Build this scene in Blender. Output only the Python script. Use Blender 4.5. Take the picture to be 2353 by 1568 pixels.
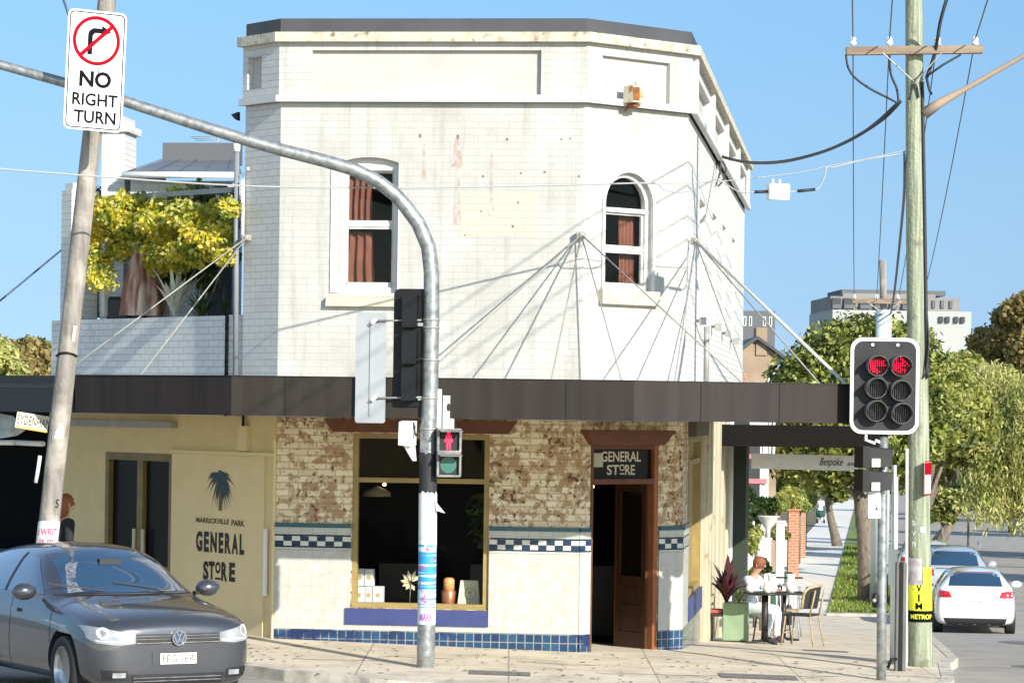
import bpy, bmesh, math, random
import numpy as np
from mathutils import Vector, Matrix
from mathutils.geometry import tessellate_polygon
from mathutils.bvhtree import BVHTree
for o in list(bpy.data.objects): bpy.data.objects.remove(o, do_unlink=True)
random.seed(7); rng = np.random.default_rng(7)
S = bpy.context.scene; COL = S.collection
R = math.radians

# ---------------- camera, sky, sun, exposure ----------------
FPX = 6800.0; HY = 944.0; ROLL = 0.0135; CAMZ = 3.0
cam = bpy.data.cameras.new('camera'); camo = bpy.data.objects.new('camera', cam); COL.objects.link(camo)
cam.sensor_fit = 'HORIZONTAL'; cam.sensor_width = 36; cam.lens = 36 * FPX / 2352
cam.shift_y = (HY - 784) / 2352.0; cam.clip_start = 0.5; cam.clip_end = 6000
cr, sr = math.cos(ROLL), math.sin(ROLL)
camo.matrix_world = Matrix(((cr, -sr, 0, 0), (0, 0, -1, 0), (sr, cr, 0, CAMZ), (0, 0, 0, 1)))
S.camera = camo
S.render.resolution_x = 1024; S.render.resolution_y = 682
S.view_settings.view_transform = 'Standard'; S.view_settings.look = 'None'
S.view_settings.exposure = 0.95; S.view_settings.gamma = 1
SUN = Vector((0.685, -1.0, 0.53)).normalized()      # towards the sun
elev = math.asin(SUN.z); azim = math.atan2(SUN.x, SUN.y)
w = bpy.data.worlds.new('World'); S.world = w; w.use_nodes = True
nt = w.node_tree; nt.nodes.clear()
C4_ = lambda c: (c[0], c[1], c[2], 1)
bg = nt.nodes.new('ShaderNodeBackground'); out = nt.nodes.new('ShaderNodeOutputWorld')
sky = nt.nodes.new('ShaderNodeTexSky'); sky.sky_type = 'NISHITA'; sky.sun_disc = False
sky.sun_elevation = elev; sky.sun_rotation = azim; sky.altitude = 0
sky.air_density = 0.8; sky.dust_density = 0.0; sky.ozone_density = 4.0
bg.inputs[1].default_value = 0.15
tcs = nt.nodes.new('ShaderNodeTexCoord'); sx = nt.nodes.new('ShaderNodeSeparateXYZ'); nt.links.new(tcs.outputs['Generated'], sx.inputs[0])
rp = nt.nodes.new('ShaderNodeValToRGB'); nt.links.new(sx.outputs[2], rp.inputs[0])
cols = ((0.0, (.190, .270, .455)), (.037, (.245, .290, .39)), (.071, (.315, .342, .385)), (.138, (.42, .455, .445)), (.40, (1.5, 1.22, .98)))
rp.color_ramp.elements[0].position = 0.0; rp.color_ramp.elements[0].color = C4_(cols[0][1]); rp.color_ramp.elements[1].position = .40; rp.color_ramp.elements[1].color = C4_(cols[4][1])
for p_, c_ in cols[1:4]: rp.color_ramp.elements.new(p_).color = C4_(c_)
mm = nt.nodes.new('ShaderNodeMix'); mm.data_type = 'RGBA'; mm.blend_type = 'MULTIPLY'; mm.inputs[0].default_value = 1
# the half of the sky round the sun is brighter and whiter than the half the picture shows
ms_ = nt.nodes.new('ShaderNodeMapRange'); ms_.inputs[1].default_value = .25; ms_.inputs[2].default_value = -.35; nt.links.new(sx.outputs[1], ms_.inputs[0])
m3 = nt.nodes.new('ShaderNodeMix'); m3.data_type = 'RGBA'; nt.links.new(ms_.outputs[0], m3.inputs[0]); nt.links.new(rp.outputs[0], m3.inputs[6]); m3.inputs[7].default_value = (1.40, 1.14, .88, 1)
nt.links.new(sky.outputs[0], mm.inputs[6]); nt.links.new(m3.outputs[2], mm.inputs[7])
nt.links.new(mm.outputs[2], bg.inputs[0]); nt.links.new(bg.outputs[0], out.inputs[0])
sl = bpy.data.lights.new('sun', 'SUN'); sl.energy = 3.8; sl.angle = R(0.5); sl.color = (1.0, 0.95, 0.85)
so = bpy.data.objects.new('sun', sl); COL.objects.link(so)
so.rotation_euler = SUN.to_track_quat('Z', 'Y').to_euler()
so.location = SUN * 60

def P(px, py, Y):
    u = (px - 1176) / FPX; v = (HY - py) / FPX
    return Vector(((u * cr - v * sr) * Y, Y, (u * sr + v * cr) * Y + CAMZ))

# ---------------- object bookkeeping ----------------
def tag(o, label=None, cat=None, group=None, kind=None):
    if label: o['label'] = label
    if cat: o['category'] = cat
    if group: o['group'] = group
    if kind: o['kind'] = kind
    return o
def thing(name, label, cat, loc=(0, 0, 0), group=None):
    o = bpy.data.objects.new(name, None); COL.objects.link(o)
    o.empty_display_size = 0.2; o.location = loc
    return tag(o, label, cat, group)
def childof(o, p):
    o.parent = p
    top = p
    M_ = Matrix.Translation(-Vector(p.location)) if p.type == 'EMPTY' else Matrix.Identity(4)
    o.matrix_parent_inverse = M_
def children(o): return [c for c in bpy.data.objects if c.parent == o]
def copy_tree(o, parent=None):
    c = o.copy(); COL.objects.link(c)
    if parent: c.parent = parent; c.matrix_parent_inverse = o.matrix_parent_inverse.copy()
    for ch in children(o): copy_tree(ch, c)
    return c

class MB:
    def __init__(s): s.v = []; s.f = []; s.m = []; s.sm = []
    def add(s, vs, fs, mi=0, smooth=False):
        b = len(s.v); s.v += [tuple(p) for p in vs]
        for f in fs: s.f.append(tuple(b + i for i in f)); s.m.append(mi); s.sm.append(smooth)
        return s
    def quad(s, a, b, c, d, mi=0): return s.add([a, b, c, d], [(0, 1, 2, 3)], mi)
    def hexa(s, p, mi=0):
        return s.add(p, [(0, 3, 2, 1), (4, 5, 6, 7), (0, 1, 5, 4), (1, 2, 6, 5), (2, 3, 7, 6), (3, 0, 4, 7)], mi)
    def box(s, x0, x1, y0, y1, z0, z1, mi=0, mat=None):
        p = [Vector(q) for q in ((x0,y0,z0),(x1,y0,z0),(x1,y1,z0),(x0,y1,z0),(x0,y0,z1),(x1,y0,z1),(x1,y1,z1),(x0,y1,z1))]
        if mat: p = [mat @ q for q in p]
        return s.hexa(p, mi)
    def fbox(s, F, s0, s1, z0, z1, o0, o1, mi=0):
        g = F.pt
        return s.hexa([g(s0,z0,o1), g(s1,z0,o1), g(s1,z0,o0), g(s0,z0,o0), g(s0,z1,o1), g(s1,z1,o1), g(s1,z1,o0), g(s0,z1,o0)], mi)
    def beam(s, a, b, w_, h_, up=(0, 0, 1), mi=0):
        a = Vector(a); b = Vector(b); d = (b - a).normalized(); up = Vector(up)
        x = d.cross(up)
        if x.length < 1e-4: x = d.cross(Vector((1, 0, 0)))
        x.normalize(); y = x.cross(d)
        x *= w_ / 2; y *= h_ / 2
        return s.hexa([a - x - y, a + x - y, a + x + y, a - x + y, b - x - y, b + x - y, b + x + y, b - x + y], mi)
    def tube(s, path, rad, n=10, cap=True, mi=0, smooth=True):
        path = [Vector(p) for p in path]; k = len(path)
        if not hasattr(rad, '__len__'): rad = [rad] * k
        if n <= 8 and 4 <= k <= 22:      # smooth cables and rods through their points
            np_, nr = [], []
            for i in range(k - 1):
                p0, p1, p2, p3 = path[max(0, i - 1)], path[i], path[i + 1], path[min(k - 1, i + 2)]
                for j in range(4):
                    t = j / 4
                    np_.append(.5 * ((2 * p1) + (p2 - p0) * t + (2 * p0 - 5 * p1 + 4 * p2 - p3) * t * t + (3 * p1 - p0 - 3 * p2 + p3) * t ** 3)); nr.append(rad[i] + (rad[i + 1] - rad[i]) * t)
            path = np_ + [path[-1]]; rad = nr + [rad[-1]]; k = len(path)
        up = Vector((0.123, 0.31, 0.94)); vs = []; fs = []; px_ = None
        for i, p in enumerate(path):
            d = (path[min(i + 1, k - 1)] - path[max(i - 1, 0)]).normalized()
            if px_ is None:
                x = d.cross(up)
                if x.length < .05: x = d.cross(Vector((1, 0, 0)))
            else: x = px_ - d * px_.dot(d)
            x.normalize(); px_ = x; y = d.cross(x)
            for j in range(n):
                t = 2 * math.pi * j / n
                vs.append(p + (x * math.cos(t) + y * math.sin(t)) * rad[i])
        for i in range(k - 1):
            for j in range(n):
                a = i * n + j; b = i * n + (j + 1) % n
                fs.append((a, b, b + n, a + n))
        s.add(vs, fs, mi, smooth)
        if cap:
            b = len(s.v) - len(vs)
            s.f.append(tuple(b + j for j in reversed(range(n)))); s.m.append(mi); s.sm.append(False)
            s.f.append(tuple(b + (k - 1) * n + j for j in range(n))); s.m.append(mi); s.sm.append(False)
        return s
    def lathe(s, prof, n=20, mat=None, mi=0, smooth=True):
        vs = []; fs = []; k = len(prof)
        for r_, z_ in prof:
            for j in range(n):
                t = 2 * math.pi * j / n; q = Vector((r_ * math.cos(t), r_ * math.sin(t), z_))
                vs.append(mat @ q if mat else q)
        for i in range(k - 1):
            for j in range(n):
                a = i * n + j; b = i * n + (j + 1) % n; fs.append((a, b, b + n, a + n))
        if prof[0][0] > 1e-6: fs.append(tuple(reversed(range(n))))
        if prof[-1][0] > 1e-6: fs.append(tuple((k - 1) * n + j for j in range(n)))
        return s.add(vs, fs, mi, smooth)
    def ball(s, c, r, n=12, sc=(1, 1, 1), mi=0):
        prof = [(max(1e-4, math.sin(math.pi * i / n)) , -math.cos(math.pi * i / n)) for i in range(n + 1)]
        m = Matrix.Translation(Vector(c)) @ Matrix.Diagonal((r * sc[0], r * sc[1], r * sc[2], 1))
        return s.lathe([(p[0], p[1]) for p in prof], n * 2, m, mi)
    def poly(s, fn, pts, t0=0.0, t1=None, mi=0):
        """flat polygon (2-D pts through fn(a,b,o)) at offset t0, thickened to t1 if given"""
        tris = tessellate_polygon([[Vector((a, b, 0)) for a, b in pts]])
        s.add([fn(a, b, t0) for a, b in pts], [tuple(t) for t in tris], mi)
        if t1 is not None:
            k = len(pts)
            s.add([fn(a, b, t1) for a, b in pts], [tuple(t) for t in tris], mi)
            s.add([fn(a, b, t0) for a, b in pts] + [fn(a, b, t1) for a, b in pts],
                  [(i, (i + 1) % k, k + (i + 1) % k, k + i) for i in range(k)], mi)
        return s
    def build(s, name, mats, parent=None, label=None, uvmode=None, bevel=0, fixn=False):
        me = bpy.data.meshes.new(name)
        me.from_pydata(s.v, [], s.f)
        if not isinstance(mats, (list, tuple)): mats = [mats]
        for m in mats: me.materials.append(m)
        me.polygons.foreach_set('material_index', s.m)
        me.polygons.foreach_set('use_smooth', s.sm)
        if fixn:
            bm = bmesh.new(); bm.from_mesh(me); bmesh.ops.remove_doubles(bm, verts=bm.verts, dist=1e-5)
            bmesh.ops.recalc_face_normals(bm, faces=bm.faces); bm.to_mesh(me); bm.free()
        set_uv(me)
        o = bpy.data.objects.new(name, me); COL.objects.link(o)
        if bevel:
            b = o.modifiers.new('bevel', 'BEVEL'); b.width = bevel; b.segments = 2; b.limit_method = 'ANGLE'
        if parent: childof(o, parent)
        if label: o['label'] = label
        return o
def set_uv(me):
    uv = me.uv_layers.new(name='UVMap'); n = len(me.loops)
    if n == 0: return
    co = np.empty(len(me.vertices) * 3); me.vertices.foreach_get('co', co); co = co.reshape(-1, 3)
    li = np.empty(n, dtype=np.int32); me.loops.foreach_get('vertex_index', li)
    pn = np.empty(len(me.polygons) * 3); me.polygons.foreach_get('normal', pn); pn = pn.reshape(-1, 3)
    lt = np.empty(len(me.polygons), dtype=np.int32); me.polygons.foreach_get('loop_total', lt)
    N = np.repeat(pn, lt, axis=0); Pp = co[li]
    h = np.hypot(N[:, 0], N[:, 1]) + 1e-9
    u = (-N[:, 1] * Pp[:, 0] + N[:, 0] * Pp[:, 1]) / h; v = Pp[:, 2].copy()
    flat = np.abs(N[:, 2]) > 0.75
    u[flat] = Pp[flat, 0]; v[flat] = Pp[flat, 1]
    uv.data.foreach_set('uv', np.stack([u, v], 1).ravel())

class Face:
    def __init__(s, o, d, n): s.o = Vector((o[0], o[1], 0)); s.d = Vector((d[0], d[1], 0)).normalized(); s.n = Vector((n[0], n[1], 0)).normalized()
    def pt(s, a, z, out=0): return s.o + s.d * a + s.n * out + Vector((0, 0, z))
    def at(s, px, py, out=0):
        r = P(px, py, 1.0) - Vector((0, 0, CAMZ))
        o = s.o + s.n * out
        t = o.dot(s.n) / (r.x * s.n.x + r.y * s.n.y)
        q = r * t
        return ((q - o).dot(s.d), q.z + CAMZ)
    def holes(s, outline, holes, depth, mb=None, out=0):
        """wall polygon in (s,z) with polygonal openings and inward reveals"""
        mb = mb or MB()
        loops = [[Vector((a, b, 0)) for a, b in outline]] + [[Vector((a, b, 0)) for a, b in h] for h in holes]
        tris = tessellate_polygon(loops); flat = [p for l in loops for p in l]
        mb.add([s.pt(p.x, p.y, out) for p in flat], [tuple(t) for t in tris])
        for h in holes:
            k = len(h)
            mb.add([s.pt(a, b, out) for a, b in h] + [s.pt(a, b, out - depth) for a, b in h], [(i, (i + 1) % k, k + (i + 1) % k, k + i) for i in range(k)])
        return mb
def rect(a, b, c, d): return [(a, c), (b, c), (b, d), (a, d)]

def text_mb(txt, fn, s0, s1, z0, z1, depth=0.004, bold=0.0, mb=None, mi=0, t0=0.0):
    """letters fitted into the box s0..s1, z0..z1 of the surface fn(s,z,out)"""
    cu = bpy.data.curves.new('t', 'FONT'); cu.body = txt; cu.size = 1; cu.offset = bold; cu.resolution_u = 4
    ob = bpy.data.objects.new('t', cu); COL.objects.link(ob)
    bpy.context.view_layer.update()
    me = bpy.data.meshes.new_from_object(ob.evaluated_get(bpy.context.evaluated_depsgraph_get()))
    bpy.data.objects.remove(ob, do_unlink=True); bpy.data.curves.remove(cu)
    vs = [v.co.copy() for v in me.vertices]; fs = [tuple(p.vertices) for p in me.polygons]
    bpy.data.meshes.remove(me)
    mb = mb or MB()
    if not vs: return mb
    x0 = min(v.x for v in vs); x1 = max(v.x for v in vs); y0 = min(v.y for v in vs); y1 = max(v.y for v in vs)
    g = lambda v, o: fn(s0 + (v.x - x0) / (x1 - x0) * (s1 - s0), z0 + (v.y - y0) / (y1 - y0) * (z1 - z0), o)
    mb.add([g(v, t0 + depth) for v in vs], fs, mi)
    return mb

# ---------------- materials ----------------
def node(nt, typ, **kw):
    n = nt.nodes.new(typ)
    for k, v in kw.items():
        if k in n.inputs.keys() if isinstance(k, str) else False: n.inputs[k].default_value = v
        else: setattr(n, k, v)
    return n
def C4(c): return (c[0], c[1], c[2], 1)
MATS = {}
def mat(name, c1, c2=None, scale=4.0, rough=0.6, metal=0.0, bump=0.0, bscale=40.0, emit=None, estr=0, spec=0.5, coat=0, stretch=None, lo=0.35, hi=0.65, c3=None, s3=25.0, l3=0.62, h3=0.68, detail=6.0):
    m = bpy.data.materials.new(name); m.use_nodes = True; nt = m.node_tree; L = nt.links
    b = nt.nodes['Principled BSDF']
    b.inputs['Base Color'].default_value = C4(c1); b.inputs['Roughness'].default_value = rough
    b.inputs['Metallic'].default_value = metal; b.inputs['Specular IOR Level'].default_value = spec
    if coat: b.inputs['Coat Weight'].default_value = coat; b.inputs['Coat Roughness'].default_value = 0.03
    tc = nt.nodes.new('ShaderNodeTexCoord'); src = tc.outputs['Object']
    if stretch:
        mp = nt.nodes.new('ShaderNodeMapping'); mp.inputs['Scale'].default_value = stretch
        L.new(src, mp.inputs[0]); src2 = mp.outputs[0]
    else: src2 = src
    if c2:
        n = nt.nodes.new('ShaderNodeTexNoise'); n.inputs['Scale'].default_value = scale; n.inputs['Detail'].default_value = detail
        L.new(src2, n.inputs['Vector'])
        r_ = nt.nodes.new('ShaderNodeValToRGB'); r_.color_ramp.elements[0].position = lo; r_.color_ramp.elements[1].position = hi
        r_.color_ramp.elements[0].color = C4(c1); r_.color_ramp.elements[1].color = C4(c2)
        L.new(n.outputs['Fac'], r_.inputs[0]); col = r_.outputs[0]
        if c3:
            n3 = nt.nodes.new('ShaderNodeTexNoise'); n3.inputs['Scale'].default_value = s3; n3.inputs['Detail'].default_value = 4
            L.new(src, n3.inputs['Vector'])
            mr = nt.nodes.new('ShaderNodeMapRange'); mr.inputs[1].default_value = l3; mr.inputs[2].default_value = h3
            L.new(n3.outputs['Fac'], mr.inputs[0])
            mx = nt.nodes.new('ShaderNodeMix'); mx.data_type = 'RGBA'; L.new(mr.outputs[0], mx.inputs[0]); L.new(col, mx.inputs[6]); mx.inputs[7].default_value = C4(c3)
            col = mx.outputs[2]
        L.new(col, b.inputs['Base Color'])
    if bump:
        n2 = nt.nodes.new('ShaderNodeTexNoise'); n2.inputs['Scale'].default_value = bscale; n2.inputs['Detail'].default_value = 5
        L.new(src, n2.inputs['Vector']); bp = nt.nodes.new('ShaderNodeBump'); bp.inputs['Strength'].default_value = bump; bp.inputs['Distance'].default_value = 0.02
        L.new(n2.outputs['Fac'], bp.inputs['Height']); L.new(bp.outputs[0], b.inputs['Normal'])
    if emit: b.inputs['Emission Color'].default_value = C4(emit); b.inputs['Emission Strength'].default_value = estr
    MATS[name] = m; return m
def brickmat(name, c1, c2, mortar, bw=0.235, bh=0.086, ms=0.010, offset=0.5, bump=0.4, stain=None, sscale=2.0, slo=0.5, shi=0.6, rough=0.75, stain2=None, s2=6.0, l2=0.6, h2=0.7, s2stretch=(1, 1, 1), var=0.5, spec=0.3, bdist=0.01, macro=0.0):
    m = bpy.data.materials.new(name); m.use_nodes = True; nt = m.node_tree; L = nt.links
    b = nt.nodes['Principled BSDF']; b.inputs['Roughness'].default_value = rough; b.inputs['Specular IOR Level'].default_value = spec
    tc = nt.nodes.new('ShaderNodeTexCoord')
    br = nt.nodes.new('ShaderNodeTexBrick'); br.offset = offset; br.squash = 1
    L.new(tc.outputs['UV'], br.inputs['Vector'])
    br.inputs['Color1'].default_value = C4(c1); br.inputs['Color2'].default_value = C4(c2); br.inputs['Mortar'].default_value = C4(mortar)
    br.inputs['Scale'].default_value = 1; br.inputs['Mortar Size'].default_value = ms; br.inputs['Mortar Smooth'].default_value = 0.3
    br.inputs['Brick Width'].default_value = bw; br.inputs['Row Height'].default_value = bh; br.inputs['Bias'].default_value = var - 0.5
    col = br.outputs['Color']; hgt = br.outputs['Fac']
    def layer(col, c, sc, lo, hi, stretch):
        mp = nt.nodes.new('ShaderNodeMapping'); mp.inputs['Scale'].default_value = stretch; L.new(tc.outputs['Object'], mp.inputs[0])
        n = nt.nodes.new('ShaderNodeTexNoise'); n.inputs['Scale'].default_value = sc; n.inputs['Detail'].default_value = 8; n.inputs['Roughness'].default_value = 0.65
        L.new(mp.outputs[0], n.inputs['Vector'])
        fac = n.outputs['Fac']
        if macro:
            nm = nt.nodes.new('ShaderNodeTexNoise'); nm.inputs['Scale'].default_value = 1.5; nm.inputs['Detail'].default_value = 2; L.new(mp.outputs[0], nm.inputs['Vector'])
            mm_ = nt.nodes.new('ShaderNodeMath'); mm_.operation = 'MULTIPLY_ADD'; mm_.inputs[1].default_value = macro; mm_.inputs[2].default_value = -.5 * macro; L.new(nm.outputs['Fac'], mm_.inputs[0])
            ma_ = nt.nodes.new('ShaderNodeMath'); ma_.operation = 'ADD'; L.new(fac, ma_.inputs[0]); L.new(mm_.outputs[0], ma_.inputs[1]); fac = ma_.outputs[0]
        mr = nt.nodes.new('ShaderNodeMapRange'); mr.inputs[1].default_value = lo; mr.inputs[2].default_value = hi; L.new(fac, mr.inputs[0])
        mx = nt.nodes.new('ShaderNodeMix'); mx.data_type = 'RGBA'; L.new(mr.outputs[0], mx.inputs[0]); L.new(col, mx.inputs[6]); mx.inputs[7].default_value = C4(c)
        return mx.outputs[2]
    if stain: col = layer(col, stain, sscale, slo, shi, (1, 1, 1))
    if stain2: col = layer(col, stain2, s2, l2, h2, s2stretch)
    L.new(col, b.inputs['Base Color'])
    n2 = nt.nodes.new('ShaderNodeTexNoise'); n2.inputs['Scale'].default_value = 35; L.new(tc.outputs['Object'], n2.inputs['Vector'])
    ma = nt.nodes.new('ShaderNodeMath'); ma.operation = 'MULTIPLY'; ma.inputs[1].default_value = -1.0; L.new(hgt, ma.inputs[0])
    mb_ = nt.nodes.new('ShaderNodeMath'); mb_.operation = 'MULTIPLY_ADD'; mb_.inputs[1].default_value = 0.5; L.new(n2.outputs['Fac'], mb_.inputs[0]); L.new(ma.outputs[0], mb_.inputs[2])
    bp = nt.nodes.new('ShaderNodeBump'); bp.inputs['Strength'].default_value = bump; bp.inputs['Distance'].default_value = bdist
    L.new(mb_.outputs[0], bp.inputs['Height']); L.new(bp.outputs[0], b.inputs['Normal'])
    MATS[name] = m; return m
def glassmat(name, ior=1.3, tint=(1, 1, 1), rough=0.0, addf=0.0):
    m = bpy.data.materials.new(name); m.use_nodes = True; nt = m.node_tree; L = nt.links; nt.nodes.clear()
    o = nt.nodes.new('ShaderNodeOutputMaterial'); mx = nt.nodes.new('ShaderNodeMixShader')
    t = nt.nodes.new('ShaderNodeBsdfTransparent'); t.inputs[0].default_value = C4(tint)
    g = nt.nodes.new('ShaderNodeBsdfGlossy'); g.inputs['Roughness'].default_value = rough
    fr = nt.nodes.new('ShaderNodeFresnel'); fr.inputs[0].default_value = ior
    a = nt.nodes.new('ShaderNodeMath'); a.operation = 'ADD'; a.inputs[1].default_value = addf; L.new(fr.outputs[0], a.inputs[0])
    L.new(a.outputs[0], mx.inputs[0]); L.new(t.outputs[0], mx.inputs[1]); L.new(g.outputs[0], mx.inputs[2]); L.new(mx.outputs[0], o.inputs[0])
    MATS[name] = m; return m
def leafmat(name, ca, cb, cc, scale=1.2, trans=0.38):
    """two-tone by position noise, third tone by per-leaf random attribute"""
    m = bpy.data.materials.new(name); m.use_nodes = True; nt = m.node_tree; L = nt.links; nt.nodes.clear()
    o = nt.nodes.new('ShaderNodeOutputMaterial'); d = nt.nodes.new('ShaderNodeBsdfPrincipled'); d.inputs['Roughness'].default_value = 0.5
    d.inputs['Specular IOR Level'].default_value = 0.35
    t = nt.nodes.new('ShaderNodeBsdfTranslucent'); mx = nt.nodes.new('ShaderNodeMixShader'); mx.inputs[0].default_value = trans
    tc = nt.nodes.new('ShaderNodeTexCoord'); n = nt.nodes.new('ShaderNodeTexNoise'); n.inputs['Scale'].default_value = scale; n.inputs['Detail'].default_value = 3
    L.new(tc.outputs['Object'], n.inputs['Vector'])
    r = nt.nodes.new('ShaderNodeValToRGB'); r.color_ramp.elements[0].position = .4; r.color_ramp.elements[1].position = .6
    r.color_ramp.elements[0].color = C4(ca); r.color_ramp.elements[1].color = C4(cb); L.new(n.outputs['Fac'], r.inputs[0])
    at = nt.nodes.new('ShaderNodeAttribute'); at.attribute_name = 'rnd'
    mr = nt.nodes.new('ShaderNodeMapRange'); mr.inputs[1].default_value = .55; mr.inputs[2].default_value = 1.0; L.new(at.outputs['Fac'], mr.inputs[0])
    m2 = nt.nodes.new('ShaderNodeMix'); m2.data_type = 'RGBA'; L.new(mr.outputs[0], m2.inputs[0]); L.new(r.outputs[0], m2.inputs[6]); m2.inputs[7].default_value = C4(cc)
    L.new(m2.outputs[2], d.inputs['Base Color']); L.new(m2.outputs[2], t.inputs[0])
    L.new(d.outputs[0], mx.inputs[1]); L.new(t.outputs[0], mx.inputs[2]); L.new(mx.outputs[0], o.inputs[0])
    MATS[name] = m; return m

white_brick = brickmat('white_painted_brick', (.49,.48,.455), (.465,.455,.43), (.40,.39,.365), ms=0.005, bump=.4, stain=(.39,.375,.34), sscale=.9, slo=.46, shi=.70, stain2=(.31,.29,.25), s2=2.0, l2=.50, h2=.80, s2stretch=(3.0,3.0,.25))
white_brick2 = brickmat('white_painted_brick_side', (.62,.605,.575), (.58,.565,.54), (.47,.455,.43), ms=0.006, bump=.6, stain=(.44,.43,.41), sscale=2.0, slo=.6, shi=.8)  # lighter copy of the same paint, making up for weaker sun on these faces
smooth_panel = mat('rendered_panel', (.47,.455,.425), (.41,.39,.36), scale=1.6, rough=.8, bump=.3, lo=.42, hi=.75)
cream_trim = mat('cream_band', (.52,.48,.38), (.36,.31,.22), scale=6, rough=.85, bump=.5, bscale=25, lo=.48, hi=.70, c3=(.20,.17,.12), s3=9, l3=.60, h3=.70)
white_paint = mat('white_joinery', (.60,.59,.56), (.52,.51,.48), scale=6, rough=.5, bump=.1, lo=.5, hi=.8)
grey_sash = mat('grey_sash', (.55,.54,.52), (.42,.41,.39), scale=6, rough=.5)
sill_cream = mat('sill_cream', (.52,.47,.36), (.42,.33,.23), scale=7, rough=.8, bump=.2, lo=.5, hi=.8)
flash = mat('roof_flashing', (.050,.050,.055), (.065,.064,.068), scale=2, rough=.55, metal=.0)
parapet_brick = brickmat('grey_white_brick', (.68,.67,.64), (.63,.62,.60), (.50,.49,.47), ms=.006, bump=.8, stain=(.48,.49,.49), sscale=3, slo=.55, shi=.75)
worn_brick = brickmat('worn_brick', (.82,.72,.53), (.62,.50,.33), (.60,.50,.35), ms=.009, bump=1.0, bdist=.015, stain=(.42,.28,.165), sscale=8.5, slo=.47, shi=.55, stain2=(.13,.06,.034), s2=14.0, l2=.565, h2=.63, var=.3, macro=.30)
tile_cream = brickmat('cream_tile', (.50,.495,.465), (.47,.465,.435), (.40,.395,.37), bw=.152, bh=.152, ms=.004, offset=0, bump=.3, bdist=.004, stain=(.40,.38,.30), sscale=7, slo=.45, shi=.75, rough=.3, spec=.5)
tile_grey = brickmat('grey_band_tile', (.50,.50,.45), (.46,.46,.41), (.36,.36,.32), bw=.152, bh=.12, ms=.004, offset=0, bump=.3, bdist=.004, rough=.25, spec=.5)
tile_blue = brickmat('blue_tile', (.010,.036,.095), (.018,.075,.15), (.26,.27,.26), bw=.108, bh=.108, ms=.007, offset=0, bump=.5, bdist=.006, rough=.15, spec=.6, stain=(.012,.025,.09), sscale=2, slo=.5, shi=.6)
tile_navy = mat('navy_tile', (.012,.035,.075), rough=.2)
tile_white = mat('white_tile', (.62,.61,.55), rough=.25)
tile_teal = mat('teal_tile', (.02,.09,.12), rough=.2)
cream_wall = mat('cream_render', (.66,.54,.30), (.60,.49,.27), scale=3, rough=.85, bump=.2, bscale=60, lo=.4, hi=.7)
cream_panel = mat('cream_panel', (.70,.58,.34), (.67,.55,.31), scale=4, rough=.7, bump=.05)
gold_paint = mat('gold_frame', (.33,.24,.085), (.27,.19,.065), scale=5, rough=.5)
brown_lintel = mat('brown_lintel', (.14,.045,.018), (.10,.033,.014), scale=6, rough=.6, bump=.2)
timber_door = mat('door_timber', (.075,.026,.012), (.05,.018,.008), scale=3, rough=.45, stretch=(6,6,1))
orange_timber = mat('door_frame_timber', (.28,.09,.028), (.22,.07,.022), scale=3, rough=.5, stretch=(6,6,1))
blue_sill = mat('blue_painted_sill', (.035,.050,.16), (.045,.06,.18), scale=4, rough=.45)
fascia = mat('canopy_fascia', (.022,.017,.014), (.034,.027,.022), scale=1.2, stretch=(5, 5, .5), bump=.08, bscale=6, rough=.6, spec=.25, lo=.3, hi=.7)
fascia_b = mat('canopy_fascia_far', (.019,.014,.013), (.028,.021,.019), scale=1.2, stretch=(5, 5, .5), bump=.08, bscale=6, rough=.6, spec=.25)
soffit = mat('canopy_soffit', (.62,.54,.40), (.55,.48,.35), scale=3, rough=.8)
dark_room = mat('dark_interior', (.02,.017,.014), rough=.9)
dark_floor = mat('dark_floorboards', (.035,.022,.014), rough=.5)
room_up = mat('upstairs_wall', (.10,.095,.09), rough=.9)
curtain = mat('rust_curtain', (.19,.07,.042), (.14,.05,.03), scale=4, rough=.9)
shop_glass = glassmat('shop_glass', 1.17)
win_glass = glassmat('window_glass', 1.25)
black = mat('black_paint', (.008,.008,.009), rough=.5, spec=.3)
black_matt = mat('black_matt', (.008,.008,.009), rough=.8)
galv = mat('galvanised_steel', (.36,.37,.36), (.22,.23,.23), scale=14, rough=.42, metal=.55, bump=.06, bscale=60, lo=.4, hi=.62, c3=(.33,.30,.25), s3=3, l3=.62, h3=.72)
galv_dull = mat('dull_steel', (.36,.36,.34), (.28,.28,.27), scale=9, rough=.55, metal=.3)
alu = mat('aluminium_sheet', (.42,.43,.44), (.38,.39,.40), scale=3, rough=.45, metal=.35)
white_metal = mat('white_enamel', (.80,.80,.78), (.74,.74,.72), scale=5, rough=.4)
sign_white = mat('sign_white', (.70,.70,.68), rough=.7, spec=.1)
sign_black = mat('sign_black', (.008,.008,.01), rough=.8, spec=.05)
sign_red = mat('sign_red', (.32,.003,.012), rough=.8, spec=.05)
wood_old = mat('weathered_pole_timber', (.31,.28,.245), (.17,.15,.13), scale=3, rough=.9, bump=.6, bscale=18, stretch=(5,5,.5), lo=.35, hi=.65, c3=(.48,.43,.36), s3=2.2, l3=.5, h3=.75)
wood_green = mat('treated_pole_timber', (.40,.42,.31), (.20,.225,.15), scale=4, rough=.9, bump=.8, bscale=22, stretch=(9,9,.35), lo=.30, hi=.62, c3=(.17,.165,.12), s3=3.0, l3=.58, h3=.68)
wood_arm = mat('crossarm_timber', (.20,.14,.10), (.30,.23,.17), scale=3, rough=.9, bump=.3, stretch=(.6,5,5))
lamp_arm = mat('lamp_arm_timber', (.45,.32,.22), (.38,.30,.24), scale=2, rough=.7)
wire_black = mat('black_cable', (.02,.022,.028), rough=.6)
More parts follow.
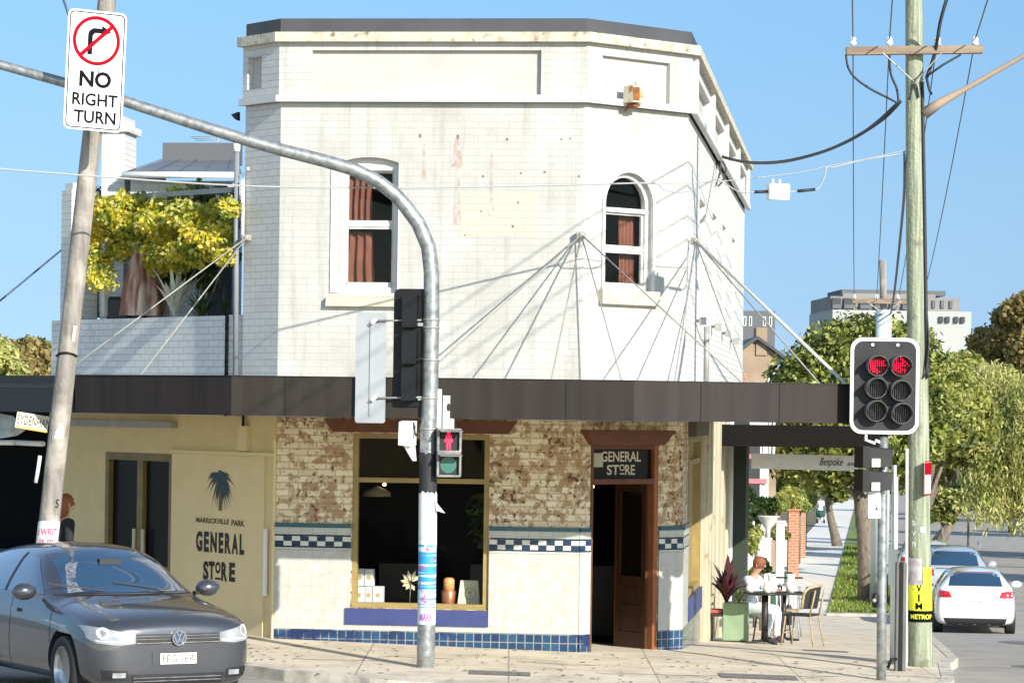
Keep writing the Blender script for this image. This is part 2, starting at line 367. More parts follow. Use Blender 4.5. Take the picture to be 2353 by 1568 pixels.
wire_grey = mat('grey_cable', (.32,.33,.33), rough=.6)
wire_blue = mat('line_wire', (.06,.09,.13), rough=.5)
rod_grey = mat('tie_rod_paint', (.34,.33,.29), (.26,.25,.22), scale=4, rough=.7)
porcelain = mat('porcelain', (.75,.76,.80), rough=.2)
concrete = mat('footpath_concrete', (.47,.42,.33), (.37,.33,.26), scale=1.1, rough=.85, bump=.25, bscale=80, lo=.35, hi=.7, c3=(.29,.26,.22), s3=2.4, l3=.60, h3=.70)
kerb_m = mat('kerb_concrete', (.66,.60,.50), (.34,.31,.26), scale=4, rough=.85, bump=.3, bscale=50)
asphalt = mat('asphalt', (.40,.36,.305), (.29,.265,.23), scale=1.4, rough=.9, bump=.5, bscale=90, lo=.35, hi=.7, c3=(.30,.28,.25), s3=30, l3=.60, h3=.70)
grass_m = mat('verge_grass', (.10,.17,.03), (.26,.29,.08), scale=2.6, rough=.9, bump=.6, bscale=60, lo=.35, hi=.7)
soil = mat('distant_ground', (.10,.12,.05), (.15,.14,.07), scale=.1, rough=.95)
# ---------------- terrain ----------------
U = Vector((.1184, .993, 0)); Q = Vector((.993, -.1184, 0)); P3v = Vector((2.223, 38.18, 0))
def street(s, q): return P3v + U * s + Q * q
def fz(X, Y):
    d = Vector((X, Y, 0)) - P3v; s = min(max(0.0, d.dot(U)), 360)
    s2 = max(0, s - 0.0)
    return .024 - .0235 * min(6, max(-8, X)) - .053 * min(s2, 27) - .018 * max(0, s - 27)
def rz(X, Y): return fz(X, Y) - .13 + .10 * min(1, max(0, (33.0 - Y) / 3.0))
def gridmesh(name, rows, zf, m, kind='structure', flip=False):
    """rows: list of equal-length lists of (X,Y)"""
    n = len(rows[0]); vs = [(p[0], p[1], zf(p[0], p[1])) for r_ in rows for p in r_]
    fs = [(i * n + j, i * n + j + 1, (i + 1) * n + j + 1, (i + 1) * n + j) for i in range(len(rows) - 1) for j in range(n - 1)]
    mb = MB().add(vs, fs); o = mb.build(name, m)
    bm = bmesh.new(); bm.from_mesh(o.data); bmesh.ops.recalc_face_normals(bm, faces=bm.faces)
    if sum(f.normal.z for f in bm.faces) < 0: bmesh.ops.reverse_faces(bm, faces=bm.faces)
    bm.to_mesh(o.data); bm.free()
    tag(o, kind=kind); return o
ys = [-60, -30, 0, 15, 25, 30, 34, 38.2, 41, 45, 50, 56, 62, 65.5, 75, 90, 110, 140, 180, 240, 320, 420, 700, 1500, 4000]
xs = [-2500, -600, -200, -80, -40, -20, -8, -4, 0, 3, 6, 10, 20, 40, 80, 200, 600, 2500]
gridmesh('ground', [[(x, y) for x in xs] for y in ys], lambda x, y: rz(x, y) - .35, soil)
ss = [-75, -55, -40, -30, -20, -12, -9, -8, -7, -6, -5, -4, -2, 0, 2, 4, 8, 12, 16, 20, 24, 27, 30, 40, 55, 75, 100, 140, 200, 300, 420]
qs = [-60, -40, -25, -15, -10, -6, -3, 0, 2, 3.45, 5, 7, 9, 11, 13, 20, 30, 60]
gridmesh('road', [[street(s, q)[:2] for q in qs] for s in ss], rz, asphalt)
foot_m = brickmat('footpath_slabs', (.70,.61,.47), (.65,.565,.435), (.36,.31,.245), bw=1.7, bh=1.5, ms=.012, offset=0, bump=.2, bdist=.01, stain=(.42,.37,.29), sscale=1.3, slo=.46, shi=.72, stain2=(.26,.23,.19), s2=4.5, l2=.60, h2=.78, rough=.9)
K = [(-13.24, 46.16), (-8.8, 40.77), (-6.25, 37.66), (-4.0, 34.92), (-3.08, 33.85), (-2.4, 33.1), (-1.46, 32.5), (.5, 31.9), (2.5, 31.8), (4.0, 32.4), (4.8, 33.6), (5.15, 35.2), (5.42, 37.4)]
I_ = [(-8, 50), (-5, 45), (-3.5, 43), (-2.4, 40.5), (-2.0, 40), (-1.2, 39.6), (-.5, 39.5), (.3, 39.5), (.8, 39.6), (1.1, 39.8), (1.2, 40), (1.3, 40.2), (1.4, 40.5)]
sK = [2, 5, 8, 12, 16, 20, 24, 27, 30, 31.6]
for s in sK: K.append(street(s, 3.45)[:2]); I_.append(street(s, -1.2)[:2])
rows = [[(k[0] + (i[0] - k[0]) * t / 8, k[1] + (i[1] - k[1]) * t / 8) for t in range(9)] for k, i in zip(K, I_)]
gridmesh('footpath', rows, fz, foot_m)
sP = [31.6, 40, 50, 62, 80, 100, 130, 170, 230, 300]
path_m = brickmat('path_slabs', (.78,.74,.66), (.74,.70,.62), (.45,.42,.37), bw=1.5, bh=1.5, ms=.012, offset=0, bump=.2, stain=(.62,.58,.50), sscale=1.3, slo=.5, shi=.8, rough=.9)
gridmesh('path', [[street(s, q)[:2] for q in (-.6, 0, .8, 1.5)] for s in sP], lambda x, y: fz(x, y) + .004, path_m)
gridmesh('verge', [[street(s, q)[:2] for q in (1.5, 2.2, 2.9, 3.45)] for s in sP], lambda x, y: fz(x, y) + .03, grass_m)
gridmesh('opposite_verge', [[street(s, q)[:2] for q in (13.2, 16, 30, 60)] for s in [10, 20, 27, 40, 60, 100, 200, 300]], lambda x, y: fz(x, y) + .02, grass_m)
gridmesh('garden_ground', [[street(s, q)[:2] for q in (-60, -30, -10, -3, -.6)] for s in [19, 27, 40, 60, 100, 200, 300]], lambda x, y: fz(x, y) + .01, soil)
Kall = K + [tuple(street(s, 3.45)[:2]) for s in sP[1:]]
mb = MB()
def offs(pts, d):
    o = []
    for i, p in enumerate(pts):
        a = Vector(pts[max(0, i - 1)]); b = Vector(pts[min(len(pts) - 1, i + 1)]); t = (b - a).normalized()
        o.append((p[0] + t.y * d, p[1] - t.x * d))
    return o
ka = offs(Kall, 0.0); kb = offs(Kall, .15)
for i in range(len(ka) - 1):
    a0, a1, b0, b1 = ka[i], ka[i + 1], kb[i], kb[i + 1]
    t = lambda p, e=.006: (p[0], p[1], fz(*p) + e)
    bt = lambda p: (p[0], p[1], rz(*p) - .03)
    mb.quad(t(a0), t(b0, 0), t(b1, 0), t(a1)); mb.quad(t(b0, 0), bt(b0), bt(b1), t(b1, 0)); mb.quad(t(a0), t(a1), (a1[0], a1[1], fz(*a1) - .02), (a0[0], a0[1], fz(*a0) - .02))
tag(mb.build('kerb', kerb_m, fixn=True), kind='structure')
mb = MB()
for s0 in (30.6,):
    for q0, q1, w_ in ((1.5, 3.4, .5),):
        a, b, c, d = street(s0, q0), street(s0, q1), street(s0 + w_, q1), street(s0 + w_, q0)
        for p in (a, b, c, d): p.z = fz(p.x, p.y)
        mb.hexa([a, b, c, d] + [p + Vector((0, 0, .05)) for p in (a, b, c, d)])
tag(mb.build('path_edging', kerb_m), kind='structure')

# worn asphalt patches, pit lids and a gutter strip of dirt
def flatpatch(name, pts, zf, m, lift=.004):
    return MB().poly(lambda a, b, o: Vector((a, b, zf(a, b) + lift)), pts).build(name, m)
lid_m = mat('pit_lid_metal', (.16, .15, .14), (.24, .22, .19), scale=9, rough=.7, bump=.3)
for cx_, cy_, w_, d_, lb in ((-.1, 33.6, .35, .25, 'grey rectangular pit lid in the footpath right of the steel pole'), (2.9, 34.4, .45, .3, 'larger grey pit lid in the footpath near the corner'), (4.3, 40.2, .3, .3, 'square pit lid in the footpath beside the cafe table')):
    o = flatpatch('pit_lid', [(cx_ - w_, cy_ - d_), (cx_ + w_, cy_ - d_), (cx_ + w_, cy_ + d_), (cx_ - w_, cy_ + d_)], fz, lid_m, .006); tag(o, lb, 'pit lid')
rr = random.Random(12)
for k in range(7):
    x0 = -2.5 + k * 1.15 + rr.uniform(-.3, .3); y0 = 33.0 + rr.uniform(0, 2.4); pts = [(x0, y0)]
    for i in range(6): x0 += rr.uniform(.08, .3); y0 += rr.uniform(-.12, .14); pts.append((x0, y0))
    mb = MB()
    for a, b in zip(pts, pts[1:]): mb.beam((a[0], a[1], fz(*a) + .003), (b[0], b[1], fz(*b) + .003), .012, .002)
    tag(mb.build('pavement_crack', MATS['black_matt']), kind='structure')

# ---------------- the corner building ----------------
P0 = (-3.471, 38.01); P1 = (-2.97, 37.403); P2 = (.865, 37.0); P3 = (2.223, 38.18); P4 = (4.349, 56.0)
A = Face(P1, (P2[0] - P1[0], P2[1] - P1[1]), (-.1045, -.9945)); A.n = Vector((A.d.y, -A.d.x, 0))
B = Face(P2, (P3[0] - P2[0], P3[1] - P2[1]), (1, -1)); B.n = Vector((B.d.y, -B.d.x, 0))
Cf = Face(P3, (P4[0] - P3[0], P4[1] - P3[1]), (1, 0)); Cf.n = Vector((Cf.d.y, -Cf.d.x, 0))
Lf = Face(P0, (P1[0] - P0[0], P1[1] - P0[1]), (-1, -1)); Lf.n = Vector((Lf.d.y, -Lf.d.x, 0))
LA = (Vector(P1) - Vector(P0)).length; AA = (Vector(P2) - Vector(P1)).length; BB = (Vector(P3) - Vector(P2)).length; CC = (Vector(P4) - Vector(P3)).length
zA = lambda py: A.at(980, py)[1]
z_ft, z_fb, z_cb, z_st, z_sb = zA(43.5), zA(77), zA(99), zA(221), zA(236)
z_can_t, z_can_b = 3.36, 2.91
bld = thing('corner_shop_building', 'two storey white painted brick corner shop with tiled ground floor and dark canopy', 'building', (P2[0], P2[1], 0))
def part(name, mb, m, parent=None, label=None, **k): return mb.build(name, m, parent or bld, label, **k)
plan = [P0, P1, P2, P3, P4]; back = [(1.6, 57.5), (1.2, 43.0)]
def band(mb, pts, out, z0, z1, inner=0.0, closed=False):
    """mitred band along the plan polyline, standing 'out' proud of the wall"""
    n = len(pts); O = []; In = []
    for i, p in enumerate(pts):
        p = Vector(p)
        d1 = (p - Vector(pts[i - 1])).normalized() if i > 0 else None
        d2 = (Vector(pts[i + 1]) - p).normalized() if i < n - 1 else None
        if d1 is None: d1 = d2
        if d2 is None: d2 = d1
        n1 = Vector((d1.y, -d1.x)); n2 = Vector((d2.y, -d2.x)); m_ = (n1 + n2); m_ = m_ / m_.dot(n1)
        O.append(p + m_ * out); In.append(p + m_ * inner)
    for i in range(n - 1):
        a, b, c, d = In[i], In[i + 1], O[i], O[i + 1]
        mb.hexa([(c.x, c.y, z0), (d.x, d.y, z0), (b.x, b.y, z0), (a.x, a.y, z0), (c.x, c.y, z1), (d.x, d.y, z1), (b.x, b.y, z1), (a.x, a.y, z1)])
    return mb
# upper walls with openings
za = z_can_b - .02
w1 = [A.at(776, 672), A.at(912, 672), A.at(912, 374)] ; c_ = A.at(845, 361); w1t = A.at(776, 374)
seg = [];
sL, zbot = w1[0]; sR = w1[1][0]; zsp = w1[2][1]; ztop = c_[1]
for i in range(9):
    t = i / 8; s = sR + (sL - sR) * t; seg.append((s, zsp + (ztop - zsp) * (1 - (2 * t - 1) ** 2)))
win1 = [(sL, zbot), (sR, zbot)] + seg
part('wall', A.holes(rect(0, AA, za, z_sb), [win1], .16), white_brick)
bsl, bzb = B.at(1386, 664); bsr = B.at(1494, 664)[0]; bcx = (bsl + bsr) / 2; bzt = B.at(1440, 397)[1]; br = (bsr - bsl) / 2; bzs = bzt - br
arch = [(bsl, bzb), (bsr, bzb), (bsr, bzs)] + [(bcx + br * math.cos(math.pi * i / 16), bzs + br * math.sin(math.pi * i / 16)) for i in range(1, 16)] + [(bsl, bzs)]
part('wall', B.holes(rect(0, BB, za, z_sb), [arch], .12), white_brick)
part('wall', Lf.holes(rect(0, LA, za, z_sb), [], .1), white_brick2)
slots = []
for x0, x1, yt, yb in ((1608, 1621, 455, 726), (1637, 1647, 488, 742), (1660, 1668, 515, 756), (1682, 1689, 545, 772)):
    a0, zt_ = Cf.at(x0, yt); a1 = Cf.at(x1, yt)[0]; zb_ = Cf.at(x0, yb)[1]
    slots.append(rect(a0, min(a1, CC - .2), max(zb_, 3.8), zt_))
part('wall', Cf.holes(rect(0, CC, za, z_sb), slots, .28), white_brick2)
for h in slots: part('blind_window', MB().fbox(Cf, h[0][0] - .01, h[1][0] + .01, h[0][1] - .01, h[2][1] + .01, -.31, -.275), white_paint)
# frieze, its recessed panels
part('wall', A.holes(rect(-.0205, AA + .0205, z_sb, z_fb), [rect(A.at(718, 218)[0], A.at(1243, 218)[0], A.at(980, 218)[1], A.at(980, 117)[1])], .07, out=.05), white_brick)
a0, zt_ = B.at(1378, 128); a1 = B.at(1533, 145)[0]; zb_ = B.at(1533, 243)[1]
part('wall', B.holes(rect(-.0205, BB + .0195, z_sb, z_fb), [rect(a0, a1, zb_, zt_)], .07, out=.05), white_brick)
part('wall', Lf.holes(rect(0, LA + .0205, z_sb, z_fb), [rect(.0 + .10, .42, z_st + .12, z_cb - .14)], .09, out=.05), white_brick2)
cp = [rect(.5 + k * 4.35, .5 + k * 4.35 + 3.8, z_st + .1, z_cb - .15) for k in range(4)]
part('wall', Cf.holes(rect(-.0195, CC, z_sb, z_fb), cp, .1, out=.05), white_brick2)
mb = MB(); zc = lambda h: (h[0][1] - .02, h[2][1] + .02)
mb.fbox(A, A.at(718, 218)[0] - .02, A.at(1243, 218)[0] + .02, A.at(980, 218)[1] - .02, A.at(980, 117)[1] + .02, -.06, -.018)
mb.fbox(B, a0 - .02, a1 + .02, zb_ - .02, zt_ + .02, -.06, -.018)
mb.fbox(Lf, .08, .44, z_st + .10, z_cb - .12, -.1, -.038)
for h in cp: mb.fbox(Cf, h[0][0] - .02, h[1][0] + .02, h[0][1] - .02, h[2][1] + .02, -.12, -.048)
part('frieze_panel', mb, smooth_panel)
part('string_course', band(MB(), plan, .115, z_sb, z_st, .04), white_paint)
part('cornice', band(MB(), plan, .15, z_cb, z_fb, .04), cream_trim)
for k in range(5): part('pilaster', MB().fbox(Cf, .12 + k * 4.3, .42 + k * 4.3, z_st, z_cb, .052, .11), white_paint)
part('roof_flashing', band(MB(), [(P0[0] + .02, P0[1])] + plan[1:], .03, z_fb, z_ft, -.35), flash)
mb = MB(); mb.poly(lambda a, b, o: Vector((a, b, o)), [P0, P1, P2, P3, P4] + back, z_fb - .05, z_fb - .15)
part('roof', mb, flash)
mb = MB()
for a, b in zip([P4] + back, back + [P0]):
    mb.quad((a[0], a[1], za), (b[0], b[1], za), (b[0], b[1], z_fb), (a[0], a[1], z_fb))
part('rear_wall', mb, white_brick2)
# windows upstairs
def room(F, s0, s1, z0, z1, d0, d1, m, parent):
    mb = MB(); p = F.pt
    a = [p(s0, z0, -d0), p(s1, z0, -d0), p(s1, z1, -d0), p(s0, z1, -d0)]; b = [p(s0, z0, -d1), p(s1, z0, -d1), p(s1, z1, -d1), p(s0, z1, -d1)]
    mb.add(a + b, [(4, 5, 6, 7), (0, 1, 5, 4), (1, 2, 6, 5), (2, 3, 7, 6), (3, 0, 4, 7)])
    return part('room', mb, m, parent)
def frame(mb, F, s0, s1, z0, z1, w_, o0, o1):
    mb.fbox(F, s0, s1, z0, z0 + w_, o0, o1); mb.fbox(F, s0, s1, z1 - w_, z1, o0, o1)
    mb.fbox(F, s0, s0 + w_, z0 + w_, z1 - w_, o0, o1); mb.fbox(F, s1 - w_, s1, z0 + w_, z1 - w_, o0, o1)
    return mb
def curt(F, s0, s1, z0, z1, out, amp=.03, n=40, taper=0.0, waves=5):
    mb = MB(); vs = []
    for j in range(9):
        z = z0 + (z1 - z0) * j / 8
        for i in range(n + 1):
            t = i / n; a = s0 + (s1 - s0 + taper * (1 - j / 8)) * t
            vs.append(F.pt(a, z, out + amp * math.sin(t * waves * 6.283 + .7 * math.sin(j * .6)) * (1 - .3 * j / 8)))
    mb.add(vs, [(j * (n + 1) + i, j * (n + 1) + i + 1, (j + 1) * (n + 1) + i + 1, (j + 1) * (n + 1) + i) for j in range(8) for i in range(n)], 0, True)
    return mb
fr = part('window', frame(MB(), A, sL + .002, sR - .002, zbot + .002, zsp - .02, .07, -.20, -.10), white_paint)
mb = MB()
arc2 = [(sR, zsp - .025), (sR, zsp)] + seg[1:-1] + [(sL, zsp), (sL, zsp - .025)]
mb.poly(A.pt, arc2, -.19, -.12)
part('arched_head', mb, white_paint, fr)
ia, ib, ic, id_ = sL + .07, sR - .07, zbot + .07, zsp - .09
mr = A.at(840, 519)[1]
mb = frame(MB(), A, ia, ib, ic, mr, .03, -.185, -.15); mb.fbox(A, ia, ib, ic + .03, ic + .07, -.185, -.15)
mb.fbox(A, ia, ib, mr, mr + .05, -.185, -.14)
frame(mb, A, ia, ib, mr + .05, id_, .03, -.195, -.16)
part('sash', mb, grey_sash, fr)
mb = MB().quad(A.pt(ia, ic, -.178), A.pt(ib, ic, -.178), A.pt(ib, id_, -.178), A.pt(ia, id_, -.178)); part('pane', mb, win_glass, fr)
cm = A.at(845, 600)[0]
part('curtain', curt(A, ia, cm, mr - .02, id_ + .02, -.29, taper=.0, waves=4), curtain, fr)
part('curtain', curt(A, ia, cm, ic - .05, mr - .06, -.29, taper=.06, waves=3), curtain, fr)
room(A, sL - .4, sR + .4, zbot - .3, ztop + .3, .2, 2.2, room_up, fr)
mb = MB(); s0_, z1_ = A.at(750, 675); s1_ = A.at(935, 675)[0]; z0_ = A.at(840, 704)[1]
p = [A.pt(s0_, z0_, .0), A.pt(s1_, z0_, .0), A.pt(s1_, z1_, .0), A.pt(s0_, z1_, .0)]
mb.hexa([A.pt(s0_, z0_, .09), A.pt(s1_, z0_, .09), A.pt(s1_, z0_, -.02), A.pt(s0_, z0_, -.02), A.pt(s0_ + .01, z1_ - .04, .09), A.pt(s1_ - .01, z1_ - .04, .09), A.pt(s1_ - .04, z1_, -.1), A.pt(s0_ + .04, z1_, -.1)])
part('sill', mb, sill_cream)
mb = MB(); hs = .06
mb.fbox(A, sL - .10, sL - .003, zbot, zsp, .001, .018); mb.fbox(A, sR + .003, sR + .012, zbot, zsp, .001, .018)
part('window_surround', mb, white_paint)
# arched window on the chamfer
fw = .055; inner = lambda k: [(bcx + (br - k) * math.cos(math.pi * i / 16), bzs + (br - k) * math.sin(math.pi * i / 16)) for i in range(17)]
fr = part('window', MB(), white_paint)
def ring(mb, F, o1, o2, t0, t1):
    n = len(o1)
    for i in range(n - 1):
        a, b, c, d = o1[i], o1[i + 1], o2[i], o2[i + 1]
        mb.hexa([F.pt(*a, t1), F.pt(*b, t1), F.pt(*b, t0), F.pt(*a, t0), F.pt(*c, t1), F.pt(*d, t1), F.pt(*d, t0), F.pt(*c, t0)])
    return mb
bpy.data.objects.remove(fr, do_unlink=True)
mb = MB(); ring(mb, B, inner(0.002), inner(fw), -.14, -.06)
zt1, zt0 = B.at(1440, 476)[1], B.at(1440, 488)[1]
mb.fbox(B, bsl + .002, bsr - .002, zt0, zt1 - .01, -.14, -.055)
mb.fbox(B, bsl + .002, bsl + fw, bzb, zt0, -.14, -.06); mb.fbox(B, bsr - fw, bsr - .002, bzb, zt0, -.14, -.06); mb.fbox(B, bsl + fw, bsr - fw, bzb, bzb + .06, -.14, -.06)
mb.fbox(B, bsl + .002, bsl + fw, zt1 - .01, bzs, -.14, -.06); mb.fbox(B, bsr - fw, bsr - .002, zt1 - .01, bzs, -.14, -.06)
fr = part('window', mb, white_paint)
zm = B.at(1440, 575)[1]; a0, a1 = bsl + fw, bsr - fw
mb = frame(MB(), B, a0, a1, bzb + .06, zm, .035, -.125, -.09); mb.fbox(B, a0, a1, zm, zm + .035, -.125, -.085); frame(mb, B, a0, a1, zm + .035, zt0, .03, -.135, -.10)
part('sash', mb, grey_sash, fr)
mb = MB(); mb.quad(B.pt(a0, bzb, -.12), B.pt(a1, bzb, -.12), B.pt(a1, zt0, -.12), B.pt(a0, zt0, -.12))
arcp = [(a1, zt1), ] + [(x, z) for x, z in inner(fw) if z > zt1] + [(a0, zt1)]; mb.poly(B.pt, arcp, -.12)
part('pane', mb, win_glass, fr)
cx0 = B.at(1450, 600)[0]
part('curtain', curt(B, cx0, a1 - .03, bzb, zt0, -.24, amp=.02, waves=4), curtain, fr)
room(B, bsl - .2, bsr + .15, bzb - .3, bzt + .2, .16, 1.6, room_up, fr)
mb = MB(); ring(mb, B, [(bcx + (br + .005) * math.cos(math.pi * i / 16), bzs + (br + .005) * math.sin(math.pi * i / 16)) for i in range(17)], [(bcx + (br + .05) * math.cos(math.pi * i / 16), bzs + (br + .05) * math.sin(math.pi * i / 16)) for i in range(17)], .001, .03)
mb.fbox(B, bsr + .005, bsr + .05, bzb, bzs, .001, .03); mb.fbox(B, bsl - .05, bsl - .005, bzb, bzs, .001, .03)
part('window_surround', mb, white_paint)
mb = MB(); s0_, z1_ = B.at(1374, 680); s1_ = B.at(1506, 680)[0]; z0_ = B.at(1440, 701)[1]
mb.fbox(B, s0_, s1_, z0_, bzb - .005, -.1, .09); part('sill', mb, sill_cream, bevel=.01)
# scars, holes and rust streaks on the upper wall
rustp = mat('rust_plug', (.20, .16, .12), rough=.9)
for px, py, w_, h_ in ((965, 312, .03, .05), (1052, 314, .03, .05), (1165, 320, .03, .03), (1110, 405, .02, .03), (1197, 398, .02, .02), (1190, 465, .02, .03), (1290, 320, .02, .02), (1310, 318, .02, .02), (1178, 520, .03, .03), (1105, 485, .02, .02), (1252, 395, .03, .02), (1330, 405, .02, .03), (1068, 540, .02, .02)):
    s, z = A.at(px, py)
    if s < AA - .05: part('wall_plug', MB().fbox(A, s - w_ / 2, s + w_ / 2, z - h_ / 2, z + h_ / 2, .001, .006), rustp)
mb = MB()
for px, py, w_, h_ in ((1050, 318, .16, .36), (1052, 352, .10, .9), (1130, 350, .07, .8), (975, 330, .06, .5)):
    s, z = A.at(px, py)
    n = 14; pts = [(s + (w_ / 2) * (.25 + .75 * i / n) * (1 + .15 * math.sin(i * 2.1)), z - h_ * i / n) for i in range(n + 1)] + [(s - (w_ / 2) * (.25 + .75 * i / n) * (1 + .15 * math.cos(i * 1.7)), z - h_ * i / n) for i in range(n, -1, -1)]
    mb.poly(A.pt, pts, .0015 + .0006 * (px % 7))
part('rust_streak', mb, mat('rust_streak', (.36, .29, .24), (.44, .42, .39), scale=9, rough=.8, lo=.4, hi=.6))
s0_, zt_ = A.at(1056, 440); s1_, zb_ = A.at(1237, 545)
rr = random.Random(4); pts = []
for i in range(12): pts.append((s0_ + (s1_ - s0_) * i / 12, zb_ + rr.uniform(-.01, .02)))
for i in range(8): pts.append((s1_ + rr.uniform(-.01, .01), zb_ + (zt_ - zb_) * i / 8))
for i in range(12): pts.append((s1_ + (s0_ - s1_) * i / 12, zt_ + rr.uniform(-.01, .01)))
for i in range(8): pts.append((s0_ + rr.uniform(-.01, .01), zt_ + (zb_ - zt_) * i / 8))
mb = MB(); mb.poly(A.pt, pts, .0022)
part('paint_patch', mb, brickmat('cream_paint_patch', (.52, .48, .385), (.50, .46, .37), (.42, .39, .32), ms=.005, bump=.5))

# ---- ground floor ----
z_tile = zA(1206); z_g0 = -.25
gw = [A.at(806, 1392), A.at(1120, 1392)]; gs0, gs1 = gw[0][0], gw[1][0]; gz0 = zA(1398); gz1 = zA(996)
part('wall', A.holes(rect(-.0, AA, z_g0, za), [rect(gs0, gs1, gz0, gz1)], .13, out=-.012), worn_brick)
ds0 = B.at(1356, 1250)[0]; ds1 = B.at(1510, 1250)[0]; dz1 = B.at(1430, 1022)[1]; dz0 = -.07
part('wall', B.holes([(0, z_g0), (ds0, z_g0), (ds0, dz1), (ds1, dz1), (ds1, z_g0), (BB, z_g0), (BB, za), (0, za)], [], .13, out=-.012), worn_brick)
mb = MB(); mb.fbox(B, ds0 - .001, ds0 + .0, z_g0, dz1, -.15, -.013); mb.fbox(B, ds1, ds1 + .001, z_g0, dz1, -.15, -.013); part('door_reveal', mb, worn_brick)
cw0, cw1 = Cf.at(1581, 1200)[0], Cf.at(1608, 1200)[0]; cwz0 = Cf.at(1580, 1372)[1]; cwz1 = Cf.at(1578, 1003)[1]
part('wall', Cf.holes(rect(0, cw1 + .12, z_g0 - .2, za), [rect(cw0, cw1, cwz0, cwz1)], .12, out=-.012), worn_brick)
part('wall', Cf.holes(rect(cw1 + .12, CC, z_g0 - 1.2, za), [], .12, out=-.005), cream_wall)
# dado: tiles standing 12 mm proud
z_ck1, z_ck0, z_bt = zA(1232), zA(1261), zA(1449)
def dado(F, s0, s1, top, zlow=z_g0, blue=None):
    if s1 - s0 < .01: return
    bt = blue if blue is not None else z_bt
    if top > z_tile - .01:
        part('tile_band', MB().fbox(F, s0, s1, z_ck1 + .004, z_tile - .05, .0, .012), tile_grey)
        part('tile_capping', MB().fbox(F, s0, s1, z_tile - .05, z_tile, .0, .03), tile_teal)
        part('tile_capping', MB().fbox(F, s0, s1, z_ck0 - .03, z_ck0 - .003, .0, .018), tile_grey)
        mb = MB(); n = max(1, round((s1 - s0) / .106)); cw = (s1 - s0) / n; ch = (z_ck1 - z_ck0 - .034) / 2
        for i in range(n):
            for j in range(2):
                a = s0 + i * cw; z = z_ck0 + .016 + j * ch
                mb.fbox(F, a + .002, a + cw - .002, z + .002, z + ch - .002, 0, .012, (i + j) % 2)
        mb.fbox(F, s0, s1, z_ck0, z_ck0 + .015, 0, .013, 0); mb.fbox(F, s0, s1, z_ck1 - .016, z_ck1, 0, .013, 0)
        part('chequer_band', mb, [tile_navy, tile_white])
        part('wall_tiles', MB().fbox(F, s0, s1, bt, z_ck0 - .033, 0, .012), tile_cream)
    else:
        part('wall_tiles', MB().fbox(F, s0, s1, bt, top, 0, .012), tile_cream)
    part('plinth_tiles', MB().fbox(F, s0, s1, zlow, bt - .003, 0, .014), tile_blue)
bs0, bs1 = A.at(793, 1405)[0], A.at(1120, 1410)[0]
dado(A, .0, gs0 - .01, z_tile); dado(A, gs1 + .01, AA, z_tile)
dado(A, gs0 - .01, gs1 + .01, A.at(950, 1436)[1]);
dado(B, 0, ds0, z_tile); dado(B, ds1 + .02, BB, z_tile)
dado(Cf, 0, cw0 - .05, z_tile, z_g0 - .3, z_bt); dado(Cf, cw0 - .05, cw1 + .1, cwz0 - .32, z_g0 - .3)
part('sill_panel', MB().fbox(A, bs0, bs1, A.at(950, 1436)[1] + .003, gz0 - .004, .0, .035), blue_sill)
part('sill_panel', MB().fbox(Cf, cw0 - .04, cw1 + .08, cwz0 - .30, cwz0 - .004, .0, .04), blue_sill)
# shop window
mb = frame(MB(), A, gs0 + .002, gs1 - .002, gz0 + .002, gz1 - .002, .065, -.14, -.03)
ztr = zA(1104); mb.fbox(A, gs0 + .067, gs1 - .067, ztr - .03, ztr + .03, -.13, -.035)
fr = part('shop_window', mb, gold_paint)
mb = MB().quad(A.pt(gs0 + .06, gz0 + .06, -.09), A.pt(gs1 - .06, gz0 + .06, -.09), A.pt(gs1 - .06, gz1 - .06, -.09), A.pt(gs0 + .06, gz1 - .06, -.09))
part('pane', mb, shop_glass, fr)
l0, lz1 = A.at(745, 961); l1 = A.at(1189, 961)[0]; lz0 = A.at(980, 994)[1]
mb = MB(); mb.hexa([A.pt(l0 + .12, lz0, .07), A.pt(l1 - .12, lz0, .07), A.pt(l1 - .12, lz0, -.05), A.pt(l0 + .12, lz0, -.05), A.pt(l0, lz1, .07), A.pt(l1, lz1, .07), A.pt(l1, lz1, -.05), A.pt(l0, lz1, -.05)])
part('lintel', mb, brown_lintel)
l0, lz1 = B.at(1338, 990); l1 = B.at(1533, 990)[0]; lz0 = dz1 + .004
mb = MB(); mb.hexa([B.pt(l0 + .12, lz0, .08), B.pt(l1 - .12, lz0, .08), B.pt(l1 - .12, lz0, -.02), B.pt(l0 + .12, lz0, -.02), B.pt(l0, lz1 - .03, .11), B.pt(l1, lz1 - .03, .11), B.pt(l1, lz1 - .03, -.02), B.pt(l0, lz1 - .03, -.02)])
mb.fbox(B, l0 - .02, l1 + .02, lz1 - .03, lz1 + .02, -.02, .13)
part('lintel', mb, brown_lintel)
# display ledge and interior
def plate(name, pts, z0, z1, m): part(name, MB().poly(lambda a, b, o: Vector((a, b, o)), pts, z0, z1), m)
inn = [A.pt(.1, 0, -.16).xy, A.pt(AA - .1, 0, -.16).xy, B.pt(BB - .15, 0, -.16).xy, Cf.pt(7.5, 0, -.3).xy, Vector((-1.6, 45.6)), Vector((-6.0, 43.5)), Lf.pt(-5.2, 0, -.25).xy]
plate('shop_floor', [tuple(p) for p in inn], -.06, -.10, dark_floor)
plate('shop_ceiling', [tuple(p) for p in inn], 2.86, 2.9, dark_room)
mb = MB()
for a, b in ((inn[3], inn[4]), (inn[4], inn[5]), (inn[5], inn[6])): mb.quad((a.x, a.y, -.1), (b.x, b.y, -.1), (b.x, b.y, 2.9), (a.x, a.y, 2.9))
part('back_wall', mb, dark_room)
part('display_ledge', MB().fbox(A, gs0 - .1, gs1 + .1, gz0 - .03, gz0 + .03, -.75, -.142), dark_floor)
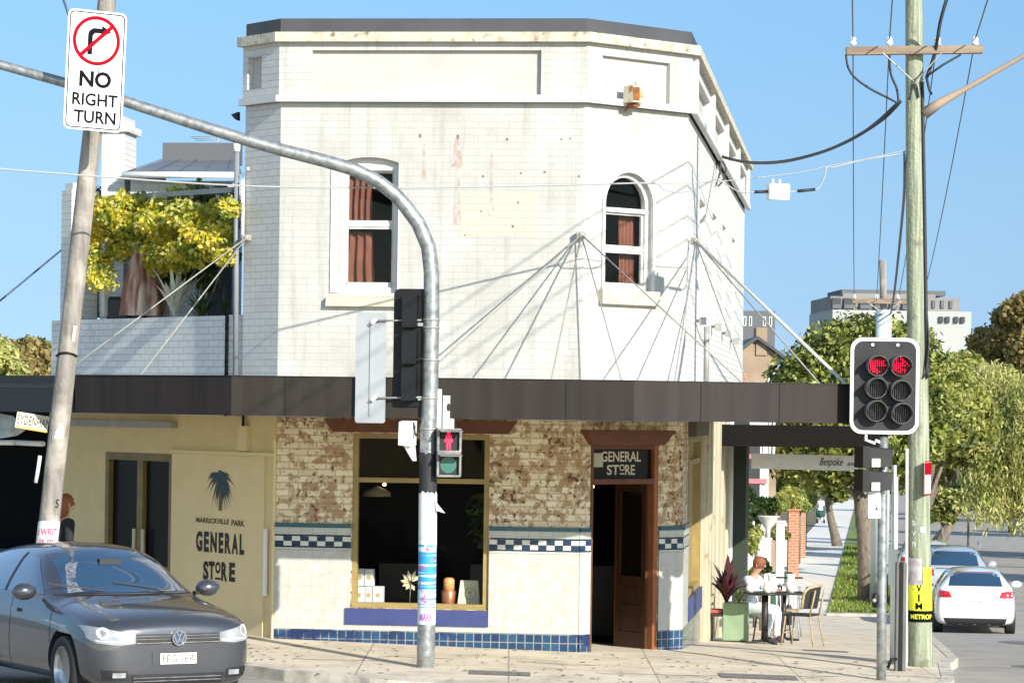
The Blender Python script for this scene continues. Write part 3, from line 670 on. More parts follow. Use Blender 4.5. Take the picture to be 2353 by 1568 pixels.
for k in range(3): part('counter', MB().box(-1.8 + k * 1.25, -1.0 + k * 1.25, 40.6, 41.1, -.06, .9), dark_floor, bevel=.01)
# door frame, transom, leaf
jw = .075
mb = MB(); mb.fbox(B, ds0 + .002, ds0 + .04, -.06, dz1 - .002, -.12, -.0); mb.fbox(B, ds0 + .04, ds1 - .002 - jw, dz1 - .05, dz1 - .002, -.12, -.0)
ztb = B.at(1430, 1106)[1]; mb.fbox(B, ds0 + .04, ds1 - jw, ztb - .03, ztb + .035, -.12, .01)
fr = part('door_frame', mb, brown_lintel)
part('jamb', MB().fbox(B, ds1 - jw, ds1 - .002, -.06, dz1 - .002, -.12, .005), orange_timber, fr)
part('threshold', MB().fbox(B, ds0, ds1, -.17, -.05, -.2, .03), kerb_m)
mb = MB().quad(B.pt(ds0 + .04, ztb + .03, -.06), B.pt(ds1 - jw, ztb + .03, -.06), B.pt(ds1 - jw, dz1 - .05, -.06), B.pt(ds0 + .04, dz1 - .05, -.06))
part('transom_light', mb, mat('dark_transom_glass', (.008, .005, .004), rough=.3, spec=.2), fr)
gold_letter = mat('pale_lettering', (.52, .47, .36), rough=.6)
mb = MB()
def bat(px, py): return B.at(px, py, -.055)
(a, z1_), (b, z0_) = bat(1381, 1036), bat(1472, 1060); text_mb('GENERAL', B.pt, a, b, z0_, z1_, .003, .02, mb, t0=-.058)
(a, z1_), (b, z0_) = bat(1394, 1067), bat(1422, 1090); text_mb('ST', B.pt, a, b, z0_, z1_, .003, .02, mb, t0=-.058)
(a, z1_), (b, z0_) = bat(1423, 1066), bat(1435, 1081); text_mb('O', B.pt, a, b, z0_, z1_, .003, .02, mb, t0=-.058)
(a, z1_), (b, z0_) = bat(1436, 1067), bat(1458, 1090); text_mb('RE', B.pt, a, b, z0_, z1_, .003, .02, mb, t0=-.058)
(a, z1_), (b, z0_) = bat(1424, 1086), bat(1434, 1089); mb.fbox(B, a, b, z0_, z1_, -.058, -.055)
part('lettering', mb, gold_letter, fr)
mb = MB(); (a, z1_), (b, z0_) = bat(1362, 1040), bat(1385, 1072); mb.fbox(B, a, b, z0_, z1_, -.058, -.0565)
part('notice', mb, mat('notice_paper', (.40, .40, .30), rough=.8), fr)
# leaf: hinged at the right jamb, opened inwards
hp = B.pt(ds1 - jw - .01, 0, -.1); LW = .66; ang = R(97)
ld = (-B.d * math.cos(ang) - B.n * math.sin(ang)).normalized(); ln = Vector((ld.y, -ld.x, 0))
Df = Face((hp.x, hp.y), ld.xy, ln.xy)
ht = ztb - .04; mb = MB()
for a, b, c, d in ((0, .1, -.05, ht), (LW - .1, LW, -.05, ht), (.1, LW - .1, -.05, .18), (.1, LW - .1, .45, .53), (.1, LW - .1, .80, .90), (.1, LW - .1, ht - .1, ht)): mb.fbox(Df, a, b, c, d, -.02, .02)
mb.fbox(Df, .1, LW - .1, .18, .45, -.008, .008); mb.fbox(Df, .1, LW - .1, .53, .80, -.008, .008)
mb.fbox(Df, .16, LW - .16, .24, .39, -.014, .014); mb.fbox(Df, .16, LW - .16, .59, .74, -.014, .014)
dl = part('door', mb, timber_door)
part('pane', MB().fbox(Df, .1, LW - .1, .9, ht - .1, -.004, .004), mat('door_glass_dark', (.01, .008, .007), rough=.08), dl)
mb = MB(); mb.fbox(Df, LW, LW + .012, -.05, ht, -.021, .021); part('door_edge', mb, orange_timber, dl)
part('handle', MB().ball(Df.pt(LW - .05, .98, .05), .03, 6), mat('brass', (.5, .35, .1), rough=.3, metal=1), dl)
# side window and cream posts on the side street
mb = frame(MB(), Cf, cw0 + .002, cw1 - .002, cwz0 + .002, cwz1 - .002, .08, -.13, -.0); mb.fbox(Cf, cw0 + .08, cw1 - .08, 2.3, 2.38, -.1, -.01)
fr = part('shop_window', mb, gold_paint)
part('blind', MB().fbox(Cf, cw0 + .08, cw1 - .08, cwz0 + .08, cwz1 - .08, -.12, -.1), gold_paint, fr)
part('lintel', MB().fbox(Cf, cw0 - .1, cw1 + .12, cwz1 + .005, cwz1 + .3, -.05, .1), mat('dark_grey_lintel', (.10, .085, .07), rough=.8))
post_m = mat('cream_weatherboard', (.50, .45, .33), (.42, .37, .26), scale=3, rough=.8, stretch=(3, 3, .5), c3=(.25, .2, .14), s3=4, l3=.62, h3=.72)
c0 = cw1 + .14; rr = random.Random(8)
c1_ = Cf.at(1660, 1200)[0]; k = 0
while c0 < c1_:
    w_ = .22 + .06 * k; mb = MB().fbox(Cf, c0, min(c0 + w_, c1_), -1.2, za, .0, .05 + .05 * (k % 2)); part('pilaster', mb, post_m); c0 += w_ + .01 + .12 * (k % 2); k += 1
mb = MB().tube([Cf.pt(c1_ + .4, -1.0, .1), Cf.pt(c1_ + .4, 2.9, .1)], .05, 8); part('downpipe', mb, white_metal)
mb = MB().fbox(Cf, c1_ + .7, c1_ + 1.9, -1.4, 2.88, .0, .35); part('side_bay', mb, mat('dark_green_paint', (.02, .03, .022), rough=.6))

# ---- left street frontage (cream render) ----
le = Lf.at(112, 1100)[0]
Lz = lambda py: Lf.at(300, py)[1]
d0, d1 = Lf.at(242, 1200)[0], Lf.at(394, 1200)[0]; dzt = Lf.at(318, 1040)[1]
part('wall', Lf.holes([(le, -.4), (d0, -.4), (d0, dzt), (d1, dzt), (d1, -.4), (LA, -.4), (LA, za), (le, za)], [], .1, out=.0), cream_wall)
mb = MB(); 
mb.fbox(Lf, d0 + .002, d0 + .09, -.05, dzt - .002, -.14, .012); mb.fbox(Lf, d1 - .06, d1 - .002, -.05, dzt - .002, -.14, .012); mb.fbox(Lf, d0 + .09, d1 - .06, dzt - .10, dzt - .002, -.14, .012)
mid = Lf.at(320, 1200)[0]; mb.fbox(Lf, mid - .07, mid + .07, -.05, dzt - .1, -.12, .0)
mb.fbox(Lf, d0 + .09, mid - .07, -.05, .1, -.12, .0); mb.fbox(Lf, mid + .07, d1 - .06, -.05, .1, -.12, .0); mb.fbox(Lf, mid + .07, d1 - .06, .82, .87, -.12, .0)
fr = part('double_door', mb, mat('olive_frame', (.20, .15, .05), (.15, .115, .04), scale=5, rough=.5))
part('pane', MB().fbox(Lf, d0 + .09, d1 - .06, .1, dzt - .1, -.07, -.062), mat('door_pane_dark', (.006, .006, .006), rough=.25, spec=.15), fr)
mb = MB(); mb.fbox(Lf, mid - .13, mid - .08, .95, 1.35, .005, .03); mb.fbox(Lf, mid + .09, mid + .14, .95, 1.35, .005, .03); part('push_plate', mb, gold_letter, fr)
# sign panel
ps0, pzt = Lf.at(399, 1041); ps1 = Lf.at(612, 1041)[0]
sp = part('sign_panel', MB().fbox(Lf, ps0, ps1, -.02, pzt, .0, .03), cream_panel)
LT = lambda px, py: Lf.at(px, py, .03)
letter_black = mat('letter_black', (.02, .018, .016), rough=.7)
mb = MB()
def tl(t, x0, y0, x1, y1, bold=.03):
    (a, za_), (b, zb_) = LT(x0, y0), LT(x1, y1); text_mb(t, Lf.pt, a, b, zb_, za_, .004, bold, mb, t0=.03)
def ty(px): return (px - 451) * .105
for i, (c, x0, x1) in enumerate((('G', 451, 465), ('E', 469, 480), ('N', 484, 498), ('E', 503, 513), ('R', 517, 530), ('A', 533, 547), ('L', 551, 561))):
    tl(c, x0, 1218 + ty(x0) * .75, x1, 1266 + ty(x0) * .75 + 0, .05)
for c, x0, x1 in (('S', 467, 479), ('T', 480, 493), ('R', 509, 522), ('E', 527, 540)): tl(c, x0, 1286 + ty(x0) * .6, x1, 1331 + ty(x0) * .6, .05)
tl('O', 495, 1289, 507, 1317, .05)
(a, z1_), (b, z0_) = LT(494, 1325), LT(507, 1331); mb.fbox(Lf, a, b, z0_, z1_, .03, .034)
part('lettering', mb, letter_black, sp, 'bold black words GENERAL STORE')
mb = MB(); tl('MARRICKVILLE', 451, 1187, 526, 1204, .03); tl('PARK', 532, 1193, 562, 1209, .03)
part('lettering', mb, mat('letter_brown', (.10, .06, .03), rough=.7), sp, 'small brown words MARRICKVILLE PARK')
# palm emblem
mbT = MB(); mbF = MB()
pc, pz = LT(506, 1095); pb, pbz = LT(506, 1172)
mbT.poly(Lf.pt, [(pb - .035, pbz), (pb + .035, pbz), (pb + .022, pz), (pb - .022, pz)], .0305, .034)
part('palm_trunk_emblem', mbT, mat('emblem_olive', (.12, .09, .03), rough=.7), sp)
rr = random.Random(5)
for k in range(30):
    an = math.pi * (-.42 + 1.84 * k / 29); ln_ = rr.uniform(.20, .29) * (1.0 if .1 < an < 3.0 else .9); pts = []; q = []
    for j in range(7):
        t = j / 6; x = math.cos(an) * ln_ * t * 1.25; z = math.sin(an) * ln_ * t * 1.05 - .20 * t * t
        wd = .024 * math.sin(math.pi * min(1, t + .12)) + .002
        pts.append((pc + x - wd * math.sin(an), pz + z + wd * abs(math.cos(an)))); q.append((pc + x + wd * math.sin(an), pz + z - wd * abs(math.cos(an))))
    for j in range(6): mbF.add([Lf.pt(*pts[j], .035 + k * .0001), Lf.pt(*pts[j + 1], .035 + k * .0001), Lf.pt(*q[j + 1], .035 + k * .0001), Lf.pt(*q[j], .035 + k * .0001)], [(0, 1, 2, 3)])
part('palm_crown_emblem', mbF, mat('emblem_navy', (.03, .06, .085), rough=.7), sp)
# trims and pipes on the cream wall
part('panel_batten', MB().fbox(Lf, ps0 - .03, LA - .02, pzt + .003, pzt + .05, .0, .05), cream_panel)
part('ledge', MB().fbox(Lf, le, Lf.at(408, 968)[0], Lf.at(300, 980)[1], Lf.at(300, 966)[1], .0, .12), galv_dull)
jx = Lf.at(624, 1300)[0]
part('conduit', MB().fbox(Lf, Lf.at(613, 1300)[0], Lf.at(618, 1300)[0], .62, 1.47, .03, .06), white_metal)
part('corner_bead', MB().fbox(Lf, LA - .03, LA + .0, -.05, 2.6, .0, .035), cream_panel)
part('electrical_box', MB().fbox(Lf, Lf.at(556, 1000)[0], Lf.at(575, 1000)[0], Lf.at(560, 1034)[1], Lf.at(560, 978)[1], .0, .07), cream_panel)
part('conduit', MB().tube([Lf.pt(Lf.at(566, 975)[0], 2.55, .05), Lf.pt(Lf.at(566, 975)[0], 2.9, .05)], .02, 6), black)

# ---- balcony ----
bp0 = Lf.at(516, 800)[0]; bpL = Lf.at(118, 800)[0]; zpt = Lf.at(330, 730)[1]
mb = Lf.holes(rect(bpL, bp0, za, zpt), [], .1, out=.0)
mb.quad(Lf.pt(bpL, zpt, 0), Lf.pt(bp0, zpt, 0), Lf.pt(bp0, zpt, -.25), Lf.pt(bpL, zpt, -.25)); mb.quad(Lf.pt(bpL, za, 0), Lf.pt(bpL, zpt, 0), Lf.pt(bpL, zpt, -.25), Lf.pt(bpL, za, -.25)); mb.quad(Lf.pt(bpL, za, -.25), Lf.pt(bpL, zpt, -.25), Lf.pt(bp0, zpt, -.25), Lf.pt(bp0, za, -.25))
part('balcony_parapet', mb, parapet_brick)
part('balcony_return', MB().fbox(Lf, bp0, -.0, za, zpt + .01, -.3, -.06), parapet_brick)
pl0, pl1 = Lf.at(137, 700)[0], Lf.at(160, 700)[0]; pzt_ = Lf.at(148, 437)[1]
part('balcony_pier', MB().fbox(Lf, pl0, pl1, za, pzt_, -.45, -.01), white_brick2)
mb = MB().fbox(Lf, pl0 + .02, pl1 - .04, pzt_, pzt_ + .1, -.4, -.05); part('pier_cap', mb, white_paint)
part('balcony_floor', MB().fbox(Lf, le, .0, za - .1, za + .25, -5.2, -.26), concrete)
RW = Face((-6.0, 43.6), A.d.xy, A.n.xy); RR = Face((-6.0, 46.0), A.d.xy, A.n.xy)
def rw(px, py, F=RW): return F.at(px, py)
xr = rw(545, 700)[0]; x0_ = rw(205, 700)[0]; rwz = rw(400, 412)[1]
part('rear_wing_wall', MB().fbox(RW, rw(296, 700)[0], xr, za, rwz - .02, -.3, 0), white_brick2)
part('rear_wing_wall', MB().fbox(RW, rw(236, 700)[0], rw(296, 700)[0], za, rw(250, 560)[1], -.3, -.1), white_brick2)
part('balcony_shade_panel', MB().fbox(RW, rw(478, 700)[0], rw(532, 700)[0], za + .2, rw(500, 595)[1], .005, .05), mat('shade_panel_grey', (.05, .05, .055), rough=.6))  # dark panel painted in for the shaded end of the balcony
e0, ez = rw(292, 412)[0], rwz + .06; (k0, kz) = rw(373, 368, RR); k1 = rw(545, 368, RR)[0]
g1, g2 = RW.pt, RR.pt
mb = MB(); mb.add([g1(e0, ez, .25), g1(xr + .1, ez, .25), g2(k1, kz, 0), g2(k0, kz, 0)], [(0, 1, 2, 3)])
mb.add([g1(e0, ez, .25), g2(k0, kz, 0), g2(e0 - .1, ez, -2)], [(0, 1, 2)])
n = 26
for i in range(n):
    t_ = i / n; a = g1(e0 + (xr - e0) * t_, ez + .015, .25); b = g2(k0 + (k1 - k0) * t_, kz + .015, 0); (mb.beam(a, b, .02, .006) if i % 6 == 0 else None)
part('metal_roof', mb, mat('grey_metal_roof', (.15, .155, .165), (.12, .125, .135), scale=2, rough=.5))
part('roof_screen', MB().fbox(RR, k0, k1, kz - .05, rw(450, 328, RR)[1], -.4, -.002), mat('roof_screen_grey', (.11, .112, .12), rough=.7))
part('gutter', MB().tube([g1(e0, ez - .02, .3), g1(xr, ez - .02, .3)], .05, 8), white_metal)
c0_, c1c = rw(234, 350)[0], rw(287, 350)[0]; chz, czz = rw(262, 268)[1], rw(262, 303)[1]
chm = part('chimney', MB().fbox(RW, c0_, c1c, za + .5, czz, -.72, .0), white_brick2)
mb = MB().fbox(RW, c0_ - .06, c1c + .06, czz, czz + .1, -.78, .06); mb.fbox(RW, c0_ + .03, c1c - .02, czz + .1, chz, -.7, -.03)
part('chimney_cap', mb, white_brick2, chm)
# pipes
def lpt(px, py, out=0): s, z = Lf.at(px, py, out); return Lf.pt(s, z, out)
part('downpipe', MB().tube([lpt(544, 348, .06), lpt(541, 862, .06)], .035, 10), mat('grey_pvc', (.22, .23, .25), rough=.5))
part('pipe_cap', MB().tube([lpt(544, 330, .06), lpt(544, 349, .06)], .045, 10), white_metal)
part('conduit', MB().tube([lpt(558, 412, .05), lpt(557, 545, .05)], .025, 8), white_metal)
mb = MB().tube([lpt(565, 395, .03), lpt(556, 405, .05)], .01, 6); mb.ball(lpt(570, 388, .05), .025, 6); part('bracket', mb, white_metal)
mb = MB().poly(lambda a, b, o: Lf.pt(a, b, o), [Lf.at(538, 264), Lf.at(553, 258), Lf.at(553, 278), Lf.at(546, 274)], .01, .05); part('gutter_bracket', mb, black)
# wall-mounted floodlights on the side
for i, (x, y) in enumerate(((1613, 737), (1649, 750), (1672, 765), (1690, 783))):
    s, z = Cf.at(x, y, .1)
    mb = MB().fbox(Cf, s - .09, s + .09, z - .05, z + .05, .06, .15); mb.beam(Cf.pt(s, z, .0), Cf.pt(s, z, .07), .04, .04)
    part('floodlight', mb, galv_dull)
mb = MB().tube([Cf.pt(Cf.at(1617, 800)[0], 3.3, .04), Cf.pt(Cf.at(1617, 750)[0], Cf.at(1617, 750)[1], .04)], .04, 8); part('downpipe', mb, galv_dull)
# rusty floodlight on the chamfer
s, z = B.at(1459, 217, .2)
mb = MB(); mb.fbox(B, s - .13, s + .11, z - .11, z + .10, .12, .30, 0); mb.fbox(B, s - .13, s - .02, z - .09, z + .08, .301, .306, 1)
mb.tube([B.pt(s + .03, z + .09, .2), B.pt(s + .03, z + .19, .24)], .045, 10, mi=0); mb.beam(B.pt(s, z - .14, .05), B.pt(s, z - .14, .24), .12, .03, mi=1); mb.beam(B.pt(s - .04, z - .2, .05), B.pt(s - .04, z - .1, .24), .02, .02, mi=1)
part('flood_lamp', mb, [mat('rusty_white', (.66, .58, .44), (.40, .16, .05), scale=7, rough=.7, lo=.55, hi=.65), mat('rust', (.30, .10, .02), (.15, .06, .02), scale=14, rough=.9)])

# ---- canopy ----
def cpt(px, Y): q = P(px, 900, Y); return (q.x, q.y)
F0 = (-3.25, 34.25); fd = Vector((.9945, -.1045))
def hitx(px, o, d):
    u = (px - 1176) / FPX; t = (u * o[1] - o[0]) / (d[0] - u * d[1]); return (o[0] + d[0] * t, o[1] + d[1] * t)
F1 = hitx(1456, F0, fd); F2 = hitx(1957, F1, (math.cos(R(20)), math.sin(R(20)))); F3 = (F2[0] + .1184 * 7, F2[1] + .993 * 7)
dl_ = Vector((-.776, .63)); F00 = hitx(172, F0, dl_)
def fasc(name, a, b, m, t=.06, z0=z_can_b, z1=z_can_t):
    a = Vector(a); b = Vector(b); d = (b - a).normalized(); n = Vector((-d.y, d.x)) * t
    mb = MB(); mb.hexa([(a.x, a.y, z0), (b.x, b.y, z0), (b.x + n.x, b.y + n.y, z0), (a.x + n.x, a.y + n.y, z0), (a.x, a.y, z1), (b.x, b.y, z1), (b.x + n.x, b.y + n.y, z1), (a.x + n.x, a.y + n.y, z1)])
    return part(name, mb, m)
fasc('canopy_fascia', F00, F0, fascia_b); fasc('canopy_fascia', F0, F1, fascia); fasc('canopy_fascia', F1, F2, fascia_b); fasc('canopy_fascia', F2, F3, fascia_b)
ins = lambda p, dx=0, d=.075: (p[0] + dx, p[1] + d)
cpoly = [ins(F00, .05), ins(F0), ins(F1), ins(F2, -.09, .1), ins(F3, -.09), tuple(Cf.pt(6.0, 0, 0).xy), P3, P2, P1, tuple(Lf.pt(Lf.at(172, 900)[0], 0, 0).xy)]
sh = lambda p: (p[0], p[1])
mb = MB().poly(lambda a, b, o: Vector((a, b, o)), cpoly, z_can_b + .02, z_can_b + .07); part('canopy_soffit', mb, soffit)
mb = MB().poly(lambda a, b, o: Vector((a, b, o)), [ins(F00, .05), ins(F0), ins(F1), ins(F2, -.09, .1), ins(F3, -.09), tuple(Cf.pt(6.0, 0, .01).xy), tuple(Cf.pt(0.02, 0, .01).xy), tuple(B.pt(0, 0, .01).xy), tuple(A.pt(0, 0, .01).xy), tuple(Lf.pt(Lf.at(172, 900)[0], 0, .02).xy)], z_can_t - .06, z_can_t - .09); part('canopy_roof', mb, galv_dull)
mb = MB()
for a, b in ((F00, F0), (F0, F1), (F1, F2)):
    mb.beam((a[0], a[1] + .02, z_can_t + .006), (b[0], b[1] + .02, z_can_t + .006), .05, .012)
part('canopy_capping', mb, black)
for fx in (655, 990, 1300, 1610, 1790):
    o_, d_ = (F0, fd) if fx <= 1456 else (F1, Vector(F2) - Vector(F1)); q_ = hitx(fx, o_, d_)
    part('fascia_joint', MB().box(q_[0] - .006, q_[0] + .006, q_[1] - .006, q_[1] + .004, z_can_b + .002, z_can_t - .002), black)
# tie rods from wall plates to the canopy edge
tzz = z_can_t - .02
def fpt(px, inset=.15):
    for o, d, lim in ((F0, fd, F1), (F1, Vector(F2) - Vector(F1), F2)):
        q = hitx(px, o, d)
        if px <= 1456 or lim is F2: return Vector((q[0], q[1] + inset, tzz))
def lfp(px, inset=.15):
    q = hitx(px, F0, dl_); return Vector((q[0] + inset, q[1] + inset, tzz))
aL = lpt(566, 546, .06); aA = Vector((P2[0] - .03, P2[1] - .1, A.at(1309, 540)[1])); aC = Cf.pt(Cf.at(1580, 553)[0] + .02, Cf.at(1580, 553)[1], .1)
rods = [(aL, lfp(100)), (aL, lfp(285)), (aA, fpt(960)), (aA, fpt(1265)), (aA, fpt(1430)), (aA, fpt(1712)),
        (aC, fpt(1550)), (aC, fpt(1890)), (aC, fpt(1720))]
for a, b in rods: part('tie_rod', MB().tube([a, b], .0095, 6), rod_grey)
part('awning_strut', MB().tube([aC, fpt(1952)], .022, 8), mat('pale_strut', (.62, .60, .53), rough=.6))
for q in (aL, aA, aC):
    mb = MB().ball(q, .04, 6); mb.box(q.x - .06, q.x + .06, q.y - .01, q.y + .08, q.z - .04, q.z + .04); part('anchor_plate', mb, rod_grey, bevel=.01)
# ---------------- helpers for street furniture ----------------
def frame_fn(c, dx, up):
    dx = Vector(dx).normalized(); up = Vector(up); up = (up - dx * up.dot(dx)).normalized(); n = dx.cross(up)   # n towards the camera
    c = Vector(c)
    return lambda a, b, o=0: c + dx * a + up * b + n * o
def rrect(x0, x1, y0, y1, r, n=5):
    pts = []
    for cx, cy, a0 in ((x1 - r, y0 + r, -90), (x1 - r, y1 - r, 0), (x0 + r, y1 - r, 90), (x0 + r, y0 + r, 180)):
        for i in range(n + 1):
            a = R(a0 + 90 * i / n); pts.append((cx + r * math.cos(a), cy + r * math.sin(a)))
    return pts
def circ(cx, cy, r, n=28): return [(cx + r * math.cos(2 * math.pi * i / n), cy + r * math.sin(2 * math.pi * i / n)) for i in range(n)]
def annulus(mb, fn, A_, B_, t0, t1, mi=0):
    n = len(A_)
    for i in range(n):
        j = (i + 1) % n; a, b, c, d = A_[i], A_[j], B_[i], B_[j]
        mb.hexa([fn(*a, t1), fn(*b, t1), fn(*b, t0), fn(*a, t0), fn(*c, t1), fn(*d, t1), fn(*d, t0), fn(*c, t0)], mi)
    return mb
def cyl_fn(c, r):
    """s along the surface (0 = facing the camera), z up"""
    return lambda s, z, o=0: Vector((c(z)[0] + (r(z) + o) * math.sin(s / r(z)), c(z)[1] - (r(z) + o) * math.cos(s / r(z)), z))
def sleeve(fn, s0, s1, z0, z1, o=.004, ragged=0, n=14, mi=0, mb=None, seed=1):
    mb = mb or MB(); rr = random.Random(seed); vs = []
    for j in range(2):
        for i in range(n + 1):
            s = s0 + (s1 - s0) * i / n; z = (z0 if j == 0 else z1) + (rr.uniform(-ragged, ragged) if ragged else 0)
            vs.append(fn(s, z, o))
    return mb.add(vs, [(i, i + 1, n + 2 + i, n + 1 + i) for i in range(n)], mi, True)

# ---------------- mast-arm signal pole ----------------
MY = 34.0
mp = [(977, 1550), (978, 1500), (980, 1400), (982, 1271), (983, 1120), (984, 1003), (988, 885), (991, 712), (991, 625), (984, 567), (961, 513), (930, 472), (908, 447), (867, 416), (815, 390), (743, 369), (644, 344), (557, 319), (450, 286), (287, 233), (151, 191), (0, 149), (-120, 118)]
mpts = [P(x, y, MY - (0 if i < 9 else (i - 8) * .02)) for i, (x, y) in enumerate(mp)]
mrad = [.104, .103, .102, .100, .098, .096, .094, .092, .090, .088, .086, .084, .082, .080, .078, .076, .073, .070, .067, .063, .058, .053, .050]
mast = thing('mast_arm_pole', 'galvanised steel signal pole curving left into a long mast arm over the road', 'signal pole', (mpts[0].x, MY, fz(mpts[0].x, MY)))
mb = MB().tube(mpts, mrad, 20)
mast_tube = mb.build('pole', galv, mast)
mb = MB()
mc = P(977, 1545, MY)
MB().lathe([(.125, 0), (.125, .03), (.108, .09)], 20, Matrix.Translation((mc.x, mc.y, mc.z - .01))).build('base_collar', galv_dull, mast)
def maxis(z):
    for a, b in zip(mpts, mpts[1:]):
        if a.z <= z <= b.z and b.z > a.z: t = (z - a.z) / (b.z - a.z); q = a.lerp(b, t); return (q.x, q.y)
    return (mpts[0].x, mpts[0].y)
mz = lambda py: P(980, py, MY).z
mfn = cyl_fn(maxis, lambda z: .097 + .002)
o = sleeve(mfn, -.15, .15, mz(1132), mz(1040), .004, .02, seed=3).build('black_tape', mat('black_tape', (.02, .02, .022), rough=.7), mast)
paper_white = mat('torn_paper', (.72, .72, .70), (.50, .49, .47), scale=9, rough=.8, lo=.5, hi=.8)
o = thing('paper_poster', 'torn white paper pasted round the steel pole above the blue poster', 'poster', (mc.x, mc.y - .1, mz(1250)))
sleeve(mfn, -.15, .15, mz(1252), mz(1130), .006, .02, seed=5).build('sheet', paper_white, o)
fl = P(1000, 1150, MY - .08); MB().add([fl, P(1022, 1178, MY - .1), P(1003, 1172, MY - .1), P(996, 1135, MY - .09)], [(0, 1, 2, 3)]).build('loose_corner', paper_white, o)
blue_paper = mat('blue_poster_print', (.03, .28, .55), (.55, .70, .80), scale=2.6, rough=.6, stretch=(.5, .5, 9), lo=.48, hi=.56, c3=(.50, .10, .30), s3=16, l3=.60, h3=.64)
o = thing('blue_poster', 'faded blue and white printed poster wrapped round the steel pole', 'poster', (mc.x, mc.y - .1, mz(1430)))
sleeve(mfn, -.15, .15, mz(1392), mz(1246), .005, .006, seed=6).build('sheet', blue_paper, o)
mb = text_mb('We', mfn, -.055, .03, mz(1372), mz(1352), .002, .02, t0=.007); mb.build('lettering', sign_white, o)
o2 = thing('purple_poster', 'small white poster with purple print low on the steel pole', 'poster', (mc.x, mc.y - .1, mz(1430)))
sleeve(mfn, -.14, .14, mz(1432), mz(1394), .0065, .004, seed=7).build('sheet', paper_white, o2)
text_mb('MARK', mfn, -.075, .07, mz(1424), mz(1406), .002, .02, t0=.009).build('lettering', mat('purple_ink', (.35, .10, .45), rough=.7), o2)
mb = MB(); MB().poly(lambda a, b, o_: mfn(a, b, .004 + o_), circ(.0, mz(1498), .045, 14), 0).build('stencil_mark', mat('stencil_grey', (.12, .12, .11), rough=.8), mast)
# bands and bolts
for py in (734, 752, 826, 914, 985):
    c = maxis(mz(py)); MB().lathe([(.099, -.012), (.102, 0), (.099, .012)], 16, Matrix.Translation((c[0], c[1], mz(py)))).build('strap', galv_dull, mast)

# no right turn sign
sc = P(219, 163, 33.35)
sg = thing('no_right_turn_sign', 'white NO RIGHT TURN sign with red slashed circle on the mast arm', 'traffic sign', sc)
sf = frame_fn(sc, (math.cos(R(26)), math.sin(R(26)), -.03), (.026, 0, 1))
W2, H2 = .345, .675
su = lambda u, v: ((u - .5) * 2 * W2, (.5 - v) * 2 * H2)
MB().poly(sf, rrect(-W2, W2, -H2, H2, .07), -.004, .0).build('plate', sign_white, sg)
mb = annulus(MB(), sf, rrect(-W2 + .022, W2 - .022, -H2 + .022, H2 - .022, .055), rrect(-W2 + .034, W2 - .034, -H2 + .034, H2 - .034, .045), .0, .002); mb.build('border', sign_black, sg)
cc_ = su(.495, .25)
mb = annulus(MB(), sf, circ(*cc_, .278, 40), circ(*cc_, .238, 40), .0, .004); 
dr = Vector((.72, .70)).normalized(); dn = Vector((-dr.y, dr.x)) * .022; q = Vector(cc_)
mb.poly(sf, [tuple(q - dr * .25 - dn), tuple(q + dr * .25 - dn), tuple(q + dr * .25 + dn), tuple(q - dr * .25 + dn)], .0032, .006)
mb.build('red_circle', sign_red, sg)
x, y = cc_
ar = [(x - .10, y - .16), (x - .045, y - .16), (x - .045, y + .055), (x - .02, y + .085), (x + .06, y + .085), (x + .06, y + .045), (x + .17, y + .11), (x + .06, y + .175), (x + .06, y + .14), (x - .04, y + .14), (x - .085, y + .11), (x - .10, y + .07)]
MB().poly(sf, ar, .001, .003).build('turn_arrow', sign_black, sg)
mb = MB()
for t, u0, u1, v0, v1, b_ in (('NO', .235, .775, .505, .64, .035), ('RIGHT', .13, .90, .69, .795, .02), ('TURN', .17, .88, .835, .94, .02)):
    a, c = su(u0, v1), su(u1, v0); text_mb(t, sf, a[0], c[0], a[1], c[1], .003, b_, mb)
mb.build('lettering', sign_black, sg)
mb = MB()
for v in (.08, .97): a = su(.5, v); mb = MB().poly(sf, circ(*a, .012, 10), .0, .004); mb.build('bolt', galv_dull, sg)
MB().beam(sf(0, .0, -.01), sf(0, .0, -.01) + Vector((0, .1, .0)), .1, .06).build('clamp', galv_dull, sg)

# traffic light seen from behind, left of the pole
tb = P(940, 798, MY + .02)
tl_ = thing('traffic_light', 'black traffic light seen from behind, fixed to the left of the mast pole', 'traffic light', P(940, 935, MY))
tf = frame_fn(tb, (1, -.12, 0), (.0135, 0, 1))
px2 = lambda x, y: ((x - 940) / 200.0, -(y - 798) / 200.0)
a = px2(903, 934); b = px2(986, 663)
MB().poly(tf, rrect(a[0], b[0], a[1], b[1], .07), -.02, .0).build('backing_board', black, tl_)
for k in range(3):
    yc = .42 - k * .42
    MB().poly(tf, rrect(-.07, .10, yc - .19, yc + .19, .02), .0, .13).build('lamp_housing', black, tl_)
    m_ = Matrix.Translation(tf(-.02, yc, -.02)) @ Matrix.Rotation(R(-90), 4, 'X')
    mb = MB().tube([tf(-.04, yc, -.02), tf(-.08, yc, -.30)], .115, 16, cap=False); mb.build('visor', black, tl_)
MB().tube([P(915, 805, MY - .06), P(950, 828, MY - .08), P(972, 822, MY - .08)], .012, 6).build('cable', black_matt, tl_)
for py in (745, 915):
    MB().beam(P(960, py, MY), P(990, py, MY), .05, .04).build('bracket', galv_dull, tl_)
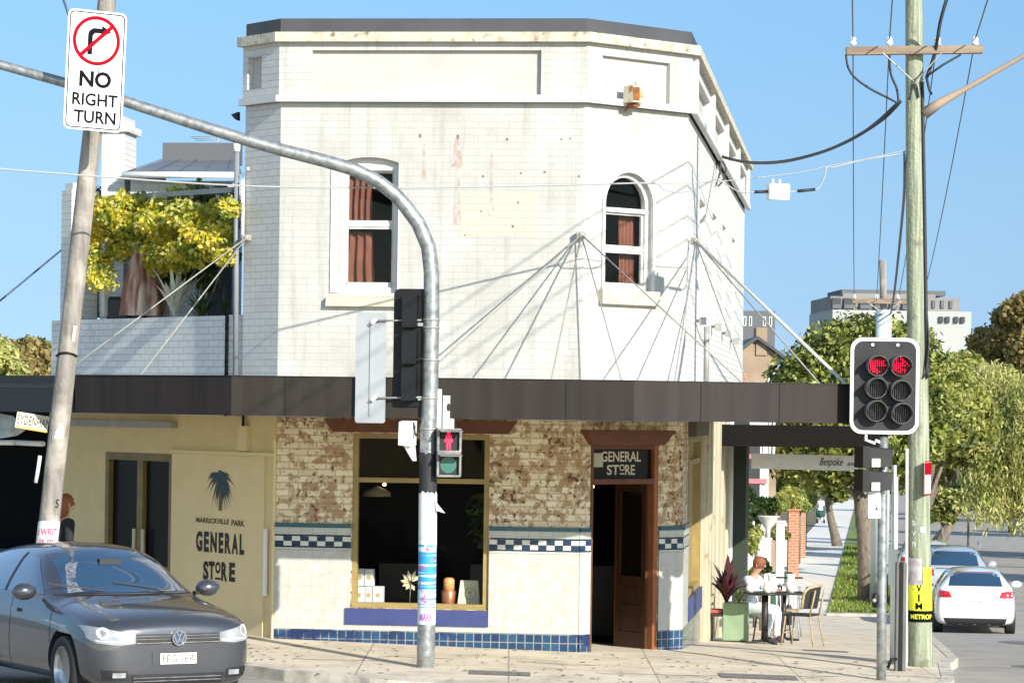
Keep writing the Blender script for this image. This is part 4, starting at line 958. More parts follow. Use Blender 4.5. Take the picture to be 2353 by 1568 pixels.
# sign seen from behind
bs = thing('road_sign', 'plain grey aluminium back of a tall road sign left of the traffic light', 'traffic sign', P(852, 970, MY + .1))
bf = frame_fn(P(852, 845, MY + .02), (1, -.10, 0), (.02, 0, 1))
MB().poly(bf, rrect(-.178, .172, -.63, .63, .03), -.004, 0).build('plate', alu, bs)
MB().poly(bf, [(-.012, -.55), (.012, -.55), (.012, .55), (-.012, .55)], .0, .015).build('stiffening_rail', alu, bs)
for py in (737, 914):
    p1, p2 = P(858, py, MY - .01), P(968, py - 2, MY - .03)
    mb = MB().tube([p1, p2], .012, 8); mb.build('bracket', galv_dull, bs)
    MB().beam(p1 + Vector((-.02, -.01, -.03)), p1 + Vector((.03, -.01, .02)), .05, .04).build('clamp', white_metal, bs)
# camera box and brackets left, housings right
dv = thing('detector_box', 'white signal detector box on the left of the mast pole under the sign', 'detector', P(938, 1020, MY))
MB().hexa([P(914, 1022, MY - .12), P(946, 1025, MY - .12), P(957, 1022, MY + .06), P(925, 1020, MY + .06), P(916, 968, MY - .12), P(948, 968, MY - .12), P(959, 966, MY + .06), P(925, 965, MY + .06)]).build('case', white_metal, dv, bevel=.006)
MB().hexa([P(926, 1022, MY - .05), P(952, 1022, MY - .05), P(954, 1022, MY + .02), P(932, 1022, MY + .02), P(948, 1058, MY - .05), P(956, 1058, MY - .05), P(957, 1058, MY + .02), P(950, 1058, MY + .02)]).build('hood', white_metal, dv)
MB().tube([P(950, 970, MY - .1), P(955, 1000, MY - .14), P(962, 985, MY - .12), P(968, 965, MY - .1)], .01, 6).build('cable', black, dv)
for x0, x1, y0, y1, nm, lb in ((1002, 1014, 893, 982, 'signal_box', 'slim grey signal housing right of the mast pole, half behind it'), (1016, 1043, 908, 986, 'signal_box', 'pale signal housing with a dark oval slot right of the mast pole')):
    t = thing(nm, lb, 'signal box', P((x0 + x1) / 2, y1, MY))
    ff = frame_fn(P((x0 + x1) / 2, (y0 + y1) / 2, MY), (1, .2, 0), (.0135, 0, 1)); hw, hh = (x1 - x0) / 400, (y1 - y0) / 400
    MB().poly(ff, rrect(-hw, hw, -hh, hh, .012), -.1, .02).build('case', alu, t)
    if x0 > 1010: MB().poly(ff, [(p[0] * .5, p[1]) for p in circ(0, .06, .045, 16)], .02, .025).build('slot', black, t)
MB().beam(P(990, 985, MY), P(1036, 985, MY), .03, .03).build('bracket', galv_dull, mast)
# pedestrian signal
pc_ = P(1029, 1039, MY - .1)
pd = thing('pedestrian_light', 'pedestrian light with lit red standing figure on the right of the mast pole', 'pedestrian light', P(1029, 1095, MY - .1))
pf = frame_fn(pc_, (1, .25, 0), (.0135, 0, 1))
grey_house = mat('signal_housing_grey', (.13, .13, .13), (.26, .25, .24), scale=12, rough=.6)
for k in (0, 1):
    zc_ = .14 - .28 * k
    MB().poly(pf, rrect(-.14, .14, zc_ - .135, zc_ + .135, .012), -.12, .02).build('lamp_housing', black, pd)
    annulus(MB(), pf, rrect(-.142, .142, zc_ - .138, zc_ + .138, .015), rrect(-.118, .118, zc_ - .115, zc_ + .115, .012), .02, .07).build('surround', grey_house, pd)
    mb = MB(); mb.hexa([pf(-.14, zc_ + .13, .02), pf(.14, zc_ + .13, .02), pf(.14, zc_ + .135, .02), pf(-.14, zc_ + .135, .02), pf(-.13, zc_ + .10, .2), pf(.13, zc_ + .10, .2), pf(.13, zc_ + .105, .2), pf(-.13, zc_ + .105, .2)]); mb.build('visor', grey_house, pd)
man = mat('red_figure_lit', (.9, .02, .08), emit=(1, .005, .04), estr=.75)
mb = MB(); z0_ = .14
mb.poly(pf, circ(0, z0_ + .082, .020, 14), .022, .026)
mb.poly(pf, [(-.032, z0_ + .058), (.032, z0_ + .058), (.05, z0_ - .02), (.036, z0_ - .022), (.026, z0_ + .02), (.026, z0_ - .105), (.006, z0_ - .105), (.003, z0_ - .03), (-.003, z0_ - .03), (-.006, z0_ - .105), (-.026, z0_ - .105), (-.026, z0_ + .02), (-.036, z0_ - .022), (-.05, z0_ - .02)], .022, .026)
mb.build('red_figure', man, pd)
MB().poly(pf, circ(0, -.14, .095, 24), .021, .024).build('green_lens', mat('green_lens_off', (.02, .12, .09), rough=.3), pd)

# ---------------- leaning timber pole on the left ----------------
LY = 34.3
lp = [(84, 1535), (90, 1400), (108, 1245), (115, 1180), (131, 1030), (150, 860), (180, 590), (212, 305), (234, 110), (246, 0), (256, -90)]
lpp = [P(x, y, LY) for x, y in lp]; lr = [.130, .126, .122, .120, .117, .115, .113, .110, .107, .105, .104]
lpole = thing('power_pole', 'grey weathered timber power pole leaning right behind the dark car', 'power pole', (lpp[0].x, LY, fz(lpp[0].x, LY)))
MB().tube(lpp, lr, 16).build('pole', wood_old, lpole)
def laxis(z):
    for a, b in zip(lpp, lpp[1:]):
        if a.z <= z <= b.z: t = (z - a.z) / (b.z - a.z); q = a.lerp(b, t); return (q.x, q.y)
    return (lpp[0].x, lpp[0].y)
lz = lambda py: P(130, py, LY).z
lfn = cyl_fn(laxis, lambda z: .121)
o = thing('paper_poster', 'white poster with red handwriting round the leaning timber pole', 'poster', P(108, 1250, LY - .12))
sleeve(lfn, -.19, .19, lz(1262), lz(1196), .006, .006, seed=9).build('sheet', sign_white, o)
mb = text_mb('t WRIT', lfn, -.11, .12, lz(1228), lz(1212), .002, .02, t0=.008); text_mb('is m', lfn, -.07, .09, lz(1248), lz(1234), .002, .02, mb, t0=.008)
mb.build('lettering', mat('red_ink', (.70, .06, .14), rough=.7), o)
mb = MB().poly(lambda a, b, o_: lfn(a, b, .005), [(-.03, lz(1007)), (.07, lz(1007)), (.078, lz(990)), (.045, lz(972)), (.02, lz(972)), (-.02, lz(992))], 0); tag(mb.build('sticker', sign_white), 'white arrow shaped sticker on the leaning timber pole', 'sticker')
mb = MB().poly(lambda a, b, o_: lfn(a, b, .004), rrect(-.055, -.035, lz(1012), lz(988), .004), 0); mb.build('tag_plate', alu, lpole)
sleeve(lfn, .05, .085, lz(784), lz(748), .004).build('cable_guard', white_metal, lpole)
mb = MB().tube([lfn(-.14, lz(818), .01), lfn(-.08, lz(812), .01), lfn(0, lz(810), .012), lfn(.08, lz(813), .01), lfn(.14, lz(818), .01)], .012, 6); mb.build('wire_band', black, lpole)
mb = MB().tube([P(92, 1046, LY), P(87, 1080, LY), P(82, 1108, LY)], .022, 8); mb.build('conduit', white_metal, lpole)
text_mb('S', lfn, .07, .11, lz(1165), lz(1145), .002, .0, t0=.004).build('pole_number', black, lpole)
tag(MB().tube([P(139, -20, LY), P(158, 36, LY), P(230, 160, LY)], .014, 6).build('stay_cable', wire_blue), 'dark cable reaching the leaning timber pole above the turn sign', 'cable')
# guy wire low left, on to the pier of the balcony
tag(MB().tube([P(-30, 715, 36), P(52, 648, 36.6), P(140, 575, 37.3)], .012, 6).build('guy_wire', wire_blue), 'thin guy wire rising to the white balcony pier at the left edge', 'cable')

# ---------------- right timber pole ----------------
RY = 36.8
rp_ = [(2115, 1552), (2114, 1500), (2111, 1180), (2109, 957), (2106, 740), (2104, 528), (2101, 260), (2099, 0), (2098, -110)]
rpp = [P(x, y, RY) for x, y in rp_]; rrad = [.155, .150, .135, .132, .124, .124, .112, .106, .102]
rpole = thing('power_pole', 'tall greenish timber power pole with crossarm at the side street corner', 'power pole', (rpp[0].x, RY, fz(rpp[0].x, RY)))
MB().tube(rpp, rrad, 20).build('pole', wood_green, rpole)
def raxis(z):
    for a, b in zip(rpp, rpp[1:]):
        if a.z <= z <= b.z: t = (z - a.z) / (b.z - a.z); q = a.lerp(b, t); return (q.x, q.y)
    return (rpp[0].x, rpp[0].y)
def rrd(z):
    for i, (a, b) in enumerate(zip(rpp, rpp[1:])):
        if a.z <= z <= b.z: t = (z - a.z) / (b.z - a.z); return rrad[i] + (rrad[i + 1] - rrad[i]) * t
    return .15
rzz = lambda py: P(2100, py, RY).z
rfn = cyl_fn(raxis, rrd)
MB().beam(P(1943, 118, 36.62), P(2257, 114, 36.62), .1, .1).build('crossarm', wood_arm, rpole, bevel=.006)
for x in (2027, 2163): MB().beam(P(x, 122, 36.58), P(2102 + (2 if x > 2100 else -4), 187, 36.62), .035, .012).build('brace', galv_dull, rpole)
insx = (1959, 2043, 2153, 2240)
for x in insx:
    q = P(x, 108, 36.62)
    i_ = MB().lathe([(.012, 0), (.02, .02), (.045, .03), (.045, .055), (.025, .065), (.04, .08), (.04, .10), (.018, .125)], 14, Matrix.Translation(q)).build('insulator', porcelain, rpole)
mb = MB().tube([rfn(.085, rzz(190), .012), rfn(.095, rzz(500), .015), rfn(.10, rzz(800), .02), rfn(.10, rzz(868), .03)], .022, 8); mb.build('cable_guard', wire_black, rpole)
MB().tube([P(2128, 700, RY - .1), P(2133, 790, RY - .14), P(2127, 850, RY - .15), P(2120, 868, RY - .14)], .012, 6).build('cable_loop', wire_black, rpole)
MB().tube([P(2088, 230, RY - .13), P(2098, 196, RY - .14), P(2106, 200, RY - .14), P(2110, 225, RY - .13)], .014, 6).build('cable_loop', wire_black, rpole)
MB().tube([P(2083, 1030, RY - .06), P(2082, 1290, RY - .06), P(2081, 1548, RY - .06)], .02, 8).build('conduit', white_metal, rpole)
MB().beam(P(2119, 285, RY - .05), P(2119, 236, RY - .05), .05, .05).build('lamp_bracket', lamp_arm, rpole)
MB().tube([P(2122, 262, RY - .05), P(2160, 236, RY - .1), P(2215, 206, RY - .2), P(2352, 128, RY - .5), P(2460, 60, RY - .8)], [.075, .055, .036, .026, .022], 12).build('lamp_arm', lamp_arm, rpole)
# overhead line wires: this pole to the far pole and back over the camera
FY = 74.0
farx = (1962, 2013, 2062, 2117)
def sagline(a, b, sag, n=24): return [a.lerp(b, i / n) + Vector((0, 0, -sag * 4 * (i / n) * (1 - i / n))) for i in range(n + 1)]
labs = ('leftmost of the four line wires on the crossarm', 'second line wire from the left on the crossarm', 'line wire just right of the greenish timber pole', 'rightmost of the four line wires on the crossarm')
for x, fx, lb in zip(insx, farx, labs):
    a = P(x, 90, 36.62); b = P(fx, 690, FY); bk = a + (a - b) * 1.15; bk.z = a.z + .2
    tag(MB().tube(sagline(a, b, .25) , .009, 5).build('overhead_wire', wire_blue), lb + ', running to the far pole', 'power line', 'overhead wires down the side street')
    tag(MB().tube(sagline(bk, a, .25), .009, 5).build('overhead_wire', wire_blue), lb + ', running up out of the picture', 'power line', 'overhead wires over the junction')
tag(MB().tube([P(2180, -20, 35.9), P(2160, 50, 36.3), P(2148, 120, 36.6), P(2128, 180, 36.62)], .022, 6).build('service_cable', wire_black), 'thick dark cable dropping past the crossarm right of the pole', 'cable')
tag(MB().tube([P(2128, 178, 36.6), P(2134, 205, 36.6), P(2140, 218, 36.6)], .018, 6).build('cable_end', wire_black), 'short dark cable tail hanging right of the pole below the crossarm', 'cable')
tag(MB().tube([P(2207, 126, 36.6), P(2165, 150, 36.6), P(2128, 176, 36.6)], .014, 6).build('jumper_cable', wire_black), 'dark jumper cable right of the pole under the crossarm', 'cable')
tag(MB().tube([P(1943, 126, 36.6), P(1948, 155, 36.6), P(1965, 180, 36.6), P(2000, 205, 36.6), P(2045, 228, 36.6), P(2062, 238, 36.6)], .016, 6).build('jumper_cable', wire_black), 'long dark jumper cable looping down from the left end of the crossarm', 'cable')
tag(MB().tube([P(2043, 128, 36.6), P(2046, 170, 36.6), P(2060, 205, 36.6), P(2064, 240, 36.6)], .016, 6).build('jumper_cable', wire_black), 'short dark jumper cable left of the pole below the second insulator', 'cable')
sv = [(2070, 232, 36.75), (2055, 246, 36.8), (2030, 270, 37.0), (1990, 300, 37.6), (1940, 328, 38.3), (1880, 352, 39.4), (1800, 371, 40.8), (1730, 374, 42.6), (1680, 366, 44.2), (1640, 353, 45.4)]
tag(MB().tube([P(*q) for q in sv], [.018, .03, .032, .022, .022, .022, .023, .023, .024, .024], 8).build('service_cable', wire_black), 'thick black service cable sagging from the pole to the white side wall', 'cable')
hp_ = P(1640, 352, 45.3)
mb = MB()
for k, pth in enumerate((((1640, 355), (1634, 385), (1630, 415), (1632, 432)), ((1645, 357), (1655, 380), (1650, 410), (1642, 430)), ((1640, 356), (1646, 378), (1638, 405), (1635, 425)), ((1652, 360), (1667, 385), (1660, 415), (1648, 428)))):
    tag(MB().tube([P(x, y, 45.2) for x, y in pth], .014, 5).build('cable_drop', wire_black), 'loose black cable loop hanging from the service bracket on the side wall', 'cable', 'cable loops under the service bracket')
tag(MB().beam(hp_ + Vector((-.15, .0, .05)), hp_ + Vector((.12, 0, .02)), .06, .06).build('service_bracket', white_metal, bevel=.008), 'white service bracket on the side wall where the black cable lands', 'bracket')
# lighter communication line with its white box
tag(MB().tube([P(2076, 346, 36.7), P(1985, 366, 36.3), P(1900, 382, 36.1), P(1830, 397, 36.0), P(1640, 418, 35.6), P(1495, 421, 35.3)], .006, 5).build('messenger_wire', wire_grey), 'thin grey wire from the pole towards the arched window', 'cable')
cx_ = [(2070, 353, 36.65), (1980, 369, 36.3), (1915, 384, 36.1), (1900, 384, 36.05), (1894, 405, 36.0), (1884, 428, 35.98), (1870, 436, 35.95), (1826, 440, 35.9), (1812, 440, 35.87)]
tag(MB().tube([P(*q) for q in cx_], .009, 6).build('white_cable', wire_grey), 'white cable stepping down from the pole to the small white box', 'cable')
tag(MB().tube([P(1832, 439, 35.9), P(1872, 435, 35.95)], .02, 8).build('cable_sheath', wire_black), 'black sheath on the cable right of the small white box', 'cable sheath')
tag(MB().tube([P(1733, 441, 35.75), P(1763, 440, 35.82)], .02, 8).build('cable_sheath', wire_black), 'black sheath on the cable left of the small white box', 'cable sheath')
jb = thing('junction_box', 'small white junction box hanging on the cable against the sky', 'junction box', P(1787, 458, 35.85))
jf = frame_fn(P(1787, 440, 35.84), (1, .3, 0), (.0135, 0, 1))
MB().poly(jf, rrect(-.13, .13, -.10, .09, .015), -.06, .06).build('case', white_metal, jb); MB().poly(jf, rrect(-.115, .115, -.085, .08, .012), .061, .068).build('lid', sign_white, jb)
for x in (-.07, .02): MB().tube([jf(x, .09, 0), jf(x, .15, 0)], .016, 8).build('clamp', white_metal, jb)
lw = [(1735, 441, 35.75), (1700, 441, 35.72), (1675, 428, 35.68), (1655, 416, 35.64), (1640, 413, 35.6), (1600, 433, 35.5), (1560, 442, 35.42), (1520, 434, 35.36), (1495, 421, 35.3), (1300, 425, 34.95), (1000, 431, 34.38), (750, 431, 33.95), (540, 426, 33.55), (300, 411, 33.15), (0, 388, 32.7), (-200, 370, 32.3)]
tag(MB().tube([P(*q) for q in lw], [.008] * 8 + [.011] * 8, 6).build('street_wire', wire_grey), 'long pale grey wire crossing in front of the white upper storey', 'cable')
tag(MB().tube([P(2078, 348, 36.7), P(2078, 400, 37.2), P(2074, 480, 40), P(2055, 665, 52), P(2046, 720, 74)], .02, 6).build('low_cable', wire_blue), 'thick dark cable running down and away left of the greenish pole', 'cable')
# things on the pole
rs = thing('parking_sign', 'small red and white parking sign seen nearly edge on, right side of the greenish pole', 'traffic sign', P(2128, 1136, RY - .1))
qf = frame_fn(P(2131, 1097, RY - .14), (.42, .9, .0), (.0, 0, 1))
MB().poly(qf, rrect(-.14, .14, -.21, .21, .015), -.004, .0).build('plate', sign_white, rs)
mb = MB().poly(qf, rrect(-.12, .12, .04, .19, .01), .001, .003); mb.build('red_field', sign_red, rs)
annulus(MB(), qf, rrect(-.14, .14, -.21, .21, .015), rrect(-.125, .125, -.195, .195, .012), .0, .003).build('red_border', sign_red, rs)
yl = mat('yellow_poster', (.78, .80, .03), (.68, .72, .03), scale=3, rough=.7)
o = thing('yellow_poster', 'bright yellow poster with black lettering on the greenish pole', 'poster', P(2113, 1426, RY - .15))
sleeve(rfn, -.21, .21, rzz(1400), rzz(1352), .006, 0).build('sheet', yl, o)
sleeve(rfn, .02, .21, rzz(1352), rzz(1301), .006, 0).build('sheet', yl, o)
sleeve(rfn, -.21, .02, rzz(1352), rzz(1342), .006, .008, seed=4).build('sheet', yl, o)
sleeve(rfn, -.21, .21, rzz(1426), rzz(1400), .0062, 0).build('black_band', sign_black, o)
mb = MB(); text_mb('V', rfn, -.055, .0, rzz(1357), rzz(1341), .003, .03, mb, t0=.007); text_mb('I', rfn, -.04, -.02, rzz(1379), rzz(1362), .003, .04, mb, t0=.007); text_mb('M', rfn, -.07, .01, rzz(1397), rzz(1382), .003, .03, mb, t0=.007)
mb.build('lettering', sign_black, o)
text_mb('METROP', rfn, -.14, .14, rzz(1419), rzz(1408), .003, .03, t0=.008).build('lettering', yl, o)
o = thing('flyer', 'torn purple and grey flyer above the yellow poster on the greenish pole', 'poster', P(2098, 1340, RY - .15))
sleeve(rfn, -.20, .01, rzz(1344), rzz(1280), .005, .01, seed=11).build('sheet', mat('flyer_print', (.30, .26, .33), (.55, .52, .48), scale=12, rough=.8), o)
mb = MB()
for t, y0, y1 in (('S', 1194, 1206), ('V', 1218, 1230), ('n', 1242, 1254)): text_mb(t, rfn, -.11, -.065, rzz(y1), rzz(y0), .003, .03, mb, t0=.003)
mb.build('pole_number', sign_white, rpole)
sleeve(rfn, -.01, .07, rzz(1222), rzz(1208), .005).build('tag_plate', alu, rpole)

# ---------------- right signal pole with lights ----------------
SY = 34.6; k_ = FPX / SY
spb = P(2024, 1600, SY)
spole = thing('signal_pole', 'slim galvanised signal pole standing left of the greenish power pole', 'signal pole', (spb.x, SY, fz(spb.x, SY)))
mb = MB().tube([P(2024, 1605, SY), P(2025, 1400, SY), P(2028, 1100, SY), P(2030, 985, SY)], [.058, .057, .056, .055], 14); mb.build('pole', galv, spole)
bx = thing('traffic_light', 'six lamp traffic light on a black board with white border and two red lamps lit', 'traffic light', P(2030, 996, SY - .1))
bfn = frame_fn(P(2032, 886, SY - .12), (1, .05, 0), (.0135, 0, 1))
l2 = lambda x, y: ((x - 2032) / k_, -(y - 886) / k_)
board_m = mat('signal_board', (.018, .018, .02), (.03, .03, .03), scale=4, rough=.6, spec=.3)
oa = rrect(-.405, .405, -.56, .56, .14); ob = rrect(-.365, .365, -.52, .52, .11)
MB().poly(bfn, oa, -.03, .0).build('backing_board', board_m, bx)
annulus(MB(), bfn, oa, ob, .0, .004).build('white_border', sign_white, bx)
lens_off = mat('lens_dark', (.012, .013, .014), rough=.25)
lens_red = mat('lens_red_lit', (.5, .0, .02), emit=(1, .005, .05), estr=1.0)
lens_red_dim = mat('lens_red', (.16, .0, .01), rough=.3, emit=(1, .0, .02), estr=.04)
visor_m = mat('visor_grey', (.05, .05, .055), (.11, .11, .11), scale=14, rough=.5)
for i, (x, y, st) in enumerate(((2011, 839, 1), (2065, 839, 2), (2009, 890, 0), (2065, 895, 0), (2009, 942, 0), (2068, 947, 0))):
    a, b = l2(x, y); r0 = .122
    MB().poly(bfn, circ(a, b, r0 - .01, 28), .004, .012).build('lens', lens_red_dim if st else lens_off, bx, 'lit red lens' if st else 'dark unlit lens')
    mb = MB(); n = 28; vs = []
    for t_, rr_ in ((.004, r0), (.21, r0 + .002), (.21, r0 - .006), (.004, r0 - .006)):
        for j in range(n):
            an = 2 * math.pi * j / n; ln_ = t_ * (1.0 if math.sin(an) > -.2 else .62); vs.append(bfn(a + rr_ * math.cos(an), b + rr_ * math.sin(an) - ln_ * .06, ln_))
    mb.add(vs, [(q * n + j, q * n + (j + 1) % n, ((q + 1) % 4) * n + (j + 1) % n, ((q + 1) % 4) * n + j) for q in range(3) for j in range(n)], 0, True)
    mb.build('visor', visor_m, bx)
    mb = MB()
    for s_ in range(-4, 5):
        xx = s_ * .025; h = math.sqrt(max(0, (r0 - .012) ** 2 - xx * xx)); mb.poly(bfn, [(a + xx - .0015, b - h), (a + xx + .0015, b - h), (a + xx + .0015, b + h), (a + xx - .0015, b + h)], .013, .05)
    mb.build('louvre', visor_m if not st else board_m, bx)
    rr = random.Random(20 + i)
    if st:
        mb = MB()
        cells = [(u, v) for u in range(-4, 5) for v in range(-4, 5) if u * u + v * v < 17]
        for u, v in cells:
            on = (abs(v - 1) <= 1 and u > -3) or (u + 4 + v <= 2 and v < 0) or (u == -3) if st == 1 else rr.random() < .72
            if on: mb.poly(bfn, circ(a + u * .0245 + .012, b + v * .024, .0105, 8), .0135, .018)
        mb.build('led_cluster', lens_red, bx)
for x in (2003, 2061): a, b = l2(x, 792); MB().poly(bfn, circ(a, b, .018, 10), .0, .01).build('bolt', white_metal, bx)
MB().poly(bfn, rrect(-.33, .33, -.47, .47, .03), -.17, -.03).build('lamp_housing', black, bx)
# pedestrian light seen from the side
ps = thing('pedestrian_light', 'black hooded pedestrian light seen from its side below the six lamp board', 'pedestrian light', P(2008, 1128, SY - .05))
sfn = frame_fn(P(2008, 1074, SY - .08), (1, .3, 0), (.0135, 0, 1))
q2 = lambda x, y: ((x - 2008) / k_, -(y - 1074) / k_)
for k in (0, 1):
    y0 = 1024 + k * 54
    a0, b0 = q2(1970, y0 + 50); a1, b1 = q2(1984, y0)
    MB().poly(sfn, rrect(a0, a1 + .01, b0, b1, .008), -.14, .12).build('lamp_housing', black, ps)
    pts = [q2(1984, y0), q2(2046, y0 + 6), q2(2040, y0 + 46), q2(1984, y0 + 50)]
    mb = MB(); mb.poly(sfn, pts, .10, .115); mb.poly(sfn, pts, -.13, -.115); mb.poly(sfn, [q2(1984, y0), q2(2046, y0 + 6), q2(2046, y0 + 8), q2(1984, y0 + 3)], -.13, .115)
    mb.build('visor', board_m, ps)
    MB().poly(sfn, rrect(q2(1990, 0)[0], q2(2012, 0)[0], q2(0, y0 + 48)[1], q2(0, y0 + 28)[1], .01), .116, .135).build('label', galv_dull, ps)
MB().beam(P(2010, 1010, SY - .02), P(2030, 1020, SY), .04, .03).build('bracket', white_metal, ps)
MB().tube([P(1990, 985, SY - .1), P(1988, 1010, SY - .08), P(2010, 1018, SY - .06)], .02, 8).build('bracket', white_metal, ps)
wb = thing('control_box', 'white control box on the slim signal pole below the side-on pedestrian light', 'signal box', P(2007, 1190, SY))
MB().hexa([P(1994, 1190, SY - .12), P(2022, 1190, SY - .12), P(2022, 1190, SY), P(1994, 1190, SY), P(1994, 1126, SY - .12), P(2022, 1126, SY - .12), P(2022, 1126, SY), P(1994, 1126, SY)]).build('case', white_metal, wb, bevel=.008)
text_mb('A', lambda a, b, o=0: P(2010 + a * 8, 1172 - b * 9, SY - .125 - o), 0, .9, 0, 1, .001, .02).build('lettering', black, wb)
b_ = thing('push_button', 'black round push button unit on the slim signal pole', 'push button', P(2010, 1398, SY))
MB().ball(P(2010, 1378, SY - .06), .045, 10, (.9, .8, 2.0)).build('case', black, b_); MB().ball(P(2008, 1378, SY - .10), .024, 8, (1, .5, 1)).build('button', galv_dull, b_)
# second, thinner pole with white cabinet; dark steel post
t2 = thing('signal_pole', 'thin white pole with a small white cabinet, just left of the greenish pole', 'signal pole', P(2050, 1500, 37.4))
qz = P(2050, 1500, 37.4); MB().tube([Vector((qz.x, 37.4, fz(qz.x, 37.4))), P(2053, 1068, 37.4)], .035, 10).build('pole', white_metal, t2)
MB().tube([P(2059, 1095, 37.4), P(2058, 1300, 37.4)], .022, 8).build('conduit', white_metal, t2)
MB().hexa([P(2040, 1342, 37.1), P(2062, 1342, 37.1), P(2062, 1342, 37.36), P(2040, 1342, 37.36), P(2040, 1260, 37.1), P(2062, 1260, 37.1), P(2062, 1260, 37.36), P(2040, 1260, 37.36)]).build('cabinet', white_metal, t2, bevel=.006)
ct = P(2070, 1290, 36.0); cb_ = fz(ct.x, 36.0)
dk = thing('steel_channel_post', 'tall dark grey steel post with rounded foot left of the greenish pole', 'post', (ct.x, 36.0, cb_))
MB().box(ct.x - .065, ct.x + .065, 35.94, 36.06, cb_, ct.z).build('post', mat('dark_steel', (.10, .095, .09), (.16, .155, .15), scale=5, rough=.6, stretch=(4, 4, .4)), dk, bevel=.01)
MB().box(ct.x - .02, ct.x + .02, 35.92, 35.94, cb_, ct.z).build('rib', black, dk)
MB().tube([(ct.x - .16, 35.9, cb_ + .04), (ct.x - .12, 35.9, cb_ + .14), (ct.x - .05, 35.92, cb_ + .15)], .02, 8).build('hoop', black, dk)

# ---------------- far pole in the side street ----------------
fq = P(2028, 690, FY); fb = fz(fq.x, FY)
fp = thing('power_pole', 'far power pole with grey timber top and pale sleeve behind the traffic light', 'power pole', (fq.x, FY, fb))
MB().tube([Vector((fq.x, FY, fb)), P(2030, 712, FY)], [.24, .2], 14).build('steel_sleeve', mat('pale_sleeve', (.50, .58, .58), rough=.5), fp)
MB().tube([P(2030, 716, FY), P(2027, 597, FY)], .09, 10).build('pole', wood_old, fp)
MB().beam(P(1957, 690, FY - .2), P(2120, 694, FY - .2), .12, .12).build('crossarm', wood_arm, fp)
for x in farx: MB().lathe([(.02, 0), (.05, .03), (.04, .1), (.02, .14)], 8, Matrix.Translation(P(x, 688, FY - .2))).build('insulator', porcelain, fp)
for x in (1990, 2070): MB().beam(P(x, 692, FY - .25), P(2030, 720, FY - .25), .05, .02).build('brace', galv_dull, fp)
# ---------------- cars ----------------
def paint(name, c, metal=.0, rough=.28): 
    return mat(name, c, rough=rough, metal=metal, coat=1.0)
tyre_m = mat('tyre_rubber', (.018, .018, .019), rough=.8, bump=.1)
rim_m = mat('alloy_rim', (.50, .50, .51), rough=.3, metal=.8)
dark_glass = glassmat('car_glass', 1.5, tint=(.25, .27, .28), addf=.05)
dark_glass = mat('car_glass_sky_blue', (.018, .05, .10), rough=.03, spec=1.0, coat=1)  # blue base colour paints the sky reflection into the glass
chrome = mat('chrome', (.75, .76, .78), rough=.12, metal=1)
trim_blk = mat('black_trim', (.014, .014, .015), rough=.5)
lamp_clear = mat('headlight_glass', (.20, .21, .22), (.34, .35, .36), scale=9, rough=.25, coat=.3)
lamp_white = mat('lamp_reflector', (.78, .78, .76), (.55, .56, .56), scale=30, rough=.2, metal=.2)
lamp_red = mat('tail_light_red', (.42, .012, .02), rough=.15, coat=1)
plate_m = mat('number_plate', (.82, .80, .70), rough=.5)
plate_txt = mat('plate_ink', (.05, .06, .08), rough=.6)

def car_body(st, hatch_arches, name, m, root, L2W, wheel_r=.33, wheels=(1.33, -1.30), wy=.0):
    """st: stations (x, zb, w, zmid, zs, ws, ze, we, zt) front to back; returns object in local metres, subdivided and with arches cut"""
    vs = []; fs = []; n = 9
    for (x, zb, w_, zm, zs, ws, ze, we, zt) in st:
        half = [(0, zb), (w_ * .80, zb), (w_ * .975, zb + .07), (w_, zm), (ws, zs), (we + (ws - we) * .45, zs + (ze - zs) * .55), (we, ze), (we * .6, ze + (zt - ze) * .72), (0, zt)]
        ring = half + [(-y, z) for y, z in half[-2:0:-1]]
        for y, z in ring: vs.append((x, y, z))
    k = 16
    for i in range(len(st) - 1):
        for j in range(k):
            a = i * k + j; b = i * k + (j + 1) % k; fs.append((a, b, b + k, a + k))
    fs.append(tuple(range(k))); e = (len(st) - 1) * k; fs.append(tuple(e + j for j in reversed(range(k))))
    me = bpy.data.meshes.new('b'); me.from_pydata(vs, [], fs)
    bm = bmesh.new(); bm.from_mesh(me); bmesh.ops.recalc_face_normals(bm, faces=bm.faces)
    cr_ = bm.edges.layers.float.new('crease_edge')
    bm.to_mesh(me); bm.free()
    ob = bpy.data.objects.new('b', me); COL.objects.link(ob)
    ss_ = ob.modifiers.new('s', 'SUBSURF'); ss_.levels = 3; ss_.render_levels = 3
    cutters = []
    for wx in wheels:
        cb = MB(); 
        for sgn in (1, -1):
            m_ = Matrix.Translation((wx, sgn * 1.2, wheel_r)) @ Matrix.Rotation(R(90), 4, 'X')
            cb = MB().lathe([(wheel_r + .055, -.55), (wheel_r + .055, .55)], 36, m_, smooth=False)
            c = cb.build('cut', m, fixn=True); cutters.append(c)
            bo = ob.modifiers.new('c', 'BOOLEAN'); bo.operation = 'DIFFERENCE'; bo.object = c; bo.solver = 'EXACT'
    bpy.context.view_layer.update()
    me2 = bpy.data.meshes.new_from_object(ob.evaluated_get(bpy.context.evaluated_depsgraph_get()))
    for c in cutters + [ob]: bpy.data.objects.remove(c, do_unlink=True)
    me2.name = 'body'; me2.materials.clear(); me2.materials.append(m)
    for p in me2.polygons: p.use_smooth = abs(p.normal.y) < 2
    bvh = BVHTree.FromPolygons([v.co.copy() for v in me2.vertices], [tuple(p.vertices) for p in me2.polygons])
    me2.transform(L2W); set_uv(me2) if not me2.uv_layers else None
    o = bpy.data.objects.new('body', me2); COL.objects.link(o); childof(o, root)
    es = o.modifiers.new('e', 'EDGE_SPLIT'); es.split_angle = R(50)
    return o, bvh
